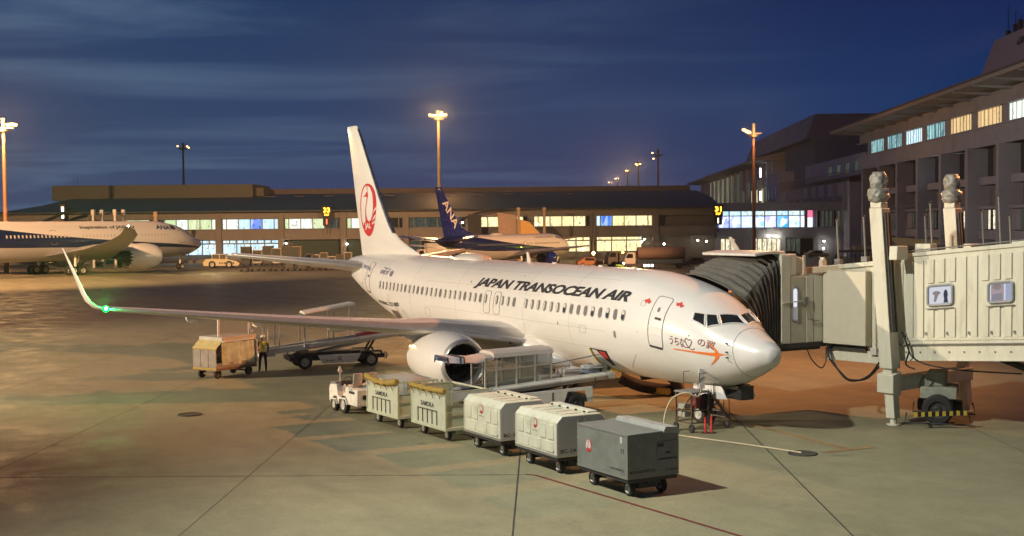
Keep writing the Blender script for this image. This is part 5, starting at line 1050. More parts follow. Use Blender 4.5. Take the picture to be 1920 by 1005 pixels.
# ------------------------------------------------------------------ background, laid out on the terminal grid: l = along the pier, d = away from the camera
M_conc = mat('pier_concrete', (.175, .160, .145), .85, var=.12, scale=.4, dirt=((.15, .13, .10), .5))
M_conc2 = mat('terminal_concrete', (.32, .32, .37), .85, var=.12, scale=.3, dirt=((.11, .10, .10), .5))
M_roof = mat('blue_green_roof', (.028, .066, .085), .55, var=.15, scale=.3, stretch=(1, .1, 1))
M_roofband = mat('roof_band', (.085, .07, .068), .8, var=.1)
M_mull = mat('mullion', (.20, .18, .15), .6, var=.1)
M_dglass = mat('unlit_glass', (.02, .026, .03), .15, var=.2)
M_shut = mat('dark_green_shutter', (.012, .035, .022), .6, var=.2)
def lit(name, a, b, s, vs=2.2, hs=.5, mixp=(.35, .65), dark=(.02, .03, .02), dk=.5):
    "glazing with a lit interior: blocks of furniture and partitions"
    m = bpy.data.materials.new(name); m.use_nodes = True; t = m.node_tree; t.nodes.clear()
    co = t.nodes.new('ShaderNodeTexCoord'); oi = t.nodes.new('ShaderNodeObjectInfo'); va = t.nodes.new('ShaderNodeVectorMath'); va.operation = 'ADD'
    sc = t.nodes.new('ShaderNodeVectorMath'); sc.operation = 'SCALE'; sc.inputs[3].default_value = 37; t.links.new(oi.outputs['Random'], sc.inputs[0])
    t.links.new(co.outputs['Object'], va.inputs[0]); t.links.new(sc.outputs[0], va.inputs[1])
    mp_ = t.nodes.new('ShaderNodeMapping'); mp_.inputs['Scale'].default_value = (vs, .01, hs); t.links.new(va.outputs[0], mp_.inputs[0])
    v = t.nodes.new('ShaderNodeTexVoronoi'); v.distance = 'CHEBYCHEV'; v.inputs['Scale'].default_value = 1; t.links.new(mp_.outputs[0], v.inputs[0])
    sepc = t.nodes.new('ShaderNodeSeparateColor'); t.links.new(v.outputs['Color'], sepc.inputs[0])
    m1 = t.nodes.new('ShaderNodeMix'); m1.data_type = 'RGBA'; t.links.new(sepc.outputs[0], m1.inputs[0]); m1.inputs[6].default_value = (*a, 1); m1.inputs[7].default_value = (*b, 1)
    g_ = t.nodes.new('ShaderNodeMath'); g_.operation = 'GREATER_THAN'; g_.inputs[1].default_value = 1-dk; t.links.new(sepc.outputs[1], g_.inputs[0])
    n_ = t.nodes.new('ShaderNodeTexNoise'); n_.inputs['Scale'].default_value = 2.6; n_.inputs['Detail'].default_value = 5; t.links.new(va.outputs[0], n_.inputs[0])
    r_ = t.nodes.new('ShaderNodeMapRange'); r_.inputs[1].default_value = .42; r_.inputs[2].default_value = .78; t.links.new(n_.outputs[0], r_.inputs[0])
    mu = t.nodes.new('ShaderNodeMath'); mu.operation = 'MULTIPLY'; t.links.new(g_.outputs[0], mu.inputs[0]); t.links.new(r_.outputs[0], mu.inputs[1])
    m2 = t.nodes.new('ShaderNodeMix'); m2.data_type = 'RGBA'; t.links.new(mu.outputs[0], m2.inputs[0]); t.links.new(m1.outputs[2], m2.inputs[6]); m2.inputs[7].default_value = (*dark, 1)
    e = t.nodes.new('ShaderNodeEmission'); t.links.new(m2.outputs[2], e.inputs[0]); e.inputs[1].default_value = s; o = t.nodes.new('ShaderNodeOutputMaterial')
    gl_ = t.nodes.new('ShaderNodeBsdfGlossy'); gl_.inputs['Roughness'].default_value = .1; ms = t.nodes.new('ShaderNodeMixShader'); ms.inputs[0].default_value = .06; t.links.new(e.outputs[0], ms.inputs[1]); t.links.new(gl_.outputs[0], ms.inputs[2]); t.links.new(ms.outputs[0], o.inputs[0]); return m
G = dict(g=lit('lit_greenish', (.55, .72, .38), (.80, .82, .52), 1.3, dk=.28), b=lit('lit_bluish', (.45, .75, .95), (.85, .95, .90), 1.35, dk=.2), w=lit('lit_white', (.75, .85, .70), (.9, .95, .85), 1.5, dk=.22),
         y=lit('lit_yellow', (1.0, .78, .36), (1.0, .92, .55), 1.45, dk=.3), z=lit('lit_deep_blue', (.05, .20, .85), (.55, .75, 1), 1.2, dk=.3), d=M_dglass, k=lit('dim_interior', (.05, .06, .045), (.10, .12, .09), .8, dk=.6),
         c=lit('lit_curtain', (.95, .66, .32), (.60, .40, .18), 1.3, 5, .02, dk=.25), t=lit('lit_teal', (.34, .62, .62), (.03, .08, .12), 1.6, 4, .3, dk=.5), s=lit('lit_shop', (1, .93, .70), (.6, .5, .3), 1.5, 3, 1, dk=.5))
# ---- pier
pier = root('pier_building', 'long low pier with a dark curved roof and lit departure windows behind the jets', 'terminal building', BG(0, 245), RZ)
PX = lambda u: (u-960)*245/2369.4
q = MB(); x0, x1 = PX(-120), PX(1342)
q.box(x0, 1.5, 0, x1, 34, 9.7); part('core_wall', q, M_conc, pier)
q = MB(); q.box(x0, -.25, 8.45, x1, 1.6, 9.75); q.box(x0, -.15, 4.45, x1, 1.6, 6.35); part('spandrel', q, M_conc, pier)
q = MB(); q.box(x0, -.32, 6.30, x1, -.15, 6.42); q.box(x0, -.34, 4.36, x1, -.15, 4.47); part('sill_course', q, M_conc, pier)
q = MB(); q.box(x0, -1.6, 9.75, x1+.4, .3, 10.05); part('eave', q, M_roofband, pier)
# curved roof, hipped on the left
xl = PX(-20)
q = MB(); prof = [(-1.6, 10.05), (2, 11.2), (7, 12.3), (14, 13.2), (20, 13.7), (30, 13.8)]
q.loft([[(x, y, z if k else 10.05+(z-10.05)*.02) for y, z in prof]+[(x, 34, 9.8), (x, -1.6, 9.8)] for x, k in ((PX(-10), 0), (PX(100), 1), (x1-.8, 1))]); part('roof', q, M_roof, pier, ang=60)
q = MB(); q.loft([[(x, y, 10.05+(z-10.05)*k) for y, z in prof]+[(x, 34, 9.8), (x, -1.6, 9.8)] for x, k in ((x1-.8, 1), (x1+.5, .8), (x1+1.2, .02))]); part('roof_end', q, M_roof, pier, ang=60)
q = MB(); q.box(PX(95), 20, 13.3, x1-2, 32, 14.75); part('roof_parapet', q, M_roofband, pier)
q = MB(); q.box(PX(58), 12, 12.6, PX(452), 30, 15.6); q.box(PX(452), 14, 12.6, PX(470), 28, 14.9); part('raised_roof_hall', q, mat('raised_hall_cladding', (.085, .08, .065), .8), pier)
for u in (95, 102): q = MB(); q.cyl((PX(u), 14, 15.2), (PX(u), 14, 17.2), .05, n=6); part('roof_antenna', q, M_dark, pier)
for u in range(480, 1330, 58): q = MB(); q.box(PX(u), 9.5, 12.9, PX(u+20), 10.3, 13.05); part('roof_vent', q, M_roofband, pier)
cols = [528+117*k for k in range(-6, 7)]
M_shop = G['s']
for u in cols:
    q = MB(); q.box(PX(u)-.55, -.42, 0, PX(u)+.55, 1.5, 9.72); part('column', q, M_conc, pier)
pat = {-6: 'dddddd', -5: 'dddddd', -4: 'kkkkkk', -3: 'kkkggd', -2: 'gwwgww', -1: 'wbbwwb', 0: 'bwwwgg', 1: 'gwkkdd', 2: 'kkkkkd', 3: 'dyydyd', 4: 'yyyyyd', 5: 'bzyyyy', 6: 'ggggkg'}
pat[0] = 'gwwgkk'; pat[-1] = 'wwbzbb'; pat[-2] = 'kgwggw'
wme = {}; fme = {}
def window(par, xc, z0, w_, h_, g_, y=.05, name='window', fr=.07):
    key = (round(w_, 2), round(h_, 2), g_ if isinstance(g_, str) else g_.name)
    if key not in wme:
        q = MB(); q.box(-w_/2, .02, 0, w_/2, .06, h_); wme[key] = mesh(q, 'pane', G[g_] if isinstance(g_, str) else g_)
        q = MB(); q.box(-w_/2, -.06, 0, -w_/2+fr, .06, h_); q.box(w_/2-fr, -.06, 0, w_/2, .06, h_); q.box(-w_/2+fr, -.06, 0, w_/2-fr, .06, fr); q.box(-w_/2+fr, -.06, h_-fr, w_/2-fr, .06, h_); fme[key] = mesh(q, name, M_mull)
    o = part(name, fme[key], None, par, loc=(xc, y, z0)); part('pane', wme[key], None, o); return o
for k, u in enumerate(cols[:-1]):
    kk = k-6+0; p = pat.get(kk, 'dddddd'); a = PX(u)+.62; b = PX(u+117)-.62; W_ = b-a; ws = [.075, .2125, .2125, .2125, .2125, .075]; x = a
    for i, fr_ in enumerate(ws): ww = fr_*W_; window(pier, x+ww/2, 6.44, ww-.05, 2.0, p[i if i < 6 else 5], .55); x += ww
    # ground floor
    if kk in (-2, -1, 4):
        g2 = {-2: 'b', -1: 'b', 4: 'y'}[kk]; n = 8
        for i in range(n): window(pier, a+W_*(i+.5)/n, 3.72, W_/n-.08, .62, g2, .5)
        for i in range(4): window(pier, a+W_*(i+.5)/4, 1.5, W_/4-.08, 2.12, g2, .5)
    elif kk == 5:
        for i in range(3): window(pier, a+W_*(i+.5)*.27/1, 3.72, W_*.27-.08, .62, 'y', .5); window(pier, a+W_*(i+.5)*.27, 1.5, W_*.27-.08, 2.12, 'y', .5)
    elif kk in (0, 1):
        q = MB(); q.box(a+(1.2 if kk == 0 else 0), .6, 0, b-.3, .7, 4.3); sh_ = part('roller_shutter', q, M_shut, pier)
        for j in range(12): q = MB(); q.box(a+(1.3 if kk == 0 else .1), .56, .35*j+.05, b-.4, .6, .35*j+.12); part('slat', q, M_shut, sh_)
    else:
        for i in range(5): window(pier, a+W_*(i+.5)/5, .6, W_/5-.08, 3.4, 'k' if (i+k) % 3 else 'd', .7)
q = MB(); q.box(x0, -.05, 0, x1, .3, .5); part('plinth', q, M_conc, pier)
def wall_lamp(u, v, d, par, col=(1, .95, .8), s=60, r=.16):
    z = 7+(419.6-.0095*(u-960)-v)*d/2369.4; q = MB(); q.lathe([(-r, .01), (-r*.5, r*.8), (r*.5, r*.8), (r, .01)], ((u-960)*d/2369.4, -.6, z), 0, 10); p_ = part('wall_lamp', q, glow('wall_lamp_glow', col, s) if (col, s) not in _wl else _wl[(col, s)], par); _wl[(col, s)] = p_.data.materials[0]
    q = MB(); q.box((u-960)*d/2369.4-.06, -.6, z+.05, (u-960)*d/2369.4+.06, 0, z+.12); part('lamp_bracket', q, M_dark, p_); return z
_wl = {}
for u, v in ((538, 456), (652, 457), (868, 417), (884, 424), (1008, 420), (1208, 448), (1245, 457), (1308, 450), (1324, 452), (1203, 453)): wall_lamp(u, v, 245, pier)
# gate number signs
def gate_sign(txt_, small, u, vt, lab, d=243.5):
    t = root('gate_sign', lab, 'gate sign', BG((u-960)*d/2369.4, d, 0), RZ); hz = 419.6-.0095*(u-960); z = 7+(hz-vt)*d/2369.4
    q = MB(); q.box(-.9, -.2, z-2.0, .9, .2, z+.05); q.box(-.75, -.18, z-3.7, .75, .18, z-2.0); part('sign_box', q, M_black, t)
    q = MB(); q.box(-.1, 0, z-5.2, .1, .15, z-3.7); q.box(-.1, .1, z-2.4, .1, 1.6, z-2.2); part('bracket', q, M_dark, t)
    og = glow('amber_digits', (1, .42, .03), 6); ptext(txt_, (-.62, -.21, z-1.15), X, Z, .95, og, t, width=1.25, bold=.03); ptext(small, (-.5, -.21, z-1.8), X, Z, .42, og, t, width=1.0, bold=.03)
    ptext('1', (-.12, -.19, z-3.4), X, Z, 1.0, glow('red_digit', (1, .12, .05), 4) if txt_ == '33' else glow('white_digit', (1, .8, .6), 4), t, bold=.03)
gate_sign('33', '767', 614, 387, 'lit amber gate number 33 left of the crane-tailed jet'); gate_sign('31', '737', 1347, 385, 'lit amber gate number 31 at the right end of the pier roof')
t = root('gate_sign', 'small lit white stop signal on the pier eave behind the twin-aisle jet', 'gate sign', BG(-840*243/2369.4, 243, 0), RZ); q = MB(); q.box(-.5, -.2, 8.6, .5, .2, 11.6); part('sign_box', q, M_dark, t)
q = MB(); q.box(-.22, -.24, 10.2, .22, -.2, 11.1); q.box(-.22, -.24, 8.9, .22, -.2, 9.8); part('lit_digits', q, glow('white_signal', (1, .85, .6), 5), t)
# ---- link building with the lit advertising wall
link = root('link_building', 'grey link building with a row of lit blue advertising panels', 'terminal building', BG(0, 247), RZ)
LX = lambda u: (u-960)*247/2369.4
q = MB(); q.box(LX(1344), .6, 0, LX(1640), 22, 9.9); part('core_wall', q, M_conc2, link)
q = MB(); q.box(LX(1344), -.2, 9.1, LX(1640), .7, 10.5); q.box(LX(1344), -.2, 3.9, LX(1640), .7, 5.75); part('spandrel', q, M_conc2, link)
q = MB(); q.box(LX(1344), -.5, 10.5, LX(1640), 21, 10.7); part('flat_roof', q, M_conc2, link)
adc = [(.18, .22, .85), (.25, .40, .95), (.55, .65, 1), (.05, .45, 1), (.45, .35, .85), (.02, .35, .95), (.30, .65, 1), (.75, .8, .85)]
for i in range(8):
    xa, xb = LX(1346+22.2*i), LX(1346+22.2*(i+1)); c = adc[i]
    window(link, (xa+xb)/2, 8.15, xb-xa-.10, .95, 'b', .3)
    m_ = lit('advert_%d' % i, c, (.75, .85, 1), 1.7, .9, .9, dk=.25, dark=(c[0]*.3, c[1]*.4, c[2]*.7)); G['ad%d' % i] = m_
    o = window(link, (xa+xb)/2, 5.8, xb-xa-.06, 2.32, 'ad%d' % i, .3, 'advert_panel')
    xm = (xa+xb)/2; wv = glow('advert_white', (.85, .93, 1), 1.6) if 'aw' not in _wl else _wl['aw']; _wl['aw'] = wv
    q = MB(); q.prism(ell(xm+R.uniform(-.3, .3), 6.9, .45, .75, 14) if i % 2 else [(xm-.7, 5.95), (xm-.2, 5.95), (xm+.5, 7.9), (xm+.1, 7.9)], 1, .24, .29); part('advert_shape', q, wv, link)
q = MB(); q.box(LX(1509), .1, 5.8, LX(1518), .3, 9.1); part('advert_end_panel', q, M_seal, link)
q = MB(); q.box(LX(1515), .05, 7.7, LX(1524), .3, 9.15); part('pink_panel', q, glow('pink_sign', (1, .16, .30), 1.4), link); q = MB(); q.box(LX(1515), .05, 5.85, LX(1524), .3, 7.7); part('white_panel', q, _wl['aw'], link)
for i in range(14): window(link, LX(1536+7.6*i), 5.8, .56, 3.2, 'k' if i % 4 else 'd', .25)
for i in range(15): q = MB(); q.box(LX(1532+7.6*i)-.09, -.25, 5.7, LX(1532+7.6*i)+.09, .1, 9.2); part('fin', q, M_conc2, link)
for u in (1344, 1400, 1468, 1530, 1580, 1632): q = MB(); q.box(LX(u)-.5, -.3, 0, LX(u)+.5, .6, 3.9); part('column', q, M_conc2, link)
for u0, n, g_ in ((1352, 3, 's'), (1412, 6, 's'), (1475, 4, 'k')):
    for i in range(n): window(link, LX(u0+9*i+4.5), .4, .86, 3.3, g_, .35)
q = MB(); q.box(LX(1502), .2, 0, LX(1526), .4, 3.6); part('dark_doorway', q, M_black, link)
for u, v, s in ((1440, 443, 90), (1456, 443, 90), (1544, 452, 60), (1543, 465, 60)): wall_lamp(u, v, 247, link, (1, .95, .75), s, .3 if s > 100 else .16)
lamp('link_lamp', BG(LX(1450), 245.4, 3.6), 220, (1, .9, .65), .3)
# ---- main terminal: facade runs towards the camera on the right
FD = Vector((.0541, .9985)); 
def FT(t_, off, z=0):          # t_: distance along the facade, off: + into the building
    l = 52.9+.0542*t_+off; return BG(l, t_, z)
FR = RZ+radians(90)-math.atan(.0542)        # local x along the facade away from camera, local -y ... into the building = -y
term = root('main_terminal', 'main terminal at the right with deep eaves, concrete piers and lit upper windows', 'terminal building', FT(0, 0), FR)
# local frame: x = distance away, y = towards the apron (left in view), so the building lies at -y
q = MB(); q.box(60, -40, 0, 241, -3.2, 23.2); part('core_wall', q, M_conc2, term)
q = MB(); q.box(60, -3.2, 16.7, 241, 0, 19.0); q.box(60, -3.2, 21.5, 241, -.3, 23.4); part('spandrel', q, M_conc2, term)
q = MB(); q.box(60, -.3, 16.5, 241.4, .25, 16.75); q.box(60, -.2, 18.95, 241.4, .15, 19.15); q.box(60, -.4, 21.4, 241.4, .1, 21.6); part('string_course', q, M_conc2, term)
q = MB(); q.prism([(4.6, 23.6), (4.6, 24.1), (-6, 26.2), (-40, 27), (-40, 23.0), (-2, 23.4)], 0, 58, 245); part('eave_roof', q, mat('eave_concrete', (.28, .25, .23), .85, var=.15), term)
q = MB(); q.prism([(4.75, 24.1), (4.75, 24.35), (-6, 26.45), (-6, 26.2)], 0, 58, 245.2); part('roof_edge', q, mat('dark_roof_edge', (.05, .05, .07), .7), term)
for i in range(22): x = 66+8.2*i; q = MB(); q.prism([(4.4, 23.45), (4.4, 23.62), (-2, 23.42), (-2, 22.9)], 0, x, x+.6); part('eave_beam', q, M_conc2, term)
q = MB(); q.prism([(-6, 26), (-9, 33.6), (-30, 33.8), (-30, 26)], 0, 60, 190); part('roof_screen', q, mat('roof_screen_panel', (.24, .22, .25), .8), term)
fm = Matrix(((1, 0, 0), (0, 1, 0), (0, 0, 1)))
ptext('Ok', (177.5, -8.0, 31.1), (-1, 0, 0), Vector((0, -3, 7.6)).normalized(), 1.25, M_black, term, width=3.0, bold=.04, off=.12)
for dx, h in ((0, 4.4), (1.6, 3.2), (2.6, 2.2)): q = MB(); q.cyl((185.5-dx*2, -9.5, 33.5), (185.5-dx*2, -9.5, 33.5+h), .10, .05, n=6); q.box(185.2-dx*2, -9.8, 33.5, 185.8-dx*2, -9.2, 34.4+.3*dx); part('roof_antenna', q, M_black, term)
seq = {0: 't', 1: 't', 2: 'b', 3: 't', 4: 'c', 5: 'c', 6: 'w', 7: 'k', 8: 'c', 9: 'k'}
wt = []
for i in range(14):
    xc = 227-12.4*i
    if xc < 66: break
    window(term, xc, 19.2, 9.6, 2.2, seq.get(i, 'k'), -.5)
    for j in (-3.9, -2.6, -1.2, .4, 2.2, 3.6): q = MB(); q.box(xc+j-.07, -.5, 19.2, xc+j+.07, -.40, 21.4); part('mullion', q, M_mull, term)
    q = MB(); q.box(xc+4.85, -.8, 19.15, xc+7.55, -.35, 21.42); part('wall_pier', q, M_conc2, term)
for i in range(15):
    xc = 233.5-12.6*i
    if xc < 66: break
    q = MB(); q.box(xc-.6, -3.2, 0, xc+.6, .9, 16.5); q.box(xc+1.6, -3.2, 0, xc+2.1, .1, 16.5); part('pier_column', q, M_conc2, term)
    a, b = xc-11.8, xc-.8
    q = MB(); q.box(a, -3.0, 11.6, b, -.5, 12.6); q.box(a, -3.0, 8.4, b, -.2, 8.75); q.box(a, -3.0, 4.4, b, -.4, 5.6); part('spandrel', q, M_conc2, term)
    q = MB(); q.box(a+1.4, -2.0, 8.9, b-1.4, -1.5, 11.2); part('louvre_panel', q, mat('louvre_grey', (.17, .165, .17), .8), term)
    q = MB(); q.box(a+.5, -2.4, 0, b-.5, -1.9, 3.6); part('ground_panel', q, M_conc2 if i % 2 else M_black, term)
    for j in range(4): g_ = 'w' if (i == 3 and j < 3) else 'k' if (i == 6 and j < 2) else 'd'; window(term, a+1.5+2.6*j, 12.7, 2.4, 3.7, g_, -1.6)
    q = MB(); q.box(a+6.2, -1.4, 12.6, a+6.5, -1.0, 16.5); part('mullion', q, M_mull, term)
    for j in range(3): window(term, a+3.2+1.9*j, 5.75, .75, 2.5, 's' if i in (4, 5) else 'k', -.7)
    q = MB(); q.box(a+7.8, -1.2, 5.7, b, -.6, 8.3); part('wall_panel', q, M_conc2, term); q = MB(); q.box(a, -1.2, 5.7, a+2.3, -.6, 8.3); part('wall_panel', q, M_conc2, term)
    if i < 5: 
        q = MB(); q.box(a, .3, 9.3, b, .34, 9.36); part('balcony_rail', q, M_seal, term)
        for j in range(10): q = MB(); q.box(a+.1+1.1*j, .3, 8.4, a+.16+1.1*j, .34, 9.3); part('baluster', q, M_seal, term)
# middle section, stepped back
mid = root('terminal_middle_wing', 'dark recessed middle wing of the terminal under slanted roof panels', 'terminal building', FT(0, 0), FR)
q = MB(); q.box(241.5, -40, 0, 301, -6, 20); q.box(301, -40, 0, 345, -3, 26.4); part('core_wall', q, mat('dark_blue_cladding', (.12, .125, .15), .8, var=.15), mid)
for i in range(6):
    x = 301.5+18*i; q = MB(); q.prism([(-.5, 26.4), (-3, 32.4), (-14, 32.4), (-14, 26.0)], 0, x, x+16.6); part('slanted_panel', q, mat('roof_screen_panel', (.24, .22, .25), .8), mid)
q = MB(); q.prism([(-14, 26.0), (-14, 32.3), (-40, 32.3), (-40, 26.0)], 0, 301.6, 400); q.prism([(-.7, 26.3), (-3.1, 32.3), (-40, 32.3), (-40, 26.0)], 0, 300.6, 301.4); part('roof_block', q, mat('roof_block', (.15, .13, .15), .8), mid)
q = MB(); q.box(241.5, -6, 0, 330, 1.5, 14.4); part('lower_block', q, M_conc2, mid)
for i in range(9):
    x = 243.5+9.6*i; q = MB(); q.box(x, 1.4, 9.0, x+.5, 2.3, 14.4); part('pier_fin', q, M_conc2, mid); q = MB(); q.box(x+1.1, 1.5, 9.4, x+9.0, 1.62, 12.0); part('recess_panel', q, mat('louvre_grey', (.17, .165, .17), .8), mid)
q = MB(); q.box(241.5, 1.45, 14.4, 330, 1.6, 14.6); q.box(241.5, 1.45, 16.6, 330, 1.6, 16.75); part('balcony_rail', q, M_seal, mid)
for i in range(44): q = MB(); q.box(242+2*i, 1.48, 14.6, 242.16+2*i, 1.58, 16.6); part('baluster', q, M_seal, mid)
q = MB(); q.box(241.5, -6, 16.0, 306, -1.5, 20.1); part('upper_block', q, M_conc2, mid)
for i in range(8): window(mid, 244+4.4*i, 16.8, 3.8, 1.9, 'k' if i % 2 else 'd', -1.42)
q = MB(); q.box(330.5, -6, 0, 352, 1.0, 20.0); part('stair_block', q, M_conc2, mid)
for i in range(3): window(mid, 335+6.2*i, 12.4, 4.6, 4.6, 'd', 1.08)
for z in (14.4, 21.0):
    q = MB(); q.box(361-.3, 1.3, z-1.4, 361+.3, 1.6, z+1.2); q.box(361-1.1, 1.3, z-.2, 361+1.1, 1.6, z+.2); part('wall_light', q, glow('stair_light', (.85, .97, 1), 7), mid)
# far glazed wing
far = root('terminal_far_wing', 'far end of the terminal with tall dim glazing under a sloping eave', 'terminal building', FT(0, 0), FR)
q = MB(); q.box(352.5, -40, 0, 560, -.8, 23.6); part('core_wall', q, M_conc2, far)
q = MB(); q.prism([(4.5, 24.0), (4.5, 24.5), (-6, 26.8), (-40, 27), (-40, 23.6), (-1, 23.6)], 0, 350, 575); part('eave_roof', q, mat('eave_concrete', (.28, .25, .23), .85), far)
gd = lit('dim_glass_wall', (.17, .17, .11), (.28, .27, .19), .9, .25, .2, dk=.6); G['gd'] = gd
for i in range(8): window(far, 420+12.5*i+7, 12.5, 11.6, 10.6, 'gd' if i > 1 else 'k', -.7, fr=.3)
for i in range(5): window(far, 366+12.5*i, 14.5 if i % 2 else 12, 8, 5, 'k', -.7, fr=.3)
for i in range(14): q = MB(); q.box(358+15*i, -.9, 0, 359+15*i, .1, 23.6); part('pier_column', q, M_conc2, far)
q = MB(); q.box(352.5, -.8, 8, 560, 3, 11.4); part('canopy', q, M_conc2, far)
for i in range(3): q = MB(); q.box(371+11*i, -.75, 12.0, 373.2+11*i, -.55, 16.5); part('lit_slot', q, glow('lit_slot', (.8, .72, .45), .7), far)
h = MB(); h.prism([(-60, 0), (-60, 12), (-20, 19), (10, 17), (30, 12), (60, 0)], 1, 0, 30); hl = root('hangar', 'low dark hangar roof just left of the far terminal wing', 'building', BG(62, 640), RZ); part('hangar_hull', h, M_roofband, hl)
# ---- light masts
def mast(u, v, d, label, heads, r=.30, paint=(.42, .28, .16), base=0, power=0, ecol=(1, .62, .22), es=60, beam=0, cone=40):
    z = 7+(419.6-.0095*(u-960)-v)*d/2369.4; t = root('light_mast', label, 'light mast', BG((u-960)*d/2369.4, d, 0), RZ, 'apron light masts')
    m = mat('mast_paint_%s' % round(paint[0]*100), paint, .6, .2, var=.2, scale=.6); q = MB(); q.cyl((0, 0, 0), (0, 0, z-.6), r*1.25, r*.75, n=14); part('mast_pole', q, m, t, ang=60)
    q = MB(); q.cyl((0, 0, z-1.0), (0, 0, z-.7), r*3.2, r*3.2, n=16); q.box(-r*5, -.12, z-.55, r*5, .12, z-.35); q.cyl((0, 0, z-.7), (0, 0, z+1.1), r*1.1, n=10); part('lamp_platform', q, M_dark, t)
    ge = glow('sodium_glow_%d' % es, (ecol[0], ecol[1]*.95, ecol[2]*.9), 9 if es > 100 else 5)
    for i, (dx, dz) in enumerate(heads):
        q = MB(); q.box(dx-.36, -.34, z+dz-.26, dx+.36, .22, z+dz+.26); h_ = part('floodlight', q, M_dark, t, .04)
        q = MB(); q.prism(ell(dx, z+dz, .31, .22, 14), 1, -.37, -.345); part('lamp_lens', q, ge, h_)
    if power: lamp('mast_lamp', BG((u-960)*d/2369.4, d-2.2, z), power, SOD, .6)
    if beam: lamp('mast_beam_lamp', BG((u-960)*d/2369.4, d-1.2, z), beam, ecol, .5, cone, (30.9, -27, z-(z-7)*.6 if cone > 30 else 8), 1)
    return t
mast(12, 235, 200, 'tall orange-lit light mast at the left behind the twin-aisle jet', [(-1.0, 0), (.9, 0), (1.5, .1), (2.0, 0)], .32, (.45, .24, .12), power=24000, es=130, beam=45000)
mast(825, 217, 280, 'brightest light mast, behind the pier right of the red crane tail', [(-1.8, .1), (-1.1, 0), (-.3, 0), (.4, .1), (1.0, 0), (1.6, .1), (.7, .6)], .40, (.62, .50, .30), power=7000, es=190, beam=120000)
mast(347, 275, 400, 'dark light mast with a small twin lamp above the raised pier roof', [(-1.6, .1), (1.4, 0), (1.9, -.4)], .38, (.07, .065, .07), es=70)
mast(1414, 245, 200, 'light mast in front of the lit advertising panels', [(-1.6, .1), (-1.15, -.15), (-.8, -.3)], .26, (.30, .15, .09), power=3500, es=90, beam=9000)
mast(1235, 287, 380, 'dark light mast right of the distant row of bright lamps', [(-1.7, 0), (-1.4, -1.7)], .34, (.09, .065, .07), es=90)
mast(1198, 308, 520, 'distant yellow light mast, nearest of the clustered row', [(-1, 0), (0, .2), (.8, 0), (-.3, -.5)], .42, (.25, .16, .14), es=170, beam=240000, cone=9)
mast(1178, 320, 620, 'distant light mast, second of the clustered row', [(-.8, 0), (0, .1)], .42, (.25, .16, .14), es=170, beam=240000, cone=9)
mast(1159, 335, 800, 'distant pinkish light mast, third of the clustered row', [(-1.5, 0), (-.5, .2), (.4, 0), (-.6, -.8)], .55, (.35, .25, .22), ecol=(1, .6, .38), es=240, beam=520000, cone=7)
mast(1146, 342, 920, 'distant pinkish light mast, last of the clustered row', [(-1.5, 0), (-.5, .2), (.4, 0), (-.6, -.8)], .6, (.35, .25, .22), ecol=(1, .6, .38), es=240, beam=520000, cone=7)
# ------------------------------------------------------------------ other airliners
def livery(name, sw):
    "white crown, blue band sweeping from the tail down to the chin, pale belly; follows the hull in object space"
    m = bpy.data.materials.new(name); m.use_nodes = True; t = m.node_tree; b = t.nodes['Principled BSDF']; b.inputs['Roughness'].default_value = .3; b.inputs['Coat Weight'].default_value = .4
    co = t.nodes.new('ShaderNodeTexCoord'); se = t.nodes.new('ShaderNodeSeparateXYZ'); t.links.new(co.outputs['Object'], se.inputs[0])
    def curve(pts):
        c = t.nodes.new('ShaderNodeFloatCurve'); cu = c.mapping.curves[0]; mr_ = t.nodes.new('ShaderNodeMapRange'); mr_.inputs[1].default_value = -38.2; mr_.inputs[2].default_value = 0; t.links.new(se.outputs['X'], mr_.inputs[0]); t.links.new(mr_.outputs[0], c.inputs['Value'])
        pts = [((38.2-s)/38.2, z/8) for s, z in pts][::-1]; pts.sort()
        cu.points[0].location = pts[0]; cu.points[-1].location = pts[-1]
        for p in pts[1:-1]: cu.points.new(*p)
        c.mapping.update(); mu = t.nodes.new('ShaderNodeMath'); mu.operation = 'MULTIPLY'; mu.inputs[1].default_value = 8; t.links.new(c.outputs[0], mu.inputs[0]); return mu.outputs[0]
    up_ = curve([(0, 2.25), (4, 2.75), (10, 3.15), (18, 3.75), (26, 4.6), (31, 5.3), (34, 6.0), (38.2, 6.4)]); lo = curve([(0, 2.2), (4, 2.45), (10, 2.62), (20, 2.75), (28, 2.9), (34, 3.4), (38.2, 3.9)])
    def gt(a, b_): g_ = t.nodes.new('ShaderNodeMath'); g_.operation = 'GREATER_THAN'; t.links.new(a, g_.inputs[0]); t.links.new(b_, g_.inputs[1]); return g_.outputs[0]
    m1 = t.nodes.new('ShaderNodeMix'); m1.data_type = 'RGBA'; t.links.new(gt(se.outputs['Z'], lo), m1.inputs[0]); m1.inputs[6].default_value = (.42, .41, .40, 1); m1.inputs[7].default_value = (.010, .018, .075, 1)
    m2 = t.nodes.new('ShaderNodeMix'); m2.data_type = 'RGBA'; t.links.new(gt(se.outputs['Z'], up_), m2.inputs[0]); t.links.new(m1.outputs[2], m2.inputs[6]); m2.inputs[7].default_value = (.74, .72, .69, 1); t.links.new(m2.outputs[2], b.inputs['Base Color']); return m
M_liv = livery('blue_and_white_livery', 0)
ana = root('passenger_jet', 'blue-tailed white passenger jet parked at the pier behind the crane-tailed jet', 'airplane')
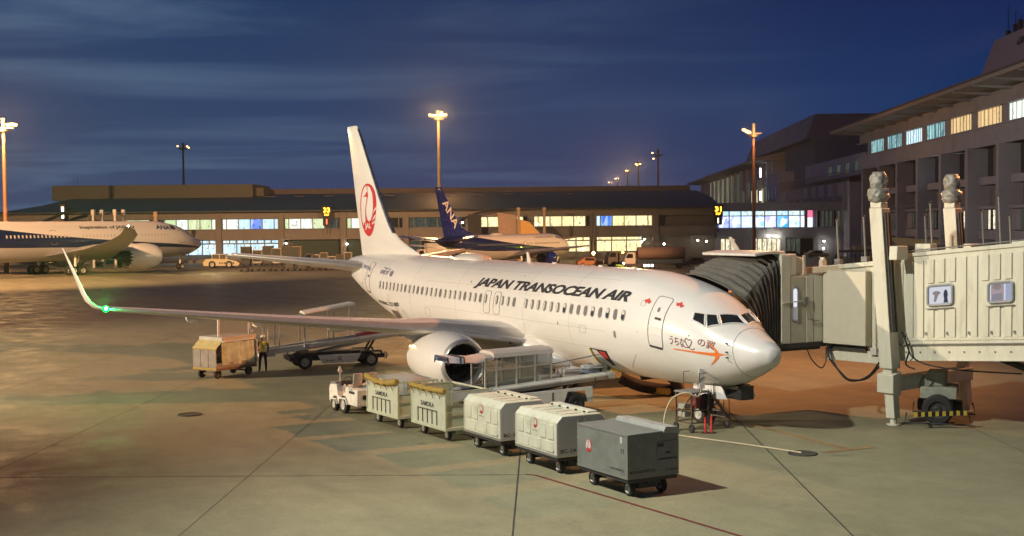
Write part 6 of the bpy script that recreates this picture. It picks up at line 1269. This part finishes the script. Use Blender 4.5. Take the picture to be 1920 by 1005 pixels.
# place: forward direction partly away from camera
def place(o, nose, head_l, head_d, sc=1):
    a = BG(*nose); f0 = Vector(BG(nose[0]+head_l, nose[1]+head_d))-Vector(a); o.location = (a[0], a[1], 0); o.rotation_euler = (0, 0, atan2(f0.y, f0.x)); o.scale = (sc,)*3
part('fuselage', hull(36, 2.2), M_liv, ana, ang=60)
WS = [WING737[i] for i in (0, 1, 3, 5)]+[(22.4, 17.1, 3.69, 1.0, .4, 0)]; wing_pair(WS, ana, mat('wing_grey', (.40, .40, .40), .4), M_steel); wing_pair(STAB, ana, M_blue, M_steel, 'horizontal_stabilizer')
fo, fs2 = fin(ana, M_blue, M_shade)
def fin_text(body, par, sf, s0, z0, s1, z1, h):     # runs down the fin, parallel to its leading edge
    a = Vector((-s0, z0)); b = Vector((-s1, z1)); d = (b-a).normalized(); n_ = Vector((-d.y, d.x)); L_ = (b-a).length/h
    def f(x, y): p = a+d*(x*h)+n_*(y*h); return sf(p.x, p.y, .05)
    decal('tail_lettering', txt(body, .02, 0, L_), f, M_white, par, .6)
fin_text('ANA', ana, fs2, 36.9, 10.2, 33.9, 6.3, 1.35)
for sd in (-1, 1): engine(ana, (-13.62, sd*4.86, 1.50), .95, 3.55, M_blue, M_lip)
leg(ana, 'nose_gear', -4.5, 0, .34, .20, .19, 1.5); leg(ana, 'main_gear', -19.9, -2.86, .56, .42, .43, 2.1); leg(ana, 'main_gear', -19.9, 2.86, .56, .42, .43, 2.1)
def strip_windows(par, rng, z, w_, h_, mwin, step=.5085, zf=None):
    for s in rng:
        w4 = sec(s); zz = z; ph = math.degrees(math.acos(max(-1, min(1, (zz-w4[3])/(w4[1]-w4[3])))))
        for sgn in (1,): f = hmap(s, ph, .015, sgn); decal('window', poly2([patch(w_, h_)]), lambda x, y: f(x, y), mwin, par)
strip_windows(ana, [6.9+.5085*i for i in range(46) if i not in (15, 20)], 3.82, .10, .16, M_window)
f = hmap(13.6, 50, .012); decal('slogan_lettering', txt('Inspiration of JAPAN', .01, .1, 5.6/.38), lambda x, y: f(x*.38, y*.38), M_ink, ana, .4)
f = hmap(7.3, 52, .012); decal('airline_name', txt('ANA', .03, .15, 2.0/.62), lambda x, y: f(x*.62, y*.62), M_blue, ana, .4); decal('flag_mark', poly2([[(2.15, 0), (2.9, 0), (3.0, .62), (2.25, .62)]]), lambda x, y: f(x, y), M_blue, ana, .3)
for s_, phh in ((4.95, 75), (31.9, 78), (17, 80)):
    f = hmap(s_, phh, .012); q = MB(); q.tube([f(x, y) for x, y in patch(.38, .85 if s_ != 17 else .45, .1)], .025, 6, closed=True); part('door_outline', q, M_seal, ana)
for p in PW:
    bm_ = poly2([[(0, 0), (1, 0), (1, 1), (0, 1)]]); decal('cockpit_window', bm_, lambda u, v, p=p: fpt((p[0][0]*(1-u)+p[1][0]*u)*(1-v)+(p[3][0]*(1-u)+p[2][0]*u)*v, (p[0][1]*(1-u)+p[1][1]*u)*(1-v)+(p[3][1]*(1-u)+p[2][1]*u)*v, .012), M_glass, ana, .5)
q = MB(); q.loft([[(-20.9-3.4*t_, -.6*max(.02, sin(pi*t_))**.5*cos(a), 5.3+.34*max(.02, sin(pi*t_))**.6*sin(a)) for a in [pi*k/8 for k in range(9)]] for t_ in [i/8 for i in range(9)]], False, (False, False)); part('antenna_dome', q, M_white, ana, ang=60)
place(ana, ((1071-960)*218/2369.4, 218), .56, .83)
# wide twin-aisle jet on the left: same family shape enlarged, own wings and engines
big = root('passenger_jet', 'large twin-aisle passenger jet with a blue stripe at the far left', 'airplane')
part('fuselage', hull(40, 2.0), M_liv, big, ang=60)
WB = [(11.6, 1.2, 2.2, 9.6, .8, 0), (12.3, 1.9, 2.3, 8.4, .8, 0), (15.4, 6.6, 2.75, 5.0, .75, 0), (19.2, 13.0, 3.45, 3.1, .7, 0), (21.8, 17.0, 4.05, 2.0, .65, 8), (23.3, 18.7, 4.45, 1.3, .6, 12), (24.9, 19.9, 4.8, .4, .5, 14)]
wing_pair(WB, big, mat('wing_grey', (.40, .40, .40), .4), M_steel); wing_pair(STAB, big, M_white, M_steel, 'horizontal_stabilizer'); fin(big, M_blue, M_shade)
for sd in (-1, 1):
    engine(big, (-11.7, sd*6.45, 1.72), 1.13, 3.5, M_white, M_lip, chev=True)
    py = MB(); py.loft([[(-x, sd*6.45+k*w, z) for k, z in ((-1, z0), (-.6, z1), (.6, z1), (1, z0))] for x, w, z0, z1 in ((12.2, .04, 2.7, 2.85), (13.2, .16, 2.5, 2.95), (15, .2, 2.3, 3.1), (17.6, .1, 2.6, 3.0))]); part('pylon', py, M_white, big, ang=60)
leg(big, 'nose_gear', -3.6, 0, .36, .22, .22, 1.8)
for sd in (-1, 1): leg(big, 'main_gear', -19.0, sd*3.2, .46, .32, .40, 2.2, rows=2, gap=.5)
strip_windows(big, [6.6+.42*i for i in range(66) if i not in (9, 10, 26, 27, 28, 46, 47)], 3.88, .085, .16, M_shade)
f = hmap(17.2, 56, .012); decal('slogan_lettering', txt('Inspiration of JAPAN', .03, .12, 6.6/.52), lambda x, y: f(x*.52, y*.52), M_ink, big, .4)
f = hmap(7.9, 57, .012); decal('airline_name', txt('ANA', .03, .12, 1.9/.58), lambda x, y: f(x*.58, y*.58), M_blue, big, .4); decal('flag_mark', poly2([[(2.0, .1), (2.6, .1), (2.6, .75), (2.0, .75)]]), lambda x, y: f(x, y), M_dark, big, .3)
for s_, phh in ((4.7, 76), (12.2, 78), (20.4, 78), (31.9, 78)):
    f = hmap(s_, phh, .012); q = MB(); q.tube([f(x, y) for x, y in patch(.33, .72, .1)], .02, 6, closed=True); part('door_outline', q, M_seal, big)
for p in PW[1:]:
    decal('cockpit_window', poly2([[(0, 0), (1, 0), (1, 1), (0, 1)]]), lambda u, v, p=p: fpt((p[0][0]*(1-u)+p[1][0]*u)*(1-v)+(p[3][0]*(1-u)+p[2][0]*u)*v, (p[0][1]*(1-u)+p[1][1]*u)*(1-v)+(p[3][1]*(1-u)+p[2][1]*u)*v, .012), M_glass, big, .5)
q = MB(); q.lathe([(-.06, .01), (0, .06), (.06, .01)], (-24.9, -19.9, 4.82), 0, 8); part('navigation_light', q, glow('wing_tip_white', (.9, .95, 1), 300), big)
place(big, ((386-960)*214/2369.4, 214), .60, .80, 1.5)

# ------------------------------------------------------------------ vehicles and gear on the far apron
def bgroot(name, label, cat, u, v, rz=0, group=None, d=None):
    hz = 419.6-.0095*(u-960); d = d or 7*2369.4/(v-hz); return root(name, label, cat, BG((u-960)*d/2369.4, d, 0), RZ+rz, group), d
t, d_ = bgroot('tow_tractor', 'white and yellow aircraft tow tractor at the nose of the twin-aisle jet', 'tow tractor', 417, 502)
q = MB(); q.prism([(-3.0, .35), (2.9, .35), (3.2, .8), (2.6, 1.2), (1.2, 1.5), (-1.2, 1.6), (-2.6, 1.55), (-3.1, 1.0)], 1, -1.1, 1.1); part('body', q, mat('tug_paint', (.62, .52, .30), .45, var=.15), t, .06)
q = MB(); q.prism([(-1.6, 1.5), (.9, 1.45), (.6, 2.25), (-1.3, 2.3)], 1, -.9, .9); part('cab', q, mat('cab_glass_dim', (.10, .09, .06), .2), t, .05)
q = MB(); q.box(-1.5, -.95, 2.25, .8, .95, 2.38); part('cab_roof', q, M_shade, t, .04)
for x in (-1.55, -.3, .8): q = MB(); q.box(x-.06, -.93, 1.5, x+.06, -.85, 2.3); part('cab_post', q, M_shade, t)
for x in (-1.5, 1.35):
    for y in (-1.0, 1.0): q = MB(); q.wheel((x, y, .62), .62, .35, 1, 22); part('wheel', q, [M_rubber, M_rim], t)
for x in (-.3, .1, .5, 2.0): q = MB(); q.box(x, -1.12, .7, x+.22, -1.1, 1.0); part('marking', q, M_dark, t)
q = MB(); q.cyl((.9, -.6, 1.5), (.9, -.6, 1.95), .22, n=10); part('beacon', q, M_shade, t)
lamp('tug_lamp', BG((415-960)*196/2369.4, 190, 4), 900, (1, .8, .45), .2)
def truck(label, u, v, L_, H_, cab, body, rz=0, group=None, lights=False, d=None, tank=False, name='service_truck', cat='truck'):
    t, d_ = bgroot(name, label, cat, u, v, rz, group, d)
    q = MB(); q.box(-L_/2, -1.1, .45, L_/2, 1.1, .8); part('chassis_frame', q, M_dark, t)
    q = MB(); q.prism([(-L_/2, .6), (-L_/2+1.7, .6), (-L_/2+1.7, 2.5), (-L_/2+.5, 2.5), (-L_/2+.05, 1.6)], 1, -1.05, 1.05); c_ = part('cab', q, cab, t, .06)
    q = MB(); q.prism([(-L_/2+.22, 1.65), (-L_/2+1.3, 1.65), (-L_/2+1.3, 2.3), (-L_/2+.58, 2.3)], 1, -1.07, -1.055); part('window', q, M_glass, c_)
    q = MB()
    if tank: q.lathe([(-L_/2+1.9, .01), (-L_/2+2.1, .95), (L_/2-.2, .95), (L_/2, .01)], (0, 0, H_-.95), 0, 20, sc=lambda c, t_: (c[0]*1.1, c[1]))
    else: q.box(-L_/2+1.85, -1.15, .8, L_/2, 1.15, H_)
    part('tank' if tank else 'cargo_box', q, body, t, .05)
    for x in (-L_/2+.9, L_/2-1.1):
        for y in (-.95, .95): q = MB(); q.wheel((x, y, .42), .42, .26, 1, 16); part('wheel', q, [M_rubber, M_dark], t)
    if lights: q = MB(); q.box(-L_/2-.03, -.9, .75, -L_/2, -.6, .95); q.box(-L_/2-.03, .6, .75, -L_/2, .9, .95); part('headlight', q, glow('headlight', (.95, 1, .95), 40), t)
    return t
M_bw = mat('dim_white_box', (.50, .47, .42), .5, var=.1); M_bo = mat('dull_brown_box', (.18, .12, .09), .7, var=.3); M_bg = mat('dark_grey_box', (.09, .085, .075), .6, var=.25)
truck('fuel truck with a long rusty brown tank behind the jet roof line', 1228, 503, 9.5, 3.3, M_bw, M_bo, 0, lights=True, tank=True)
truck('white catering truck with amber lights between the two tail fins', 812, 492, 6.5, 3.6, M_shade, M_bw, .3)
truck('dark van with its lamps on, left of the fuel truck', 1165, 500, 5.0, 2.2, M_bg, M_bg, .2)
q = MB(); t, d_ = bgroot('flashing_beacon', 'yellow warning beacon glowing beside the fuel truck', 'beacon', 1168, 497); q.cyl((0, 0, 0), (0, 0, 1.9), .04, n=6); part('pole', q, M_dark, t); q = MB(); q.lathe([(1.85, .05), (1.95, .17), (2.15, .17), (2.25, .02)], (0, 0, 0), 2, 12); part('beacon_lens', q, glow('yellow_beacon', (.95, 1, .05), 60), t)
lamp('beacon_lamp', BG((1168-960)*215/2369.4, 209, 2.2), 500, (.9, 1, .1), .2)
t, d_ = bgroot('work_light', 'cluster of cold white work lamps under the fuel truck', 'work light', 1217, 507); q = MB(); q.box(-.9, -.1, .5, .9, .1, .62); q.cyl((-.8, 0, 0), (-.8, 0, .5), .05); q.cyl((.8, 0, 0), (.8, 0, .5), .05); part('stand', q, M_dark, t)
for x in (-.6, -.1, .45): q = MB(); q.cyl((x, -.16, .75), (x, -.1, .75), .16, n=10); part('lamp_lens', q, glow('cold_lamp', (.75, 1, .95), 22), t)
t, d_ = bgroot('lamp_post', 'short pole with a flaring amber lamp beside the bright ground floor windows', 'lamp post', 1113, 496, d=232); q = MB(); q.cyl((0, 0, 0), (0, 0, 9), .14, .09, n=8); part('pole', q, M_dark, t); q = MB(); q.lathe([(1.2, .05), (1.5, .3), (1.8, .05)], (0, -.3, 0), 2, 10); part('lamp_lens', q, glow('amber_flare', (1, .55, .2), 45), t)
lamp('amber_lamp', BG((1113-960)*231/2369.4, 229.5, 1.6), 1500, (1, .55, .22), .3)
# container dollies and boxes in rows
bx = {}
def crate(label, u, v, w_, dpt, h_, m, z=0, group=None, d=None, rz=0, wheels=True, name='cargo_container', cat='container'):
    t, d_ = bgroot(name, label, cat, u, v, rz, group, d)
    q = MB(); q.prism([(-w_/2+.25, .42), (w_/2-.25, .42), (w_/2, .7), (w_/2, h_), (-w_/2, h_), (-w_/2, .7)], 1, -dpt/2, dpt/2); b_ = part('container_body', q, m, t, .03)
    q = MB(); q.box(-w_/2+.1, -dpt/2-.02, .75, w_/2-.1, -dpt/2, h_-.12); part('curtain', q, mat('dark_container_curtain', (.06, .065, .05), .7, var=.3), b_)
    q = MB(); q.box(-w_/2, -dpt/2, .28, w_/2, dpt/2, .40)
    for x in (-w_/2+.35, w_/2-.35):
        for y in (-.5, .5): q.cyl((x, y-.06, .17), (x, y+.06, .17), .17, n=12)
    part('dolly', q, M_dark, t); return t
rowc = [(462, M_bg, 2.6), (484, M_bw, 2.0), (503, M_bg, 2.7), (520, M_bw, 2.3), (540, M_bg, 2.7), (556, mat('tan_box', (.35, .25, .17), .7), 2.6)]
for i, (u, m_, h_) in enumerate(rowc):
    crate(['dark container at the left end of the far row, beside the tow tractor', 'first pale container of the far row, between two dark ones', 'dark container, second dark one of the far row', 'low pale container in the middle of the far row', 'dark container near the right end of the far row', 'tan container closing the right end of the far row'][i], u, 492+i*.4, 1.75, 1.6, h_+.8, m_, group='containers in front of the lit pier windows', d=226)
for i in range(6):
    u = 578+15*i; crate('low tan container standing in the row below the dark shutters, %s' % ['first from the left', 'second from the left', 'third from the left', 'third from the right', 'second from the right', 'first from the right'][i], u, 494, 1.35, 1.5, 1.5+.35*((i*7) % 3), [M_bo, M_bw][i % 2] if i != 2 else mat('tan_box', (.35, .25, .17), .7), group='low containers below the shutters', d=228)
# low dollies in a long line
line_us = [458, 478, 500, 522, 545, 568, 592, 616, 640, 662]
for i, u in enumerate(line_us):
    t, d_ = bgroot('empty_dolly', '%s, %s from the left in the far line' % ('dolly with a dark load' if i in (4, 5, 6, 9) else 'empty low dolly', ['first', 'second', 'third', 'fourth', 'fifth', 'sixth', 'seventh', 'eighth', 'ninth', 'tenth'][i]), 'dolly', u, 509-.35*i, .05, 'empty dollies in a long line')
    q = MB(); q.box(-.8, -.7, .38, .8, .7, .50); q.box(-1.05, -.04, .36, -.8, .04, .42); part('deck', q, mat('dolly_deck', (.10, .085, .06), .7, var=.3), t)
    q = MB()
    for x in (-.5, .5):
        for y in (-.5, .5): q.cyl((x, y-.06, .18), (x, y+.06, .18), .18, n=10)
    part('wheels_frame', q, M_rubber, t)
    if i in (4, 5, 6, 9): q = MB(); q.box(-.7, -.6, .5, .5+.1*(i % 2), .6, 1.2+.2*(i % 3)); part('load', q, M_bg, t, .03)
truck('pale tug with a cover, partly hidden behind the tail', 590, 503, 3.6, 1.7, M_bg, M_bw, .1, name='baggage_tractor', cat='baggage tractor')
def car(label, u, d, m, rz=0, light=False):
    t, _ = bgroot('parked_car', label, 'car', u, 500, rz, None, d); q = MB(); q.prism([(-2.1, .3), (2.1, .3), (2.15, .85), (1.3, .95), (.7, 1.45), (-1.0, 1.48), (-1.7, .98), (-2.15, .9)], 1, -.85, .85); b_ = part('body', q, m, t, .06)
    q = MB(); q.prism([(-.95, .98), (.95, .95), (.6, 1.36), (-.85, 1.38)], 1, -.86, -.84); part('window', q, M_glass, b_)
    for x in (-1.3, 1.3):
        for y in (-.8, .8): q = MB(); q.wheel((x, y, .32), .32, .2, 1, 14); part('wheel', q, [M_rubber, M_rim], t)
    if light: q = MB(); q.box(-2.17, -.7, .65, -2.15, -.45, .8); part('headlight', q, glow('car_headlight', (1, .95, .85), 30), t)
car('dark car parked under the lit advertising wall', 1483, 236, M_bg, .1, True); car('orange-lit small car at the dark doorway', 1532, 240, mat('tan_box', (.35, .25, .17), .7), .1); car('dark car left of the bellows below the pier', 1306, 200, M_bg, .2)
car('rusty orange cart-like car behind the jet roof near the white lamp', 1106, 205, mat('orange_cart', (.45, .18, .07), .6), .1)
# stairs and ramps by the terminal (dark lattice behind the bridge)
t, d_ = bgroot('gangway', 'dark lattice gangway behind the cream boarding bridge', 'gangway', 1620, 500, d=150)
q = MB(); q.beam((-4.6, 0, .2), (-3.0, 0, 3.4), .2, .25); q.beam((-3.0, 0, 3.4), (9.5, 0, 3.6), .2, .25); q.beam((-3.6, 0, .6), (9.5, 0, .6), .2, .25); part('frame', q, M_dark, t)
for i in range(26): q = MB(); q.beam((-3.2+.5*i, 0, .6), (-2.9+.5*i, 0, 3.4), .07, .07); part('lattice_bar', q, M_dark, t)
q = MB(); q.box(-1.2, -.6, 3.6, 9.5, .6, 4.0); part('deck', q, M_bo, t); q = MB(); q.prism([(4, 4.0), (8.4, 4.0), (9.2, 4.6), (3.2, 5.0)], 1, -.5, .5); part('canopy', q, mat('tan_canopy', (.42, .33, .18), .6), t)
# boarding bridges at the pier
def bbridge(label, u, d, L_, z0, m, rz=0, pose=0):
    t = root('boarding_bridge', label, 'boarding bridge', BG((u-960)*d/2369.4, d, 0), RZ+rz)
    q = MB(); q.box(-L_/2, -1.4, z0, L_/2, 1.4, z0+2.6); part('tunnel_wall', q, m, t, .04)
    n = int(L_/1.2)
    for i in range(n): q = MB(); q.box(-L_/2+.3+i*1.2, -1.46, z0+.2, -L_/2+.9+i*1.2, -1.4, z0+2.4); part('wall_rib', q, m, t)
    q = MB(); q.prism([(-L_/2-2.4, z0-.2), (-L_/2, z0), (-L_/2, z0+2.8), (-L_/2-2.2, z0+3.1)], 1, -1.8, 1.8); part('cab', q, m, t, .04)
    for x in (-L_*.18, L_*.18) if pose == 0 else (L_*.1, ):
        for y in (-1.8, 1.8): q = MB(); q.box(x-.2, y-.2, 0, x+.2, y+.2, z0+4.2); q.box(x-.3, y-.3, z0+4.2, x+.3, y+.3, z0+5.2); part('lift_column', q, M_shade if pose == 0 else m, t, .04)
        q = MB(); q.wheel((x, 0, .5), .5, .5, 1, 14); q.box(x-.3, -1.8, .7, x+.3, 1.8, 1.0); part('bogie', q, [M_rubber, M_dark], t)
    return t
M_ob = mat('dull_orange_bridge', (.50, .34, .20), .6, var=.2)  # dull orange base colour of the far bridges
bbridge('far boarding bridge with twin columns above the twin-aisle jet', 205, 222, 11, 5.0, M_ob, -.1)
bbridge('second far boarding bridge behind the nose of the twin-aisle jet', 285, 228, 7, 4.6, M_ob, .3, 1)
t = root('boarding_bridge', 'angular orange boarding bridge standing behind the blue-tailed jet', 'boarding bridge', BG((985-960)*238/2369.4, 238, 0), RZ)
q = MB(); q.prism([(-4.8, 2.4), (-3.6, 2.6), (-1.0, 5.6), (-1.6, 8.6), (-5.2, 9.2)], 1, -1.4, 1.4); part('tunnel_wall', q, mat('brown_bridge', (.34, .24, .17), .7, var=.2), t)
q = MB(); q.prism([(-1.1, 3.2), (3.2, 3.2), (3.3, 4.6), (.8, 7.4), (-1.0, 7.8)], 1, -1.6, 1.2); part('cab', q, mat('bright_orange_bridge', (.62, .36, .10), .55, var=.1), t, .05)
for x in (-1.2, 3.6): q = MB(); q.box(x-.25, -1.9, 0, x+.25, -1.5, 9.4); q.box(x-.33, -2.0, 9.4, x+.33, -1.4, 10.1); part('lift_column', q, mat('tan_box', (.35, .25, .17), .7), t, .05)
q = MB(); q.prism([(4.0, 4.1), (9.0, 4.6), (10.2, 4.4), (5.5, 3.7)], 1, -1, .6); part('hood_canopy', q, M_bo, t)
q = MB(); q.cyl((0, 0, 0), (0, 0, 3.2), .5, n=12); part('pedestal', q, M_dark, t)
t = root('arched_canopy', 'thin dark arched canopy on a broad column at the pier wall', 'canopy', BG((955-960)*243/2369.4-5.5, 242.6, 0), RZ)
q = MB(); q.tube([(-6.6, 0, 5.9), (-3.4, 0, 8.0), (-.5, 0, 9.2), (3.0, 0, 9.7), (5.2, 0, 9.8)], .18, 8); part('arch', q, M_black, t); q = MB(); q.box(-2.4, -.3, 0, .2, .3, 8.9); part('broad_column', q, M_black, t)
t = root('arched_canopy', 'thin dark arched canopy left of the far boarding bridge', 'canopy', BG((95-960)*238/2369.4, 238, 0), RZ)
q = MB(); q.tube([(-2, 0, 8.0), (.5, 0, 8.9), (2.5, 0, 9.8), (5, 0, 10.4)], .3, 8); part('arch', q, M_black, t); q = MB(); q.box(-1, -.3, 0, 0, .3, 8.4); part('broad_column', q, M_black, t)
# people far off
for i, (u, d, lb) in enumerate(((1048, 200, 'dark figure walking beside the blue-tailed jet wheels'), (1282, 196, 'distant worker by the dark car left of the bellows'))):
    c_ = worker(lb, BG((u-960)*d/2369.4, d), RZ, False)
# unidentified dark curled shape with a yellow block, under the belly of the jet
t = root('dark_curled_object', 'dark curled shape with a yellow block on the ground under the forward belly', 'equipment', (-11.5, 2.3, 0), .3)
q = MB(); q.tube(smooth([(-.6, -.9, .75), (-.3, -.6, .55), (.0, -.1, .35), (.5, .5, .22), (1.0, .9, .2)]), .24, 10); q.tube(smooth([(.2, -.6, .9), (.7, .0, .95), (1.0, .5, .7), (1.05, .8, .25)]), .22, 10); part('padding', q, mat('dark_padding', (.035, .028, .03), .8), t, ang=60)
q = MB(); q.box(.35, .1, .05, .95, .42, .32); part('yellow_block', q, M_yellow, t, .03)
# small kerbside things near the foot of the carts: hydraulic unit beneath the engine
t = root('chock_stand', 'small cluster of chocks and fittings between the carts and the engine', 'chock stand', (-12.9, -6.6, 0), .2)
for i, x in enumerate((-.9, .0, .55)): q = MB(); q.box(x-.2, -.15, 0, x+.2, .15, .5+.12*i); q.cyl((x, 0, .5), (x, 0, .95+.1*i), .03); part('chock', q, M_dark if i != 1 else M_seal, t, .02)
q = MB(); q.cyl((-.9, 0, .9), (-.9, 0, 1.15), .05, n=8); part('white_cap', q, M_shade, t)

# ------------------------------------------------------------------ thin haze volume, added so the lamps show halos
q = MB(); q.box(-1520, -1520, -1, 1520, 1520, 48)
hm = bpy.data.materials.new('haze_air'); hm.use_nodes = True; t_ = hm.node_tree; t_.nodes.clear(); v_ = t_.nodes.new('ShaderNodeVolumePrincipled')
v_.inputs['Density'].default_value = .00014; v_.inputs['Anisotropy'].default_value = .65; v_.inputs['Color'].default_value = (.85, .85, .88, 1)
o_ = t_.nodes.new('ShaderNodeOutputMaterial'); t_.links.new(v_.outputs[0], o_.inputs['Volume'])
part('haze', q, hm, kind='stuff')
